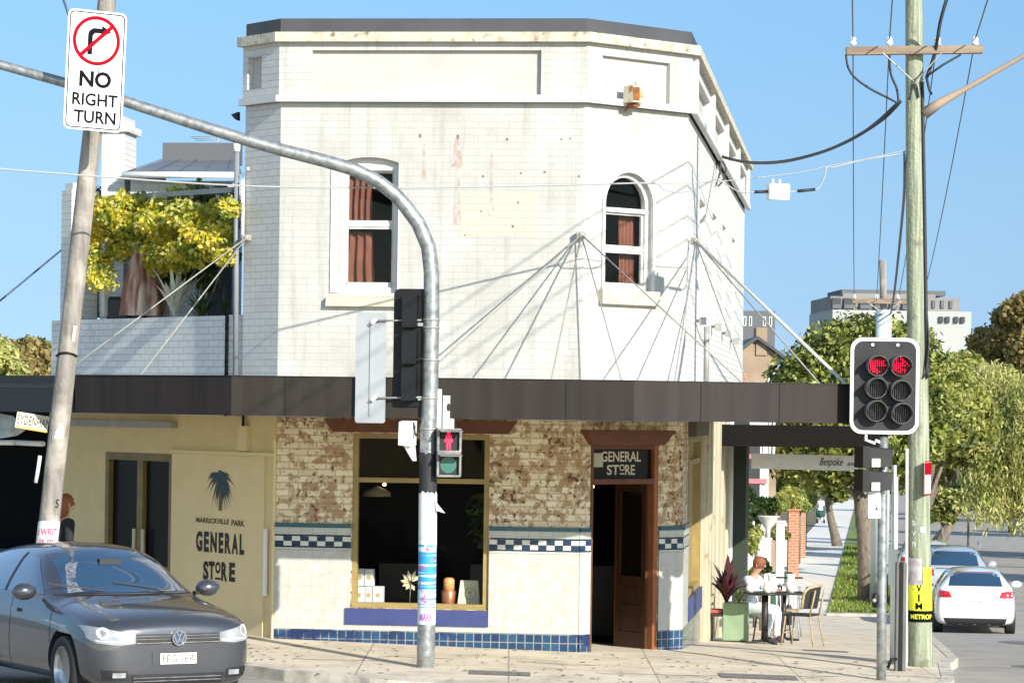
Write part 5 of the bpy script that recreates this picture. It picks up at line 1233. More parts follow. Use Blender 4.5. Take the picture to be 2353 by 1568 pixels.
def decal(bvh, poly, axis, L2W, name, m, parent, off=.004, cuts=3, label=None, thick=.0, sgn=1):
    """project a 2-D outline on to the body: axis 'F' front (y,z), 'B' back, 'S' side (x,z) with sgn, 'T' top (x,y)"""
    bm = bmesh.new(); f = bm.faces.new([bm.verts.new((a, b, 0)) for a, b in poly])
    for it in range(7):
        le = [e for e in bm.edges if e.calc_length() > .07]
        if not le: break
        bmesh.ops.triangulate(bm, faces=bm.faces)
        le = [e for e in bm.edges if e.calc_length() > .07]
        bmesh.ops.subdivide_edges(bm, edges=le, cuts=1)
    bmesh.ops.triangulate(bm, faces=bm.faces)
    D = {'F': Vector((-1, 0, 0)), 'B': Vector((1, 0, 0)), 'S': Vector((0, -sgn, 0)), 'T': Vector((0, 0, -1))}[axis]
    last = None
    for v in bm.verts:
        a, b = v.co.x, v.co.y
        o_ = {'F': Vector((4, a, b)), 'B': Vector((-4, a, b)), 'S': Vector((a, sgn * 4, b)), 'T': Vector((a, b, 4))}[axis]
        h = bvh.ray_cast(o_, D)
        if h[0] is None:
            h = bvh.find_nearest(o_ + D * 2.2)
            v.co = h[0] + h[1] * off; continue
        nn = h[1]; 
        if nn.dot(D) > 0: nn = -nn
        v.co = h[0] + nn * off
    bmesh.ops.recalc_face_normals(bm, faces=bm.faces)
    c = sum((f.normal.dot(D) * f.calc_area() for f in bm.faces))
    if c > 0: bmesh.ops.reverse_faces(bm, faces=bm.faces)
    me = bpy.data.meshes.new(name); bm.to_mesh(me); bm.free(); me.transform(L2W); me.materials.append(m)
    for p in me.polygons: p.use_smooth = True
    o = bpy.data.objects.new(name, me); COL.objects.link(o); childof(o, parent)
    if label: o['label'] = label
    return o
def wheel(root, L2W, x, sgn, r=.32, hw=.78, spokes=5, double=True):
    T = L2W @ Matrix.Translation((x, sgn * hw, r)) @ Matrix.Rotation(R(-90) * sgn, 4, 'X')   # local z = outwards
    ty = MB().lathe([(r * .66, -.11), (r * .96, -.11), (r, -.08), (r, .08), (r * .96, .105), (r * .70, .11), (r * .66, .09)], 36, T)
    w_ = ty.build('wheel', tyre_m, root)
    mb = MB().lathe([(r * .66, -.10), (r * .64, .085), (r * .68, .105), (r * .70, .10)], 36, T)
    mb.lathe([(r * .14, .055), (r * .13, .085), (.001, .088)], 16, T)
    for k in range(spokes):
        for dd in ((-.16, .16) if double else (0,)):
            a = 2 * math.pi * k / spokes + .3
            p0 = Vector((math.cos(a + dd * .6) * r * .10, math.sin(a + dd * .6) * r * .10, .07)); p1 = Vector((math.cos(a + dd) * r * .67, math.sin(a + dd) * r * .67, .085))
            t = Vector((-math.sin(a), math.cos(a), 0)) * .017
            mb.hexa([T @ q for q in (p0 - t * 1.3 - Vector((0, 0, .03)), p0 + t * 1.3 - Vector((0, 0, .03)), p0 + t * 1.3, p0 - t * 1.3, p1 - t - Vector((0, 0, .03)), p1 + t - Vector((0, 0, .03)), p1 + t, p1 - t)])
    mb.build('rim', rim_m, w_)
    MB().lathe([(r * .62, -.02), (r * .62, -.01), (.001, -.01)], 24, T).build('brake_disc', mat_dark_disc, w_)
mat_dark_disc = mat('brake_disc_dark', (.03, .03, .03), rough=.6)
def hatch(name, label, centre, head, m, golf=True, sc=(1, 1, 1), group=None, zoff=0):
    """head: heading unit (x,y); centre (x,y)"""
    cx, cy = centre; z = rz(cx, cy) + zoff; hx = Vector((head[0], head[1], 0)).normalized()
    # follow the slope of the road
    zf_, zr_ = rz(cx + hx.x * 1.3, cy + hx.y * 1.3), rz(cx - hx.x * 1.3, cy - hx.y * 1.3)
    hx3 = Vector((hx.x, hx.y, (zf_ - zr_) / 2.6)).normalized(); ly = Vector((-hx.y, hx.x, 0)); lz_ = hx3.cross(ly)
    L2W = Matrix(((hx3.x * sc[0], ly.x * sc[1], lz_.x * sc[2], cx), (hx3.y * sc[0], ly.y * sc[1], lz_.y * sc[2], cy), (hx3.z * sc[0], ly.z * sc[1], lz_.z * sc[2], (zf_ + zr_) / 2 + zoff), (0, 0, 0, 1)))
    root = thing(name, label, 'car', (cx, cy, (zf_ + zr_) / 2), group)
    st = [ # x, zb, w, zmid, zs, ws, ze, we, zt
        (2.13, .26, .44, .42, .60, .43, .68, .36, .70),
        (2.105, .20, .66, .44, .66, .65, .745, .50, .775),
        (2.03, .18, .79, .46, .72, .775, .795, .60, .835),
        (1.88, .18, .86, .48, .77, .835, .84, .65, .885),
        (1.60, .18, .888, .50, .82, .862, .885, .68, .930),
        (1.15, .18, .895, .52, .865, .868, .93, .70, .975),
        (.92, .18, .897, .53, .89, .87, .95, .70, 1.00),
        (.80, .18, .897, .53, .90, .87, .985, .70, 1.04),
        (.30, .18, .897, .54, .93, .87, 1.25, .635, 1.325),
        (.02, .18, .897, .54, .94, .87, 1.36, .60, 1.43),
        (-.45, .18, .897, .54, .95, .87, 1.39, .59, 1.462),
        (-1.10, .18, .897, .54, .965, .87, 1.365, .575, 1.44),
        (-1.62, .18, .89, .56, .98, .86, 1.30, .56, 1.38),
        (-1.80, .18, .875, .58, .99, .84, 1.20, .60, 1.30),
        (-1.98, .20, .85, .60, 1.0, .80, 1.05, .62, 1.08),
        (-2.09, .22, .80, .60, .90, .75, .96, .60, .985),
        (-2.13, .28, .66, .55, .78, .62, .86, .5, .88)]
    b, bvh = car_body(st, None, name, m, root, L2W)
    mb = MB().box(1.0, 1.66, -.6, .6, .2, .6, mat=L2W); mb.box(-1.65, -1.0, -.6, .6, .2, .6, mat=L2W); mb.build('underside', black_matt, root)
    for x in (1.33, -1.30):
        for s in (1, -1): wheel(root, L2W, x, s)
    D = lambda poly, ax, nm, mm, par=root, **k: decal(bvh, poly, ax, L2W, nm, mm, par, **k)
    # glazing
    ws_ = D([(-.66, 1.005), (.66, 1.005), (.60, 1.12), (.545, 1.345), (.30, 1.375), (0, 1.385), (-.30, 1.375), (-.545, 1.345), (-.60, 1.12)], 'F', 'windscreen', dark_glass, off=.004)
    sidep = [(.60, .985), (.35, 1.12), (.02, 1.30), (-.35, 1.345), (-1.0, 1.335), (-1.35, 1.29), (-1.58, 1.14), (-1.50, 1.03), (-.6, .985)]
    for s in (1, -1):
        gl = D(sidep, 'S', 'side_windows', dark_glass, sgn=s, off=.004)
        D([(-.42, .985), (-.36, .985), (-.36, 1.35), (-.42, 1.35)], 'S', 'window_pillar', trim_blk, gl, sgn=s, off=.007)
        D([(.99, .50), (1.0, .50), (.98, .92), (.97, .92)], 'S', 'door_gap', trim_blk, b, sgn=s, off=.003)
        D([(-.13, .30), (-.12, .30), (-.12, .96), (-.13, .96)], 'S', 'door_gap', trim_blk, b, sgn=s, off=.003)
        D([(-.05, .80), (.12, .80), (.12, .835), (-.05, .835)], 'S', 'door_handle', m, root, sgn=s, off=.03)
        # mirrors
        T = L2W @ Matrix.Translation((.58, s * 1.0, 1.02)); sp = Matrix.Diagonal((.10, .13, .085, 1))
        mb = MB().ball((0, 0, 0), 1, 8); mb.v = [tuple(T @ sp @ Vector(v)) for v in mb.v]; mi_ = mb.build('mirror', m, root)
        MB().beam(L2W @ Vector((.60, s * .84, .97)), L2W @ Vector((.58, s * .95, .99)), .05, .04).build('mirror_arm', trim_blk, mi_)
    rw_ = D([(-.58, 1.05), (.58, 1.05), (.52, 1.29), (.42, 1.33), (-.42, 1.33), (-.52, 1.29)], 'B', 'rear_window', dark_glass, off=.005)
    # rear
    for s in (1, -1):
        q = [(s * .50, .80), (s * .80, .80), (s * .83, .90), (s * .82, .965), (s * .56, .93)] if not golf else [(s * .48, .84), (s * .80, .84), (s * .82, .97), (s * .50, .97)]
        D(q if s > 0 else q[::-1], 'B', 'tail_light', lamp_red, off=.006)
    D([(-.62, .20), (.62, .20), (.68, .36), (-.68, .36)], 'B', 'rear_diffuser', trim_blk, off=.006)
    rp = D([(-.20, .66), (.20, .66), (.20, .77), (-.20, .77)], 'B', 'number_plate', plate_m, off=.01)
    D([(-.34, .63), (.34, .63), (.37, .80), (-.37, .80)], 'B', 'plate_recess', m, off=.004)
    # front
    for s in (1, -1):
        q = [(s * .44, .60), (s * .60, .585), (s * .79, .605), (s * .872, .68), (s * .875, .765), (s * .79, .752), (s * .60, .712), (s * .44, .685)]
        hl = D(q if s > 0 else q[::-1], 'F', 'headlight', lamp_clear, off=.007)
        for cy_, cz_, r_ in ((.73, .69, .055), (.56, .645, .040)):
            D([(s * cy_ + r_ * math.cos(t * .52), cz_ + r_ * math.sin(t * .52)) for t in range(12)], 'F', 'lens', lamp_white, hl, off=.012)
        D([(s * .46, .607), (s * .78, .618), (s * .80, .632), (s * .46, .622)], 'F', 'day_light', lamp_white, hl, off=.011)
        D([(s * .50, .26), (s * .74, .27), (s * .76, .36), (s * .52, .35)][::s], 'F', 'fog_light_grille', trim_blk, off=.006)
        fl_ = D([(s * .54, .29), (s * .66, .29), (s * .66, .335), (s * .54, .335)][::s], 'F', 'fog_light', lamp_clear, off=.012)
    g = D([(-.43, .59), (.43, .59), (.43, .685), (-.43, .685)], 'F', 'grille', trim_blk, off=.006)
    for zz in (.600, .635, .662): D([(-.43, zz), (.43, zz), (.43, zz + .004), (-.43, zz + .004)], 'F', 'grille_bar', chrome if zz < .63 else grey_house, g, off=.011)
    ig = D([(-.46, .225), (.46, .225), (.50, .315), (-.50, .315)], 'F', 'lower_grille', trim_blk, off=.006)
    for zz in (.25, .28): D([(-.46, zz), (.46, zz), (.46, zz + .006), (-.46, zz + .006)], 'F', 'grille_bar', grey_house, ig, off=.011)
    np_ = D([(-.19, .405), (.19, .405), (.19, .505), (-.19, .505)], 'F', 'number_plate', plate_m, off=.014)
    D([(-.27, .395), (.27, .395), (.27, .52), (-.27, .52)], 'F', 'plate_holder', m, off=.006)
    D([(-.74, .985), (.74, .985), (.74, .992), (-.74, .992)], 'F', 'bonnet_gap', trim_blk, off=.003)
    return root, bvh, L2W, D, np_, rp

def spot(bvh, L2W, axis, off):
    """surface mapping for text on the front / back of a car"""
    def fn(a, b, o=0):
        y = -a if axis == 'F' else a
        # 'F': seen from the front, the car's left side (+y) is on the viewer's right
        y = a if axis == 'F' else -a
        o_ = Vector((4 if axis == 'F' else -4, y, b)); D = Vector((-1, 0, 0)) if axis == 'F' else Vector((1, 0, 0))
        h = bvh.ray_cast(o_, D); p = h[0] if h[0] else bvh.find_nearest(o_ + D * 2)[0]
        return L2W @ (p - D * (off + o))
    return fn
grey_paint = paint('tungsten_grey_paint', (.085, .085, .095), metal=.6, rough=.30)
psi = R(30); hd = (math.sin(psi), -math.cos(psi))
em = P(407, 1487, 28.75)
gc = (em.x - hd[0] * 2.1, em.y - hd[1] * 2.1)
golf, gb, gM, gD, gnp, _ = hatch('parked_car', 'dark grey metallic hatchback in the foreground turning towards the camera', gc, hd, grey_paint, sc=(1, 1.0, 1.045))
fn = spot(gb, gM, 'F', .016)
text_mb('FEG 16R', fn, -.165, .165, .42, .49, .001, .0, t0=.0).build('lettering', plate_txt, gnp)
# round badge: ring with a V over a W
bd = MB(); c0 = gM @ Vector((2.155, 0, .645)); bfn2 = frame_fn(c0, Vector((-hd[1], hd[0], 0)), (0, 0, 1))
mb = MB().poly(bfn2, circ(0, 0, .072, 28), -.03, .0); badge = mb.build('badge', mat('badge_dark', (.05, .08, .14), rough=.2), golf)
mb = annulus(MB(), bfn2, circ(0, 0, .075, 32), circ(0, 0, .063, 32), .0, .008)
def stroke(mb, pts, w_, z0, z1):
    for a, b in zip(pts, pts[1:]):
        d = (Vector(b) - Vector(a)).normalized(); n_ = Vector((-d.y, d.x)) * w_ / 2; a = Vector(a) - d * w_ * .2; b = Vector(b) + d * w_ * .2
        mb.poly(bfn2, [tuple(a - n_), tuple(b - n_), tuple(b + n_), tuple(a + n_)], z0, z1)
stroke(mb, [(-.028, .056), (0, .008), (.028, .056)], .012, .001, .006)
stroke(mb, [(-.055, .03), (-.026, -.05), (0, -.008), (.026, -.05), (.055, .03)], .012, .001, .007)
mb.build('emblem', chrome, badge)
# wipers
for y0 in (.45, -.25):
    a = gM @ Vector((.86, y0, 1.025)); b = gM @ Vector((.72, y0 - .55, 1.10)); MB().beam(a, b, .015, .012).build('wiper', trim_blk, golf)
MB().box(.33, .40, -.12, .12, 1.24, 1.31, mat=gM).build('interior_mirror', trim_blk, golf)

white_paint_car = paint('white_car_paint', (.72, .72, .70), rough=.25)
silver_paint = paint('silver_car_paint', (.50, .52, .54), metal=.4, rough=.3)
ud = (U.x, U.y)
c1 = street(0, 0); 
def carq(px, Y): q = P(px, 1400, Y); return (q.x, q.y)
ac = carq(2232, 65.5)
aud, ab, aM, aD, _, arp = hatch('parked_car', 'white hatchback seen from behind, parked right of the power pole', ac, ud, white_paint_car, golf=False, sc=(1, .99, .985))
text_mb('DJW 545', spot(ab, aM, 'B', .014), -.16, .16, .68, .75, .001, .0).build('lettering', plate_txt, arp)
mb = MB()
afn = spot(ab, aM, 'B', .012)
aD([(-.40, 1.335), (.40, 1.335), (.40, 1.35), (-.40, 1.35)], 'B', 'brake_light', lamp_red, off=.01)
sc_ = carq(2185, 73.5)
suv, sb, sM, sD, _, srp = hatch('parked_car', 'silver four wheel drive parked just beyond the white hatchback', sc_, ud, silver_paint, golf=True, sc=(1.06, 1.0, 1.17))
for s in (1, -1): MB().tube([sM @ Vector((-1.3, s * .62, 1.44)), sM @ Vector((-.9, s * .63, 1.49)), sM @ Vector((.0, s * .63, 1.48))], .022, 8).build('roof_rail', galv_dull, suv)
sD([(-.45, .98), (.45, .98), (.45, .995), (-.45, .995)], 'B', 'chrome_strip', chrome, off=.008)
w3, *_r = hatch('parked_car', 'white car mostly hidden behind the greenish power pole, beyond the silver one', carq(2128, 88), ud, white_paint_car, golf=True, sc=(1, 1, 1.02))
w4, *_r = hatch('parked_car', 'distant white four wheel drive on the far side of the street at the right edge', carq(2352, 172), (-ud[0], -ud[1]), white_paint_car, sc=(1.08, 1.04, 1.15))
# ---------------- foliage ----------------
def leaf_mesh(name, cen, rad, n, size, m, parent=None, seed=1, shell=.55, droop=0.0, squash=1.0, aspect=.55):
    """cen: (k,3) clump centres, rad: (k,3) radii, n leaves in total spread over the clumps' outer volume"""
    g = np.random.default_rng(seed); cen = np.array(cen, float); rad = np.array(rad, float)
    wt = (rad[:, 0] * rad[:, 1] * rad[:, 2]) ** (2 / 3); wt /= wt.sum()
    idx = g.choice(len(cen), n, p=wt)
    d = g.normal(size=(n, 3)); d /= np.linalg.norm(d, axis=1)[:, None]
    r_ = shell + (1 - shell) * g.random(n) ** .6; r_ *= (1 + .10 * g.normal(size=n))
    p = cen[idx] + d * rad[idx] * r_[:, None]
    p[:, 2] -= droop * g.random(n) ** 2
    nn = d * .6 + g.normal(size=(n, 3)) * .75; nn[:, 2] += .35; nn /= np.linalg.norm(nn, axis=1)[:, None]
    t = g.normal(size=(n, 3)); 
    if droop: t[:, 2] -= 2.5
    t -= nn * (t * nn).sum(1)[:, None]; t /= np.linalg.norm(t, axis=1)[:, None]
    b = np.cross(nn, t); s = size * (.6 + .8 * g.random(n))[:, None]
    v = np.empty((n, 4, 3)); v[:, 0] = p - t * s; v[:, 1] = p + b * s * aspect; v[:, 2] = p + t * s + nn * s * .2; v[:, 3] = p - b * s * aspect
    me = bpy.data.meshes.new(name); me.vertices.add(n * 4); me.vertices.foreach_set('co', v.ravel())
    me.loops.add(n * 4); me.loops.foreach_set('vertex_index', np.arange(n * 4, dtype=np.int32))
    me.polygons.add(n); me.polygons.foreach_set('loop_start', np.arange(0, n * 4, 4, dtype=np.int32)); me.polygons.foreach_set('loop_total', np.full(n, 4, dtype=np.int32))
    me.update(calc_edges=True)
    at = me.attributes.new('rnd', 'FLOAT', 'FACE'); at.data.foreach_set('value', g.random(n).astype(np.float32))
    me.materials.append(m); o = bpy.data.objects.new(name, me); COL.objects.link(o)
    if parent: childof(o, parent)
    return o
def clumps(c, R3, k, seed, rr=(.22, .42), shellb=.62):
    g = random.Random(seed); C_ = []; Rd = []
    for i in range(k):
        while True:
            d = Vector((g.gauss(0, 1), g.gauss(0, 1), g.gauss(0, 1))).normalized()
            if d.z > -.75: break
        q = g.uniform(shellb * .6, shellb * 1.15); f = g.uniform(*rr)
        C_.append((c[0] + d.x * R3[0] * q, c[1] + d.y * R3[1] * q, c[2] + d.z * R3[2] * q)); m_ = (R3[0] + R3[1] + R3[2]) / 3
        Rd.append((m_ * f, m_ * f, m_ * f * .8))
    return C_, Rd
bark = mat('tree_bark', (.12, .095, .07), (.22, .19, .15), scale=6, rough=.9, bump=.6, bscale=20, stretch=(3, 3, .7))
g_dark = leafmat('leaves_dark_green', (.05, .075, .015), (.24, .27, .05), (.58, .58, .17), scale=1.8)
g_olive = leafmat('leaves_olive', (.09, .115, .025), (.33, .35, .08), (.64, .60, .20), scale=.7)
g_yel = leafmat('leaves_willow', (.30, .34, .08), (.56, .55, .19), (.76, .70, .33), scale=.8)
g_brown = leafmat('leaves_bronze', (.16, .13, .04), (.33, .24, .08), (.46, .37, .14), scale=.9)
g_far = leafmat('leaves_far', (.09, .11, .03), (.18, .18, .05), (.28, .26, .09), scale=.4)
def tree(name, label, base, cc, R3, nl, size, m, seed, k=26, trunk=.22, droop=0.0, group=None, lean=None, **kw):
    root = thing(name, label, 'tree', base, group)
    g = random.Random(seed + 50); C_, Rd = clumps(cc, R3, k, seed)
    leaf_mesh('crown', C_, Rd, nl, size, m, root, seed, droop=droop, **kw)
    b = Vector(base); t = Vector(cc) - Vector((0, 0, R3[2] * .55)); mid = b.lerp(t, .5) + Vector((g.uniform(-.15, .15), 0, 0))
    mb = MB().tube([b - Vector((0, 0, .1)), b.lerp(mid, .5), mid, t], [trunk * 1.25, trunk * 1.0, trunk * .85, trunk * .6], 10)
    mb.build('trunk', bark, root)
    for i in range(6):
        e = Vector(C_[(i * 5) % len(C_)]); s0 = mid.lerp(t, g.uniform(.2, 1)); h = s0.lerp(e, .5) + Vector((0, 0, .1))
        MB().tube([s0, h, e], [trunk * .42, trunk * .3, trunk * .1], 6).build('limb', bark, root)
    return root
def gz(px, py, Y): q = P(px, py, Y); return (q.x, q.y, fz(q.x, q.y))
def pxr(px, Y): return px / FPX * Y
# the big verge tree
b1 = gz(1998, 1390, 75)
c1 = P(1975, 945, 75.5)
tree('street_tree', 'broad dark green street tree on the grass verge behind the traffic lights', b1, c1, (pxr(262, 75.5), 2.8, pxr(262, 75.5)), 62000, .085, g_dark, 3, k=54, trunk=.26)
tr2 = gz(2050, 1330, 88)
tree('street_tree', 'second street tree further down the verge, its trunk beside the first one', tr2, P(2150, 985, 92), (pxr(165, 92), 2.4, pxr(245, 92)), 42000, .095, g_olive, 11, k=24, trunk=.2)
tree('street_tree', 'mid green street tree between the apartment block and the willow', gz(2145, 1250, 118), P(2205, 1000, 118), (pxr(140, 118), 3, pxr(235, 118)), 42000, .12, g_olive, 12, k=24, trunk=.24)
tree('willow_tree', 'pale drooping willow at the right edge over the road', gz(2440, 1200, 108), P(2325, 970, 108), (pxr(120, 108), 2.2, pxr(220, 108)), 60000, .12, g_yel, 13, k=22, trunk=.25, droop=2.6, aspect=.25)
tree('bronze_tree', 'tall bronze and green tree behind the willow at the right edge', gz(2380, 1200, 125), P(2350, 830, 125), (pxr(130, 125), 3, pxr(215, 125)), 42000, .13, g_brown, 14, k=22, trunk=.3)
tree('street_tree', 'low yellow green tree hanging over the road beyond the parked cars', gz(2140, 1250, 135), P(2245, 1085, 135), (pxr(85, 135), 2.5, pxr(90, 135)), 13000, .12, g_yel, 15, k=16, trunk=.18)
# shade trees along the footpath and beyond
for i, (px, Y, cx, cy, rx, ry, lb) in enumerate(((1925, 130, 1900, 1070, 110, 105, 'dark street tree far down the footpath, left of the verge grass'), (1975, 170, 1965, 1080, 130, 95, 'distant street tree closing the end of the footpath'), (1780, 112, 1790, 1075, 85, 85, 'garden tree overhanging the front fences'), (2280, 230, 2290, 1090, 110, 75, 'distant tree at the end of the road, under the willow'), (2100, 240, 2120, 1080, 110, 80, 'distant tree at the end of the street behind the parked cars'))):
    tree('street_tree', lb, gz(px, 1200, Y), P(cx, cy, Y), (pxr(rx, Y), 3, pxr(ry, Y)), 9000, .16, (g_dark, g_olive, g_olive, g_far, g_far)[i], 30 + i, k=14, trunk=.2, group='trees down the side street')
# trees on the left skyline
for i, (px, Y, py, rx, ry, mm, lb) in enumerate(((20, 95, 835, 90, 75, g_brown, 'bronze green tree above the left canopy, leftmost'), (85, 100, 835, 55, 58, g_far, 'olive tree on the left skyline beside the balcony'), (-25, 88, 840, 60, 62, g_yel, 'bright green tree at the left edge above the canopy'))):
    q = P(px, py, Y); tree('tree', lb, (q.x, q.y, fz(q.x, q.y)), q, (pxr(rx, Y), 3, pxr(ry, Y)), 13000, .11, mm, 60 + i, k=16, trunk=.2)

# ---------------- balcony garden ----------------
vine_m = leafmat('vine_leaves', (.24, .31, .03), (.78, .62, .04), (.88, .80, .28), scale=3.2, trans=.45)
vine_d = leafmat('vine_leaves_shade', (.04, .075, .015), (.10, .13, .025), (.30, .28, .07), scale=2.0)  # darker copy of the leaves paints shade into the vine's depth and right end
def lp3(px, py, out): s, z = Lf.at(px, py, out); return tuple(Lf.pt(s, z, out))
vt = thing('grape_vine', 'yellow and green autumn vine covering the balcony pergola', 'vine', lp3(240, 728, -.5))
C_ = []; Rd = []; g = random.Random(2)
for i in range(64):
    px = g.uniform(205, 530); t = (px - 205) / 325; top = 455 + (1 - t) * 12 - 14 * math.sin(t * 3.1); bot = 590 + 30 * math.sin(px * .035) + (30 if px < 260 else 0) - (0 if px < 420 else -30)
    py = g.uniform(top, bot); C_.append(lp3(px, py, -g.uniform(-.34, .9))); r_ = g.uniform(.11, .22); Rd.append((r_ * 1.2, r_ * 1.2, r_))
leaf_mesh('foliage', C_, Rd, 17000, .036, vine_m, vt, 5, shell=.3, aspect=.7)
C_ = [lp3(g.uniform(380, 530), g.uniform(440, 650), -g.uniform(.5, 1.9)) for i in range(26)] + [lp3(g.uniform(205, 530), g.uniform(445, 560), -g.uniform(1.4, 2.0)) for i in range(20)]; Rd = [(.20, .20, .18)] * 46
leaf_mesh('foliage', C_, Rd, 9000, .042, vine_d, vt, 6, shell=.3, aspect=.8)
C_ = [lp3(215, y, -.5) for y in range(590, 720, 16)] + [lp3(205, y, -.7) for y in range(650, 720, 16)]; leaf_mesh('foliage', C_, [(.06, .06, .07)] * len(C_), 260, .05, vine_d, vt, 7, shell=.2, aspect=.7)
for a, b in (((212, 470), (225, 722)), ((330, 560), (352, 722)), ((400, 580), (372, 722)), ((520, 560), (470, 722)), ((250, 470), (420, 560)), ((300, 600), (282, 720))):
    MB().tube([lp3(*a, -.9), lp3((a[0] + b[0]) / 2 + 6, (a[1] + b[1]) / 2, -.85), lp3(*b, -.9)], .014, 6).build('stem', bark, vt)
pg = thing('pergola', 'white timber pergola frame on the balcony under the vine', 'pergola', lp3(240, 728, -.3))
for px, out in ((242, -.4), (228, -1.9), (268, -1.9), (292, -2.6)): MB().beam(lp3(px, 726, out), lp3(px + 1, 455, out), .09, .09).build('post', white_paint, pg)
MB().beam(lp3(165, 462, -.4), lp3(537, 436, -.4), .07, .07).build('beam', galv_dull, pg)
for px in (200, 260, 320, 380, 440, 500): MB().beam(lp3(px, 452, -.35), lp3(px, 452, -2.2), .05, .05).build('rafter', galv_dull, pg)
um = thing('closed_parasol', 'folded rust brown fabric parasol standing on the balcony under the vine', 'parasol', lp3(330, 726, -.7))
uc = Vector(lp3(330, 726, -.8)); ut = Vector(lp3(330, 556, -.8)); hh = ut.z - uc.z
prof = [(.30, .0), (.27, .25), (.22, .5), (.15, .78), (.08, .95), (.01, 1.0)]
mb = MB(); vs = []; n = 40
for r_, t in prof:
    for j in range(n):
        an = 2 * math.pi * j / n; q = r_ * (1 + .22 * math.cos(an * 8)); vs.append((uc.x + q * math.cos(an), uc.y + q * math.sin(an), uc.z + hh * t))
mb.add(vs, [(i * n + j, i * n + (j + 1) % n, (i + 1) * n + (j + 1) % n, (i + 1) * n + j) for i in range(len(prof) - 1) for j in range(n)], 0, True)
mb.build('canopy', mat('rust_canvas', (.34, .16, .11), (.85, .62, .54), scale=2.2, rough=.9, stretch=(3, 3, .6), lo=.45, hi=.6), um)  # pinkish pale tone stands in for sun on the cloth, mixed by noise
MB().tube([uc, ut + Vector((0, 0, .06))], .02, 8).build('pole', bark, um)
bq = thing('barbecue', 'black covered barbecue on the balcony behind the parapet', 'barbecue', lp3(290, 728, -.6))
q = Vector(lp3(288, 728, -.7)); z1 = lp3(288, 682, -.7)[2]
MB().box(q.x - .24, q.x + .1, q.y - .2, q.y + .2, q.z - .3, z1).build('cover', mat('black_vinyl', (.015, .017, .025), rough=.5), bq, bevel=.05)
MB().box(q.x + .1, q.x + .3, q.y - .18, q.y + .18, q.z - .3, z1 - .1).build('side_shelf', mat('black_vinyl_side', (.02, .02, .022), rough=.6), bq, bevel=.04)
# pale cactus-like plant and dark pot plants
def spiky(name, label, c, n, h, w_, m, seed=1, thick=.02, bend=.5, cat='plant', potm=None, potr=.12, poth=.22):
    r0 = thing(name, label, cat, c); g = random.Random(seed); mb = MB(); c = Vector(c); z = poth if potm else 0
    for i in range(n):
        a = g.uniform(0, 6.28); l = h * g.uniform(.6, 1.05); sp = g.uniform(.1, 1) * w_; pts = []
        for j in range(6):
            t = j / 5; pts.append(c + Vector((math.cos(a) * sp * t ** 1.4, math.sin(a) * sp * t ** 1.4, z + l * (t - bend * t * t * sp / w_ * .8))))
        s = Vector((-math.sin(a), math.cos(a), 0)); L_ = []; R_ = []
        for j, p in enumerate(pts):
            wd = thick * math.sin(math.pi * min(.98, .12 + j / 5 * .86)); L_.append(p - s * wd); R_.append(p + s * wd)
        mb.add(L_ + R_, [(j, j + 1, 7 + j, 6 + j) for j in range(5)], 0, True)
    mb.build('leaves', m, r0)
    if potm: MB().lathe([(potr * .75, 0), (potr, poth), (potr * 1.06, poth), (potr * 1.06, poth + .03), (potr * .9, poth + .03), (potr * .85, poth - .03), (.001, poth - .03)], 18, Matrix.Translation(c)).build('pot', potm, r0)
    return r0
pale = mat('pale_cactus', (.82, .78, .66), (.62, .60, .48), scale=12, rough=.8)
spiky('cactus_plant', 'pale twisted cactus on the balcony right of the parasol', lp3(402, 735, -.6), 34, .85, .5, pale, 3, .035, .3)
spiky('balcony_plant', 'dark green strappy plant at the right end of the balcony', lp3(462, 740, -.6), 50, .55, .42, mat('dark_strap_leaf', (.04, .07, .02), (.10, .13, .03), scale=8, rough=.6), 4, .02, .6)
spiky('balcony_plant', 'small bushy plant behind the parapet beside the leaning pole', lp3(200, 738, -.6), 40, .5, .25, mat('fresh_leaf', (.10, .16, .03), (.05, .08, .02), scale=8, rough=.6), 5, .02, .5)
spiky('balcony_plant', 'slim dark plant at the far right corner of the balcony', lp3(516, 738, -.5), 18, .5, .12, mat('dark_leaf', (.02, .04, .015), rough=.6), 6, .02, .5)
# tv aerial on the roof screen
ae = thing('tv_aerial', 'thin television aerial above the grey roof screen', 'aerial', P(500, 330, 46))
MB().tube([P(500, 345, 46), P(500, 312, 46)], .012, 6).build('mast', galv_dull, ae)
for i, (y, w_) in enumerate(((314, 42), (318, 36), (322, 30))): MB().tube([P(500 - w_ - 20, y + 1, 46), P(500 + w_ - 12, y - 1, 46)], .006, 5).build('element', galv_dull, ae)
# trees along the far side of the road
for i, (s_, q_, r_, h_, mm, lb) in enumerate(((52, 16.5, 3.2, 3.4, g_olive, 'green roadside tree on the far side of the street, nearest the camera'), (80, 17.5, 4.0, 4.4, g_dark, 'broad green tree on the far side of the street behind the willow'), (120, 17.0, 4.6, 4.6, g_far, 'olive tree far along the opposite side of the street'), (165, 19.0, 6.0, 5.0, g_dark, 'furthest tree on the opposite side of the street'))):
    p = street(s_, q_); zz = fz(p.x, p.y); tree('street_tree', lb, (p.x, p.y, zz), (p.x, p.y, zz + h_ + .8), (r_, r_, h_), 9000, .16, mm, 80 + i, k=16, trunk=.22, group='trees on the far side of the street')
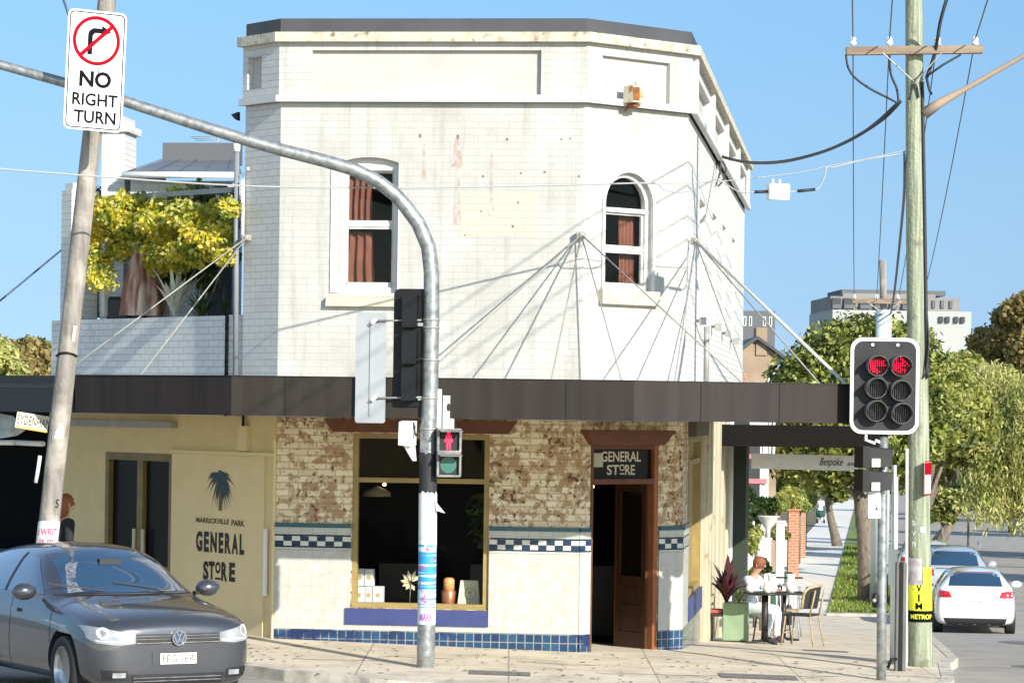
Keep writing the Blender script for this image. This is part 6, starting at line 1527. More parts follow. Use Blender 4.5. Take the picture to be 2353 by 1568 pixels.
# ---------------- people ----------------
def skin(name, pts, edges, m, parent, lev=2):
    """pts: list of (vector, radius); grown with a Skin modifier, root at vertex 0"""
    me = bpy.data.meshes.new(name); me.from_pydata([tuple(p) for p, r_ in pts], edges, [])
    me.skin_vertices.new(name='s') if hasattr(me.skin_vertices, 'new') else None
    ob = bpy.data.objects.new(name, me); COL.objects.link(ob)
    md = ob.modifiers.new('skin', 'SKIN'); md.use_smooth_shade = True
    if not me.skin_vertices: return None
    for i, (p, r_) in enumerate(pts):
        rr = r_ if hasattr(r_, '__len__') else (r_, r_)
        me.skin_vertices[0].data[i].radius = rr; me.skin_vertices[0].data[i].use_root = (i == 0)
    sb = ob.modifiers.new('sub', 'SUBSURF'); sb.levels = lev; sb.render_levels = lev
    bpy.context.view_layer.update()
    me2 = bpy.data.meshes.new_from_object(ob.evaluated_get(bpy.context.evaluated_depsgraph_get()))
    bpy.data.objects.remove(ob, do_unlink=True)
    me2.materials.clear(); me2.materials.append(m); me2.name = name
    for p in me2.polygons: p.use_smooth = True
    o = bpy.data.objects.new(name, me2); COL.objects.link(o)
    if parent: childof(o, parent)
    return o
skin_m = mat('skin', (.50, .28, .19), rough=.6); hair_red = mat('hair_auburn', (.22, .07, .03), rough=.7); hair_dk = mat('hair_dark', (.05, .03, .02), rough=.7)
cloth_black = mat('black_cloth', (.015, .015, .018), rough=.9); cloth_white = mat('white_cloth', (.72, .73, .74), (.60, .62, .65), scale=8, rough=.9); cloth_pale = mat('pale_blue_cloth', (.50, .58, .64), (.42, .50, .58), scale=8, rough=.9)
shoe_m = mat('shoe', (.06, .05, .05), rough=.6)
def person(label, base, yaw, pose, hair, top, legs, long_hair=False, fingers=True):
    """pose: joint dictionary in local metres, x = right, y = forward, z up"""
    root = thing('person', label, 'person', base)
    M_ = Matrix.Translation(Vector(base)) @ Matrix.Rotation(yaw, 4, 'Z'); J = {k: M_ @ Vector(v) for k, v in pose.items()}
    V = []; E = []; ix = {}
    def add(k, p, r_, par=None):
        ix[k] = len(V); V.append((p, r_)); 
        if par is not None: E.append((ix[par], ix[k]))
    add('pel', J['pel'], (.135, .10)); add('waist', J['pel'].lerp(J['chest'], .5), (.115, .09), 'pel'); add('chest', J['chest'], (.145, .10), 'waist'); add('neckb', J['chest'].lerp(J['neck'], .75), (.07, .06), 'chest'); add('neck', J['neck'], .048, 'neckb')
    hd_ = J['head']; up = (hd_ - J['neck']).normalized()
    add('jaw', hd_ - up * .045, (.062, .072), 'neck'); add('head', hd_ + up * .02, (.078, .092), 'jaw'); add('crown', hd_ + up * .085, (.06, .07), 'head')
    for s in ('l', 'r'):
        add('sh' + s, J['sh' + s], .055, 'chest'); add('el' + s, J['el' + s], .038, 'sh' + s); add('wr' + s, J['wr' + s], .026, 'el' + s); add('pa' + s, J['wr' + s] + (J['wr' + s] - J['el' + s]).normalized() * .07, (.036, .018), 'wr' + s)
        add('hp' + s, J['hp' + s], .085, 'pel'); add('kn' + s, J['kn' + s], .058, 'hp' + s); add('an' + s, J['an' + s], .036, 'kn' + s)
        f = (M_.to_3x3() @ Vector((0, 1, 0))); add('to' + s, J['an' + s] + f * .16 + Vector((0, 0, -.05)), .035, 'an' + s)
        if fingers:
            d = (J['wr' + s] - J['el' + s]).normalized(); sd = d.cross(Vector((0, 1, .2))).normalized() if abs(d.y) < .9 else Vector((1, 0, 0)); pr = V[ix['pa' + s]][0]; pn = d.cross(sd)
            for q, (o_, ln_) in enumerate(((-.026, .06), (-.009, .072), (.009, .068), (.026, .055))):
                b0 = pr + sd * o_ + d * .015; add(f'f{s}{q}', b0 + d * ln_ * .5, .0085, 'pa' + s); add(f'g{s}{q}', b0 + d * ln_ * .9 + pn * .018, .007, f'f{s}{q}')
            add(f't{s}', J['wr' + s] + d * .03 + sd * .045 + pn * .01, .010, 'wr' + s); add(f'u{s}', J['wr' + s] + d * .065 + sd * .055 + pn * .025, .008, f't{s}')
    skin('body', V, E, skin_m, root)
    g = lambda k, dr=.014: (V[ix[k]][0], tuple(x + dr for x in (V[ix[k]][1] if hasattr(V[ix[k]][1], '__len__') else (V[ix[k]][1],) * 2)))
    def cl(name, ks, es, m, dr=.014): return skin(name, [g(k, dr) for k in ks], es, m, root)
    cl('top', ['waist', 'chest', 'neckb', 'shl', 'ell', 'wrl', 'shr', 'elr', 'wrr', 'pel'], [(0, 1), (1, 2), (1, 3), (3, 4), (4, 5), (1, 6), (6, 7), (7, 8), (0, 9)], top, .02)
    cl('trousers', ['pel', 'hpl', 'knl', 'anl', 'hpr', 'knr', 'anr'], [(0, 1), (1, 2), (2, 3), (0, 4), (4, 5), (5, 6)], legs, .016)
    for s in ('l', 'r'): cl('shoe', ['an' + s, 'to' + s], [(0, 1)], shoe_m, .012)
    f = (M_.to_3x3() @ Vector((0, 1, 0))).normalized(); sd = up.cross(f).normalized()
    mb = MB().ball(hd_ + up * .055 - f * .018, .1, 10, (1, 1, 1.02)); 
    if long_hair: mb.ball(hd_ - up * .03 - f * .055, .095, 8, (1, .8, 1.5))
    ho = mb.build('hair', hair, root)
    mb = MB().ball(hd_ + up * .005 + f * .098, .016, 6, (1, 1, 1.4)); mb.build('nose', skin_m, root)
    for s in (1, -1):
        MB().ball(hd_ + up * .03 + f * .084 + sd * .03 * s, .010, 6).build('eye', sign_black, root); MB().ball(hd_ + up * .01 + sd * .085 * s, .022, 6, (.5, 1, 1.3)).build('ear', skin_m, root)
    MB().beam(hd_ - up * .045 + f * .092 - sd * .025, hd_ - up * .045 + f * .092 + sd * .025, .008, .01).build('mouth', mat_lip, root)
    return root
mat_lip = mat('lips', (.35, .12, .10), rough=.6)
stand = dict(pel=(0, 0, .93), chest=(0, .01, 1.24), neck=(0, .01, 1.45), head=(0, .03, 1.57), shl=(-.18, 0, 1.38), shr=(.18, 0, 1.38), ell=(-.24, -.02, 1.10), elr=(.24, -.02, 1.10), wrl=(-.24, .08, .86), wrr=(.24, .08, .86), hpl=(-.09, 0, .88), hpr=(.09, 0, .88), knl=(-.10, .03, .48), knr=(.10, .0, .48), anl=(-.10, -.02, .08), anr=(.11, -.10, .08))
sit = dict(pel=(0, 0, .50), chest=(0, .06, .82), neck=(0, .12, 1.02), head=(0, .18, 1.13), shl=(-.18, .07, .96), shr=(.18, .07, .96), ell=(-.24, .20, .74), elr=(.24, .20, .74), wrl=(-.12, .42, .76), wrr=(.12, .42, .76), hpl=(-.09, .03, .49), hpr=(.09, .03, .49), knl=(-.12, .45, .50), knr=(.12, .47, .50), anl=(-.12, .42, .08), anr=(.13, .36, .08))
walk = dict(stand); walk.update(knl=(-.10, .14, .50), anl=(-.10, .22, .09), knr=(.10, -.02, .48), anr=(.10, -.24, .14), ell=(-.22, .10, 1.12), elr=(.22, .10, 1.12), wrl=(-.18, .34, 1.05), wrr=(.18, .34, 1.05))
q = P(148, 1160, 37.6); person('person with auburn hair in a black coat standing behind the leaning timber pole', (q.x, 37.6, fz(q.x, 37.6)), R(-60), stand, hair_red, cloth_black, cloth_black, True)
def gp(px, Y): q = P(px, 1400, Y); return (q.x, Y, fz(q.x, Y))
TB = 43.0
sp_ = gp(1716, 44.0)
person('person in pale top and white trousers sitting at the cafe table', sp_, R(-120), sit, hair_red, cloth_pale, cloth_white, False)
wk = gp(1881, 185)
person('distant person in white walking along the footpath behind a pram', wk, R(0), walk, hair_dk, cloth_white, cloth_white, False, False)
pr = thing('pram', 'small dark green pram pushed by the distant person on the footpath', 'pram', gp(1889, 184.2))
q = Vector(gp(1882, 184.2)); mb = MB()
mb.lathe([(.02, .0), (.25, .05), (.3, .25), (.28, .45)], 14, Matrix.Translation(q + Vector((0, 0, .35)))); mb.build('basket', mat('pram_green', (.02, .07, .05), rough=.8), pr)
for sx in (-.22, .22):
    for sy in (-.3, .3):
        MB().lathe([(.12, -.02), (.12, .02)], 12, Matrix.Translation(q + Vector((sx, sy, .12))) @ Matrix.Rotation(R(90), 4, 'Y')).build('wheel', tyre_m, pr)
MB().tube([q + Vector((-.2, .3, .2)), q + Vector((-.2, -.6, 1.0)), q + Vector((.2, -.6, 1.0)), q + Vector((.2, .3, .2))], .015, 6).build('handle', galv_dull, pr)

# ---------------- cafe furniture ----------------
dark_metal = mat('dark_metal', (.03, .028, .027), rough=.5, metal=.3); rattan = mat('rattan', (.45, .36, .22), (.30, .22, .12), scale=20, rough=.8)
tz = .75
t0 = Vector(gp(1757, TB)); tb_ = thing('cafe_table', 'dark round pedestal table with cups and jugs on the footpath', 'table', t0)
Mt = Matrix.Translation(t0)
MB().lathe([(.001, tz - .03), (.30, tz - .03), (.31, tz - .02), (.31, tz), (.001, tz)], 28, Mt).build('table_top', dark_metal, tb_)
MB().tube([t0 + Vector((0, 0, .03)), t0 + Vector((0, 0, tz - .03))], .05, 12).build('column', dark_metal, tb_)
for a in range(4):
    d = Vector((math.cos(a * 1.571 + .5), math.sin(a * 1.571 + .5), 0)); MB().beam(t0 + d * .05 + Vector((0, 0, .05)), t0 + d * .3 + Vector((0, 0, .02)), .05, .03).build('foot', dark_metal, tb_)
t1 = Vector(gp(1800, 46.2)); tb2 = thing('cafe_table', 'second dark table with white jugs further along the footpath', 'table', t1)
MB().box(t1.x - .3, t1.x + .3, t1.y - .3, t1.y + .3, tz - .03, tz, mat=Matrix.Translation((0, 0, t1.z))).build('table_top', dark_metal, tb2)
MB().tube([t1 + Vector((0, 0, .02)), t1 + Vector((0, 0, tz - .03))], .04, 10).build('column', dark_metal, tb2)
MB().lathe([(.25, 0), (.25, .02), (.04, .05)], 18, Matrix.Translation(t1)).build('foot', dark_metal, tb2)
china = mat('white_china', (.78, .77, .72), rough=.3)
def jug(pos, h, r_, label, cat='cup'):
    tag(MB().lathe([(r_ * .7, 0), (r_, h * .3), (r_ * .95, h * .6), (r_ * .7, h * .8), (r_ * .95, h), (r_ * .88, h), (r_ * .62, h * .8), (.001, h * .75)], 16, Matrix.Translation(pos)).build('cup' if cat == 'cup' else 'jug', china), label, cat)
jug(t0 + Vector((-.22, -.05, tz)), .14, .065, 'white mug at the left edge of the round cafe table')
jug(t0 + Vector((.02, -.12, tz)), .16, .07, 'white mug in the middle of the round cafe table')
jug(t0 + Vector((.10, .02, tz)), .26, .075, 'tall white jug on the round cafe table', 'jug')
jug(t1 + Vector((-.20, -.1, tz)), .26, .07, 'white jug on the left of the second table', 'jug')
jug(t1 + Vector((.10, -.05, tz)), .28, .08, 'white jug on the right of the second table', 'jug')
def chair(name, label, c, yaw, seat_m, frame_m, backh=.85, slats=True):
    r0 = thing(name, label, 'chair', c); M_ = Matrix.Translation(Vector(c)) @ Matrix.Rotation(yaw, 4, 'Z'); W_ = lambda x, y, z: M_ @ Vector((x, y, z))
    MB().box(-.21, .21, -.2, .2, .44, .465, mat=M_).build('seat', seat_m, r0, bevel=.01)
    for sx in (-1, 1):
        MB().tube([W_(sx * .19, .18, .45), W_(sx * .23, .23, .0)], .012, 6).build('leg', frame_m, r0); MB().tube([W_(sx * .19, -.18, .45), W_(sx * .23, -.26, .0)], .012, 6).build('leg', frame_m, r0)
        MB().tube([W_(sx * .20, -.19, .45), W_(sx * .2, -.27, backh)], .014, 6).build('back_post', frame_m, r0)
    if slats:
        mb = MB()
        for i in range(6): mb.tube([W_(-.16 + i * .064, -.19, .46), W_(-.16 + i * .064, -.26, backh)], .008, 5)
        mb.tube([W_(-.2, -.27, backh), W_(0, -.285, backh + .02), W_(.2, -.27, backh)], .014, 6); mb.build('backrest', frame_m, r0)
    else:
        mb = MB(); vs = []
        for j in range(5):
            for i in range(9): t = i / 8 - .5; z = .55 + (backh - .5) * j / 4; vs.append(W_(t * .48, -.22 - .06 * j / 4 + .14 * (2 * t) ** 2, z))
        mb.add(vs, [(j * 9 + i, j * 9 + i + 1, (j + 1) * 9 + i + 1, (j + 1) * 9 + i) for j in range(4) for i in range(8)], 0, True); mb.build('backrest', seat_m, r0)
        MB().tube([W_(-.24, -.08, .55), W_(-.24, -.14, backh), W_(0, -.29, backh + .06), W_(.24, -.14, backh), W_(.24, -.08, .55)], .02, 8).build('rim', rattan, r0)
    MB().tube([W_(-.2, .2, .2), W_(.2, .2, .2)], .008, 5).build('stretcher', frame_m, r0)
    return r0
chair('cafe_chair', 'dark cafe chair with a black curved back and rattan rim, right of the table', gp(1842, 42.6), R(65), dark_metal, rattan, .82, False)
chair('cafe_chair', 'dark slat backed chair just behind the round cafe table', gp(1775, 44.4), R(190), dark_metal, dark_metal, .82, True)
chair('cafe_chair', 'light framed chair with slatted back behind the second table', gp(1806, 48.2), R(170), rattan, galv_dull, .82, True)
# pale green planter bench with red cushion
pb_ = Vector(gp(1672, 43.6)); gb_ = thing('planter_bench', 'pale green timber planter box bench with a red cushion against the side wall', 'planter', pb_)
pale_green = mat('pale_green_paint', (.24, .34, .20), (.20, .28, .17), scale=5, rough=.6)
Mp = Matrix.Translation(pb_) @ Matrix.Rotation(R(-7), 4, 'Z')
mb = MB(); mb.box(-.06, .30, -.25, .25, .0, .58, mat=Mp); mb.build('box', pale_green, gb_, bevel=.01)
MB().box(-.34, -.07, -.25, .25, .38, .42, mat=Mp).build('seat', dark_metal, gb_); MB().box(-.32, -.08, -.22, .22, .421, .47, mat=Mp).build('cushion', mat('red_cushion', (.42, .10, .08), rough=.9), gb_, bevel=.02)
for x in (-.33,):
    for y in (-.24, .24): MB().beam(Mp @ Vector((x, y, 0)), Mp @ Vector((x, y, .38)), .03, .03).build('leg', white_metal, gb_)
MB().beam(Mp @ Vector((-.33, -.24, .02)), Mp @ Vector((.28, -.24, .02)), .03, .03).build('runner', dark_metal, gb_)
burg = mat('burgundy_leaf', (.035, .012, .016), (.09, .02, .03), scale=6, rough=.45)
q = Mp @ Vector((-.02, -.05, .58)); spiky('cordyline_plant', 'dark burgundy strappy plant rising from the pale green planter', q, 30, .78, .55, burg, 8, .055, .75)
q = Mp @ Vector((.16, .0, .58)); spiky('potted_herb', 'small light green plant on the right of the pale green planter', q, 26, .22, .16, mat('fresh_green', (.18, .26, .05), rough=.6), 9, .02, .4)
# front gardens along the path
ygl = leafmat('garden_yellow_green', (.20, .26, .05), (.36, .38, .10), (.52, .50, .20), scale=1.5); dgl = leafmat('garden_dark', (.025, .05, .015), (.05, .085, .02), (.12, .16, .04), scale=1.5)
def bush(name, label, px, py, Y, rx, ry, n, size, m, seed, **kw):
    b = gz(px, py, Y); b = (b[0], b[1], b[2]); c = P(px, py, Y); r0 = thing(name, label, 'shrub', b)
    C_, Rd = clumps(c, (pxr(rx, Y), pxr(rx, Y), pxr(ry, Y)), 12, seed, rr=(.35, .6)); leaf_mesh('foliage', C_, Rd, n, size, m, r0, seed, shell=.3, **kw)
    MB().tube([b, c], .04, 6).build('stem', bark, r0)
bush('garden_shrub', 'pale yellow green shrub in the first front garden past the shop', 1712, 1235, 58, 34, 60, 3200, .07, ygl, 1, aspect=.3)
bush('garden_shrub', 'dark leafy shrub behind the white garden post', 1738, 1165, 64, 42, 42, 3000, .07, dgl, 2)
bush('garden_shrub', 'dark tall shrub beside the shop side wall', 1710, 1150, 61, 22, 55, 2200, .07, dgl, 3)
bush('garden_shrub', 'yellow palm like shrub above the front fences', 1790, 1155, 74, 26, 26, 2200, .07, ygl, 4, aspect=.2)
bush('garden_shrub', 'low green hedge behind the green bin', 1790, 1225, 72, 22, 26, 1800, .06, g_olive, 5)
bush('garden_shrub', 'sunlit pale shrub where the front fences end', 1838, 1150, 105, 22, 34, 2200, .09, ygl, 6)
bush('garden_shrub', 'small bush at the foot of the first white garden post', 1735, 1320, 57, 18, 22, 1300, .05, g_olive, 7)
def gpost(name, label, px, y0, y1, Y, w_, m, cap=True):
    a = P(px, y1, Y); b = gz(px, y1, Y); t = P(px, y0, Y); r0 = thing(name, label, 'post', b)
    MB().box(b[0] - w_, b[0] + w_, Y - w_, Y + w_, b[2], t.z).build('shaft', m, r0)
    if cap: MB().box(b[0] - w_ * 1.3, b[0] + w_ * 1.3, Y - w_ * 1.3, Y + w_ * 1.3, t.z, t.z + .05).build('cap', m, r0)
gpost('gate_post', 'white square gate post beside the first garden', 1762, 1240, 1330, 55, .06, white_paint)
gpost('gate_post', 'taller white gate post behind the green bin', 1791, 1200, 1300, 64, .09, white_paint)
ur = gz(1764, 1250, 60); tag(MB().lathe([(.05, 0), (.05, .25), (.22, .5), (.24, .52), (.2, .52), (.03, .4)], 18, Matrix.Translation(P(1764, 1215, 60) - Vector((0, 0, .25)))).build('garden_urn', white_paint), 'white stone urn above the first garden wall', 'urn')
def fence(name, label, s0, s1, q_, h, m, capm=None, posts=True, cat='fence'):
    a = street(s0, q_); r0 = thing(name, label, cat, (a.x, a.y, fz(a.x, a.y)))
    n = max(1, int((s1 - s0) / 2.2)); mb = MB()
    for i in range(n):
        p = street(s0 + (s1 - s0) * i / n, q_); q2_ = street(s0 + (s1 - s0) * (i + 1) / n, q_)
        z0 = fz(p.x, p.y); z1 = fz(q2_.x, q2_.y); t = Q * .06
        mb.hexa([Vector((p.x, p.y, z0 - .1)) - t, Vector((q2_.x, q2_.y, z1 - .1)) - t, Vector((q2_.x, q2_.y, z1 - .1)) + t, Vector((p.x, p.y, z0 - .1)) + t, Vector((p.x, p.y, z0 + h)) - t, Vector((q2_.x, q2_.y, z1 + h)) - t, Vector((q2_.x, q2_.y, z1 + h)) + t, Vector((p.x, p.y, z0 + h)) + t])
    mb.build('panel', m, r0)
    if posts:
        for i in range(n + 1):
            p = street(s0 + (s1 - s0) * i / n, q_ + .02); z0 = fz(p.x, p.y); MB().box(p.x - .13, p.x + .13, p.y - .13, p.y + .13, z0 - .1, z0 + h + .18).build('post', capm or m, r0)
terra = brickmat('terracotta_brick', (.42, .18, .09), (.36, .15, .08), (.45, .38, .30), bump=.5)
fence('garden_wall', 'low white rendered garden wall after the shop', 19, 27, -.75, .7, white_brick2, white_paint)
fence('garden_fence', 'dark green slatted front fence beside the bin', 27.5, 36, -.75, 1.1, mat('fence_dark', (.06, .09, .06), rough=.7), white_paint)
fence('garden_wall', 'terracotta brick front wall along the footpath', 37, 56, -.6, 1.25, terra, terra)
fence('garden_fence', 'pale front fence furthest down the footpath', 58, 95, -.6, 1.1, mat('fence_pale', (.55, .50, .42), rough=.8), white_paint)
# wheelie bin, scooter
bn = gz(1793, 1320, 66); bq_ = thing('wheelie_bin', 'green wheelie bin standing against the front fence', 'bin', bn); Bn = Vector(bn)
gbin = mat('bin_green', (.02, .10, .06), rough=.5)
MB().hexa([Bn + Vector(v) for v in ((-.22, -.25, .06), (.22, -.25, .06), (.22, .25, .06), (-.22, .25, .06), (-.28, -.33, .95), (.28, -.33, .95), (.28, .33, .95), (-.28, .33, .95))]).build('tub', gbin, bq_, bevel=.02)
MB().hexa([Bn + Vector(v) for v in ((-.30, -.36, .95), (.30, -.36, .95), (.30, .38, .97), (-.30, .38, .97), (-.28, -.3, 1.02), (.28, -.3, 1.02), (.28, .34, 1.06), (-.28, .34, 1.06))]).build('lid', gbin, bq_, bevel=.02)
for s in (-1, 1): MB().lathe([(.1, -.03), (.1, .03)], 14, Matrix.Translation(Bn + Vector((s * .25, .28, .1))) @ Matrix.Rotation(R(90), 4, 'Y')).build('wheel', tyre_m, bq_)
scq = Vector(gz(1808, 1330, 62)); sc0 = thing('scooter', 'small black and white motor scooter parked beside the green bin', 'scooter', scq)
for y in (-.5, .55): MB().lathe([(.15, -.05), (.22, -.045), (.23, 0), (.22, .045), (.15, .05)], 20, Matrix.Translation(scq + Vector((0, y, .23))) @ Matrix.Rotation(R(90), 4, 'Y')).build('wheel', tyre_m, sc0)
MB().hexa([scq + Vector(v) for v in ((-.12, .1, .3), (.12, .1, .3), (.12, .75, .35), (-.12, .75, .35), (-.14, .1, .72), (.14, .1, .72), (.12, .8, .78), (-.12, .8, .78))]).build('body', black, sc0, bevel=.04)
MB().hexa([scq + Vector(v) for v in ((-.17, -.3, .35), (.17, -.3, .35), (.15, -.2, .35), (-.15, -.2, .35), (-.2, -.34, .85), (.2, -.34, .85), (.15, -.28, .88), (-.15, -.28, .88))]).build('leg_shield', white_metal, sc0, bevel=.02)
MB().tube([scq + Vector((0, -.5, .25)), scq + Vector((0, -.3, .95)), scq + Vector((0, -.28, 1.0))], .025, 8).build('steering_column', galv_dull, sc0); MB().tube([scq + Vector((-.3, -.26, 1.0)), scq + Vector((.3, -.26, 1.0))], .018, 8).build('handlebar', black, sc0)
MB().ball(scq + Vector((0, -.36, .9)), .08, 8).build('headlight', lamp_clear, sc0); MB().box(-.12, .12, .0, .7, .74, .82, mat=Matrix.Translation(scq)).build('saddle', dark_metal, sc0, bevel=.03)

# ---------------- neighbouring buildings ----------------
win_dark = mat('far_window', (.03, .035, .045), rough=.15)
def house(name, label, F, w_, d_, z0, z1, m, wins=(), winm=None, cat='house', roof=None):
    o_ = F.pt(0, 0, 0); r0 = thing(name, label, cat, (o_.x, o_.y, z0))
    MB().fbox(F, 0, w_, z0, z1, -d_, 0).build('wall', m, r0)
    for (a, b, c, d) in wins:
        f = MB().fbox(F, a, b, c, d, .0, .04).build('window', winm or white_paint, r0); MB().fbox(F, a + .06, b - .06, c + .06, d - .06, .041, .05).build('pane', win_dark, f)
    if roof == 'gable':
        mb = MB(); p = F.pt; r_ = .35; zz = z1 + w_ * .38
        mb.add([p(0, z1, 0), p(w_, z1, 0), p(w_ / 2, zz, 0), p(0, z1, -d_), p(w_, z1, -d_), p(w_ / 2, zz, -d_)], [(0, 1, 2), (3, 5, 4)]); mb.build('gable', m, r0)
        mb = MB(); mb.hexa([p(-.2, z1 - .1, .2), p(w_ / 2, zz + .0, .2), p(w_ / 2, zz, -d_), p(-.2, z1 - .1, -d_), p(-.2, z1 + .0, .2), p(w_ / 2, zz + .1, .2), p(w_ / 2, zz + .1, -d_), p(-.2, z1, -d_)])
        mb.hexa([p(w_ + .2, z1 - .1, .2), p(w_ / 2, zz + .0, .2), p(w_ / 2, zz, -d_), p(w_ + .2, z1 - .1, -d_), p(w_ + .2, z1 + .0, .2), p(w_ / 2, zz + .1, .2), p(w_ / 2, zz + .1, -d_), p(w_ + .2, z1, -d_)]); mb.build('roof', flash, r0)
    return r0
pinkw = mat('pink_white_render', (.66, .56, .52), (.72, .68, .64), scale=.8, rough=.85, lo=.4, hi=.6)
Fh = lambda px, Y, yaw=0: Face((P(px, 900, Y).x, Y), (math.cos(R(yaw)), math.sin(R(yaw))), (math.sin(R(yaw)), -math.cos(R(yaw))))
F1h = Fh(1640, 72, 0); g0 = fz(7, 72)
h1 = house('terrace_house', 'sunlit pink and white terrace house past the shop, seen under the canopy', F1h, pxr(128, 72), 9, g0, g0 + 5.0, pinkw, [(.75 + .0, 1.2, g0 + 2.6, g0 + 4.4), (1.35, 1.5, g0 + 3.4, g0 + 4.7)])
for zz in (3.0, 3.6, 4.2): MB().fbox(F1h, .5, 1.3, g0 + zz, g0 + zz + .12, .0, .1).build('moulding', mat('pink_moulding', (.42, .16, .16), rough=.8), h1)
brown_wall = mat('brown_render', (.36, .27, .19), (.28, .20, .14), scale=1.2, rough=.9)
Fg = Fh(1690, 84, 0); z84 = P(1700, 815, 84).z
h2 = house('gabled_house', 'brown gabled house with a chimney right of the white side wall', Fg, pxr(95, 84), 8, fz(8, 84), z84, brown_wall, [(.9, 1.15, P(1730, 880, 84).z, P(1730, 855, 84).z)], roof='gable')
MB().fbox(Fg, pxr(45, 84), pxr(70, 84), z84, P(1740, 752, 84).z, -.9, .05).build('chimney', brown_wall, h2)
MB().fbox(Fg, 0, pxr(28, 84), P(1710, 890, 84).z, P(1710, 856, 84).z, .0, .06).build('brick_panel', terra, h2)
conc = mat('apartment_concrete', (.19, .18, .175), (.24, .23, .22), scale=.15, rough=.8)
conc_d = mat('apartment_grey', (.11, .115, .125), rough=.8)
Fb = Fh(1700, 200, 0); zb0 = P(1700, 800, 200).z; zb1 = P(1700, 713, 200).z
house('apartment_block', 'plain grey block with small pale windows behind the gabled house', Fb, pxr(78, 200), 20, fz(20, 200), zb1, conc_d, [(pxr(x, 200), pxr(x + 7, 200), P(1700, 748, 200).z, P(1700, 726, 200).z) for x in (5, 18, 50, 64)], cat='apartment block')
YA = 320; Fa = Fh(1905, YA, 3); Z = lambda py: P(2050, py, YA).z; k = lambda x: pxr(x - 1905, YA)
ap = thing('apartment_building', 'large grey apartment building with balconies on the skyline behind the trees', 'apartment block', tuple(Fa.pt(0, fz(40, 320), 0)))
def ab(name, x0, x1, y0, y1, o0, o1, m, par=ap): return MB().fbox(Fa, k(x0), k(x1), Z(y1), Z(y0), o0, o1).build(name, m, par)
ab('storey', 1905, 2205, 682, 714, -14, 0, conc); ab('parapet_roof', 1938, 2180, 664, 676, -12, -2, conc_d); ab('upper_storey', 1935, 2150, 674, 682, -14, -.5, conc)
ab('lower_storey', 1905, 2225, 714, 1000, -15, 1.5, mat('apartment_white', (.38, .38, .37), rough=.8))
for x0, x1 in ((1908, 1928), (1935, 1962), (1972, 1998), (2006, 2020), (2042, 2058), (2070, 2082)):
    w__ = ab('balcony_opening', x0, x1, 686, 710, .02, .3, win_dark); ab('balustrade', x0, x1, 701, 710, .31, .5, conc_d, w__)
for x0 in (2120, 2140, 2160, 2180): ab('window', x0, x0 + 7, 688, 706, .02, .2, conc_d)
for x0 in (1985, 2000, 2110, 2150, 2165, 2185, 2200): ab('window', x0, x0 + 9, 726, 740, 1.52, 1.8, win_dark)
# awning of the next shop and its hanging sign
aw = street(8.5, -.1); awn = thing('shop_awning', 'dark neighbouring awning further along the side street', 'awning', (aw.x, aw.y, 2.5))
def sbox(s0, s1, q0, q1, z0, z1): 
    pts = [street(s0, q0), street(s0, q1), street(s1, q1), street(s1, q0)]; return MB().hexa([Vector((p.x, p.y, z0)) for p in pts] + [Vector((p.x, p.y, z1)) for p in pts])
sbox(8.3, 17.5, -.1, 2.6, 2.62, 2.80).build('roof_sheet', black, awn); sbox(8.2, 8.3, -.1, 2.65, 2.50, 2.84).build('fascia', mat('awning_shade_black', (.010, .009, .008), rough=.9, spec=.1), awn); sbox(8.3, 17.5, 2.6, 2.66, 2.45, 2.84).build('fascia', MATS['awning_shade_black'], awn)  # near-black fascia colour stands in for the corner canopy's shade
for s in (9.5, 11, 12.5, 14): sbox(s, s + .06, .0, 2.55, 2.50, 2.61).build('beam', MATS['awning_shade_black'], awn)
hs = thing('hanging_sign', 'long grey hanging sign with black script under the dark awning', 'sign', tuple(P(1847, 1080, 47)))
HSF = frame_fn(P(1849, 1061, 47), (1, .02, -.012), (0, 0, 1)); hw = pxr(123, 47); hh_ = pxr(17.5, 47)
MB().poly(HSF, rrect(-hw, hw, -hh_, hh_, .01), -.05, .0).build('board', mat('sign_grey', (.62, .60, .55), (.54, .52, .47), scale=6, rough=.7), hs)
mb = text_mb('Bespoke', lambda a, b, o=0: HSF(a + b * .25, b, o), .24, .60, -.08, .08, .004, .01); text_mb('and', lambda a, b, o=0: HSF(a + b * .25, b, o), .68, .82, -.04, .04, .004, .01, mb); mb.build('lettering', letter_black, hs)
for a in (-hw * .8, hw * .8): MB().tube([HSF(a, hh_, -.02), HSF(a, hh_ + .30, -.02)], .008, 5).build('hanger', galv_dull, hs)

# ---------------- left neighbour ----------------
nb = thing('neighbour_shop', 'dark open neighbouring shop under its own black canopy at the left edge', 'building', tuple(Lf.pt(le - 1, 0, 0)))
n0 = le - 14
dk_m = mat('neighbour_shade', (.010, .011, .013), rough=.9, spec=.1)  # near-black walls stand in for the shade inside the open shop
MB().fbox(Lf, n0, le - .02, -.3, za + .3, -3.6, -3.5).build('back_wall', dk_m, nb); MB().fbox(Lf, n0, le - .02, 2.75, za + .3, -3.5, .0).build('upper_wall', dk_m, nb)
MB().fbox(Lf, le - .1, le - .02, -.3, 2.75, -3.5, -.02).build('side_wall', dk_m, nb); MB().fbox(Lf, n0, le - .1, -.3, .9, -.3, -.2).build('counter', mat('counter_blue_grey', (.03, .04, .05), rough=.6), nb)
s0_, z_ = Lf.at(15, 1015, .3); s1_ = Lf.at(100, 1015, .3)[0]; tb0, tb1 = P(-20, 1016, 39.5), P(33, 1016, 39.2); tb2_, tb3 = P(38, 1016, 39.2), P(100, 1019, 38.9)
for a, b in ((tb0, tb1), (tb2_, tb3)): MB().tube([a, b], .035, 10).build('rolled_blind', white_metal, nb)
FN = hitx(-60, F00, dl_)
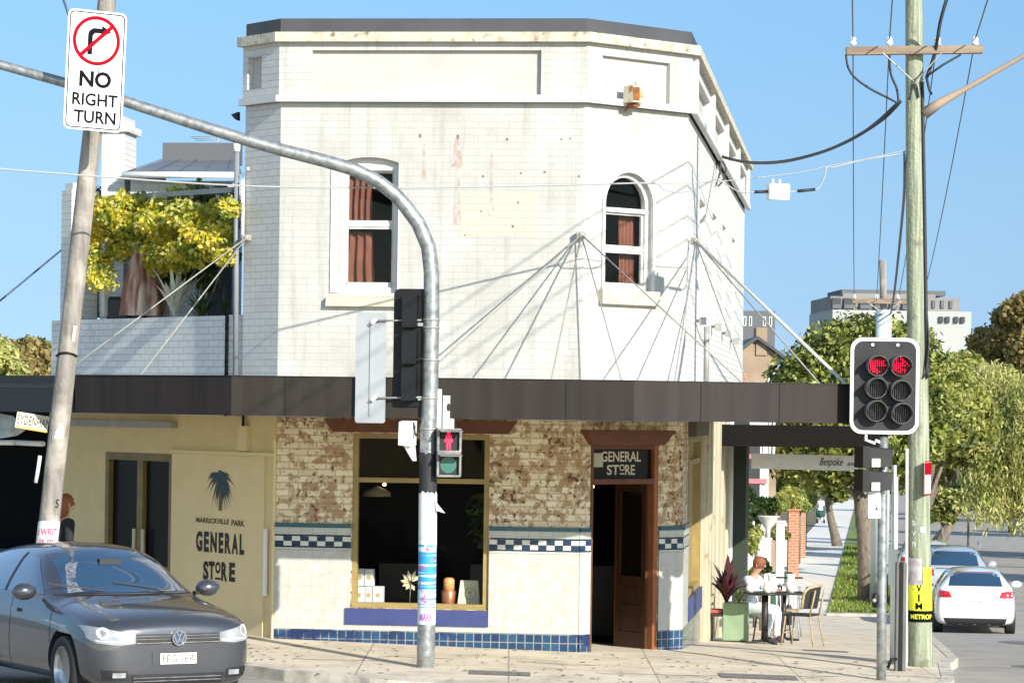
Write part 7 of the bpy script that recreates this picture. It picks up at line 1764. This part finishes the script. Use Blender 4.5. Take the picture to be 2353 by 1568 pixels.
fo = fasc('canopy_fascia', FN, (F00[0] - .03, F00[1] + .03), mat('black_fascia', (.012, .013, .018), rough=.5)); childof(fo, nb)
mb = MB().poly(lambda a, b, o: Vector((a, b, o)), [FN, (F00[0] - .03, F00[1] + .03), tuple(Lf.pt(Lf.at(168, 900)[0], 0, .02).xy), tuple(Lf.pt(n0 + .5, 0, .02).xy)], z_can_t - .1, z_can_t - .14); mb.build('canopy_roof', galv_dull, nb)
sy = thing('street_sign', 'small white SYDENHAM sign with an orange line under the left canopy', 'sign', tuple(P(72, 992, 36.4)))
SYF = frame_fn(P(74, 969, 36.4), (1, .3, -.16), (0, 0, 1))
MB().poly(SYF, rrect(-.20, .20, -.10, .10, .008), -.01, .0).build('plate', mat('aged_white', (.60, .57, .46), rough=.6), sy); text_mb('SYDENHAM', SYF, -.185, .22, -.045, .065, .002, .0).build('lettering', black, sy)
MB().poly(SYF, [(-.2, -.1), (.2, -.1), (.2, -.075), (-.2, -.075)], .001, .004).build('orange_line', mat('orange_line', (.75, .35, .08), rough=.6), sy); MB().tube([SYF(-.17, .1), SYF(-.17, .16)], .008, 5).build('hanger', black, sy)
mb = MB(); c = P(20, 975, 37.2); mb.add([P(-20, 945, 37.4), P(30, 955, 37.0), P(62, 985, 36.7), P(10, 992, 37.2), P(-20, 992, 37.4)], [(0, 1, 2, 3), (0, 3, 4)]); mb.add([P(-20, 992, 37.4), P(62, 985, 36.7), P(40, 1000, 37), P(-20, 1010, 37.4)], [(0, 1, 2, 3)])
tag(mb.build('shade_umbrella', mat('umbrella_cloth', (.50, .52, .50), (.30, .34, .32), scale=3, rough=.9)), 'corner of a pale shade umbrella behind the SYDENHAM sign at the left edge', 'umbrella')

# ---------------- goods in the shop window ----------------
OW = -.35
def goods(px0, px1, py0, py1): a, z1 = A.at(px0, py0, OW); b, z0 = A.at(px1, py1, OW); return a, b, z0, z1
card = mat('white_card', (.66, .67, .66), (.58, .60, .60), scale=12, rough=.6); brand = mat('gold_print', (.40, .34, .14), rough=.6)
base_z = gz0 + .032
def gift(px0, px1, py0, py1, label, stacked=False, dy=0):
    a, b, z0, z1 = goods(px0, px1, py0, py1); z0 = z0 if stacked else base_z; r0 = thing('gift_box', label, 'box', tuple(A.pt((a + b) / 2, z0, OW)), 'white boxes stacked in the shop window')
    MB().fbox(A, a, b, z0, z1, OW - .14 - dy, OW - dy).build('carton', card, r0, bevel=.004); m = (a + b) / 2; MB().poly(A.pt, circ(m, (z0 + z1) / 2, .03, 12), OW - dy + .001, OW - dy + .003).build('printed_mark', brand, r0)
zst = goods(0, 1, 1346, 1388)[3]
for x0, x1, lb in ((811, 837, 'small white box at the bottom left of the window stack'), (839, 854, 'narrow white box in the middle of the bottom row in the window'), (856, 879, 'white box at the right end of the bottom row in the window')): gift(x0, x1, 1346, 1388, lb)
a, b, z0, z1 = goods(817, 857, 1305, 1345)
gift(817, 835, 1305, 1345.2, 'upper left white box on top of the window stack', True); gift(837, 857, 1306, 1345.2, 'upper right white box on top of the window stack', True)
a, b, z0, z1 = goods(1011, 1046, 1330, 1388); cop = mat('copper_tin', (.55, .24, .12), (.35, .14, .07), scale=9, rough=.35, metal=.6)
m = (a + b) / 2; q = A.pt(m, base_z, OW - .1)
tag(MB().lathe([(.095, 0), (.098, .01), (.098, .17), (.092, .18), (.001, .18)], 20, Matrix.Translation(q)).build('copper_tin', cop), 'round copper coloured tin in the shop window right of the pole', 'tin')
tag(MB().lathe([(.07, .0), (.072, .13), (.05, .16), (.001, .165)], 18, Matrix.Translation(q + Vector((0, 0, .181)))).build('orange_pot', mat('orange_jar', (.62, .32, .12), rough=.5)), 'smaller orange jar on top of the copper tin in the shop window', 'jar')
a, b, z0, z1 = goods(1052, 1102, 1332, 1390); bg_ = thing('paper_bag', 'cream paper bag with round printed emblem in the shop window', 'bag', tuple(A.pt((a + b) / 2, base_z, OW)))
mb = MB(); mb.hexa([A.pt(a, base_z, OW + .04), A.pt(b, base_z, OW + .04), A.pt(b, base_z, OW - .1), A.pt(a, base_z, OW - .1), A.pt(a + .03, z1, OW - .02), A.pt(b - .03, z1, OW - .02), A.pt(b - .03, z1, OW - .05), A.pt(a + .03, z1, OW - .05)]); mb.build('bag', mat('cream_paper', (.62, .58, .42), rough=.8), bg_)
bgf = lambda x, y, o=0: A.pt((a + b) / 2 + x + .02, base_z + .15 + y, OW + .012 - y * .2 + o)
annulus(MB(), bgf, circ(0, 0, .075, 24), circ(0, 0, .068, 24), .0, .004).build('emblem', mat('olive_print', (.20, .22, .08), rough=.7), bg_)
mb = MB()
for i in range(7): an = R(20 + i * 23); mb.poly(bgf, [(0, .0), (.035 * math.cos(an) - .004, .035 * math.sin(an)), (.035 * math.cos(an) + .004, .035 * math.sin(an) + .006)], .002, .004)
mb.poly(bgf, [(-.004, -.04), (.004, -.04), (.003, .005), (-.003, .005)], .002, .004); mb.build('palm_print', MATS['olive_print'], bg_)
mn = thing('monstera_leaf', 'pale dried monstera leaf in the shop window left of the steel pole', 'leaf', tuple(A.pt(A.at(950, 1380, OW)[0], base_z, OW)))
cs, cz = A.at(944, 1338, OW); mb = MB()
for i in range(9):
    an = R(40 + i * 32); l = .17 * (.8 + .2 * math.cos(an - 1.5)); d = (math.cos(an), math.sin(an)); n_ = (-d[1] * .026, d[0] * .026)
    mb.poly(A.pt, [(cs + d[0] * .02, cz + d[1] * .02), (cs + d[0] * l * .6 + n_[0], cz + d[1] * l * .6 + n_[1]), (cs + d[0] * l, cz + d[1] * l), (cs + d[0] * l * .6 - n_[0], cz + d[1] * l * .6 - n_[1])], OW - .02 * (i % 2), OW - .02 * (i % 2) + .003)
mb.build('leaf', mat('dried_leaf', (.55, .50, .33), rough=.8), mn); MB().tube([A.pt(cs, cz, OW), A.pt(cs - .02, base_z, OW - .02)], .006, 5).build('stalk', bark, mn)
bush_c = A.pt(A.at(1095, 1175, -.8)[0], A.at(1095, 1175, -.8)[1], -.8); pl_ = thing('indoor_plant', 'dim green plant hanging inside the right of the shop window', 'plant', tuple(bush_c)); leaf_mesh('foliage', [tuple(bush_c), tuple(bush_c + Vector((.1, 0, -.25)))], [(.16, .14, .22)] * 2, 90, .09, dgl, pl_, 4, shell=.2)
bulb = mat('lit_bulb', (1, .8, .5), emit=(1, .75, .4), estr=6)
for px, py, F_, o_ in ((868, 1102, A, -1.6), (883, 1112, A, -2.0), (1361, 1117, B, -.6)):
    s, z = F_.at(px, py, o_); q = F_.pt(s, z, o_); r0 = thing('pendant_lamp', 'small lit pendant bulb just inside the doorway' if F_ is B else ('small lit pendant bulb inside the shop window, the left of two' if px == 868 else 'small lit pendant bulb with pale shade inside the shop window, the right of two'), 'lamp', q)
    MB().ball(q, .022, 6).build('bulb', bulb, r0); MB().tube([q, Vector((q.x, q.y, 2.85))], .004, 4).build('cord', black, r0)
    if px == 883: MB().lathe([(.02, .08), (.18, .0), (.19, -.06)], 18, Matrix.Translation(q + Vector((-.1, 0, -.1)))).build('shade', mat('lamp_shade', (.30, .26, .18), rough=.8), r0)
# fallen leaves along the gutter
g = np.random.default_rng(5); mb = MB()
for i in range(260):
    t = g.random(); kx = -3.5 + 8.5 * t; ky = 31.9 + 4.2 * g.random() + (1.5 if kx < -2.2 else 0); z = fz(kx, ky) + .012; a = g.random() * 6.28; r_ = .02 + .02 * g.random(); d = Vector((math.cos(a), math.sin(a), .2)) * r_; e = Vector((-math.sin(a), math.cos(a), .0)) * r_ * .5; c = Vector((kx, ky, z)); mb.add([c - d, c + e, c + d, c - e], [(0, 1, 2, 3)])
tag(mb.build('fallen_leaves', mat('dry_leaf', (.20, .14, .06), (.32, .24, .10), scale=3, rough=.9)), kind='stuff')
# more planting along the side wall and lower limbs of foliage that close the view under the street trees
bush('garden_shrub', 'feathery light green shrub against the shop side wall behind the burgundy plant', 1698, 1255, 52, 16, 46, 2400, .05, ygl, 11, aspect=.25)
bush('garden_shrub', 'dark green low shrub beside the seated person', 1750, 1300, 54, 20, 22, 1600, .05, dgl, 12)
bush('roadside_shrub', 'grey green shrub on the verge right behind the greenish power pole', 2165, 1165, 100, 42, 60, 6000, .09, g_olive, 13)
bush('roadside_shrub', 'yellow green shrub hanging over the road at the left of the willow', 2225, 1140, 112, 50, 48, 6000, .10, ygl, 14)
# oil stains and patches on the road, gum spots on the footpath
rr = random.Random(21)
stm = mat('road_patch', (.13, .12, .11), (.19, .175, .155), scale=3, rough=.95)
for i, (s_, q_, a_, b_) in enumerate(((18, 5.5, 1.6, .7), (9, 6.4, 2.4, .5), (34, 8.0, 3.5, 1.3), (3, 4.8, 1.0, .4))):
    pts = []
    for k_ in range(14):
        an = 6.283 * k_ / 14; f = 1 + rr.uniform(-.18, .18); p = street(s_ + math.cos(an) * a_ * f, q_ + math.sin(an) * b_ * f); pts.append((p.x, p.y))
    tag(flatpatch('road_patch', pts, rz, stm, .005), kind='structure')
mb = MB()
for i in range(170):
    x = rr.uniform(-3.2, 5.2); y = rr.uniform(32.6, 37.2); r_ = rr.uniform(.012, .04); mb.add([(x + r_ * math.cos(t), y + r_ * 1.2 * math.sin(t), fz(x, y) + .004) for t in (0, 1.05, 2.1, 3.14, 4.2, 5.2)], [(0, 1, 2, 3, 4, 5)])
tag(mb.build('gum_spots', mat('gum_spot', (.16, .145, .12), rough=.9)), kind='stuff')
gpost('fence_pillar', 'terracotta brick fence pillar along the left side of the footpath, the nearer one', 1822, 1172, 1250, 90, .16, terra)
gpost('fence_pillar', 'smaller terracotta brick fence pillar further down the footpath', 1840, 1168, 1225, 112, .16, terra)
bush('garden_shrub', 'bright green shrub over the terracotta fence pillars', 1812, 1150, 94, 30, 34, 3200, .08, g_olive, 21)
bush('garden_shrub', 'pale flowering shrub over the far end of the front fences', 1852, 1140, 125, 24, 34, 2600, .10, ygl, 22)
bush('garden_shrub', 'dark hedge above the footpath left of the verge trees', 1790, 1110, 100, 40, 36, 3600, .09, g_dark, 23)
# blades of grass on the verge
g = np.random.default_rng(9); n = 9000; s_ = 31.8 + 60 * g.random(n) ** 1.6; q_ = 1.55 + 1.85 * g.random(n)
X_ = P3v.x + U.x * s_ + Q.x * q_; Y_ = P3v.y + U.y * s_ + Q.y * q_; Zg = np.array([fz(a, b) + .03 for a, b in zip(X_, Y_)])
h_ = .05 + .09 * g.random(n); a_ = g.random(n) * 6.28; w_ = .02 + .02 * g.random(n)
v = np.empty((n, 3, 3)); v[:, 0] = np.stack([X_ - np.cos(a_) * w_, Y_ - np.sin(a_) * w_, Zg], 1); v[:, 1] = np.stack([X_ + np.cos(a_) * w_, Y_ + np.sin(a_) * w_, Zg], 1); v[:, 2] = np.stack([X_ + g.normal(size=n) * .04, Y_ + g.normal(size=n) * .04, Zg + h_], 1)
me = bpy.data.meshes.new('grass'); me.from_pydata(v.reshape(-1, 3).tolist(), [], [(i * 3, i * 3 + 1, i * 3 + 2) for i in range(n)])
at = me.attributes.new('rnd', 'FLOAT', 'FACE'); at.data.foreach_set('value', g.random(n).astype(np.float32))
me.materials.append(leafmat('grass_blades', (.10, .18, .02), (.22, .28, .05), (.42, .42, .14), scale=1.5)); go = bpy.data.objects.new('grass', me); COL.objects.link(go); tag(go, 'short uneven green grass on the verge beside the footpath', 'grass', kind='stuff')
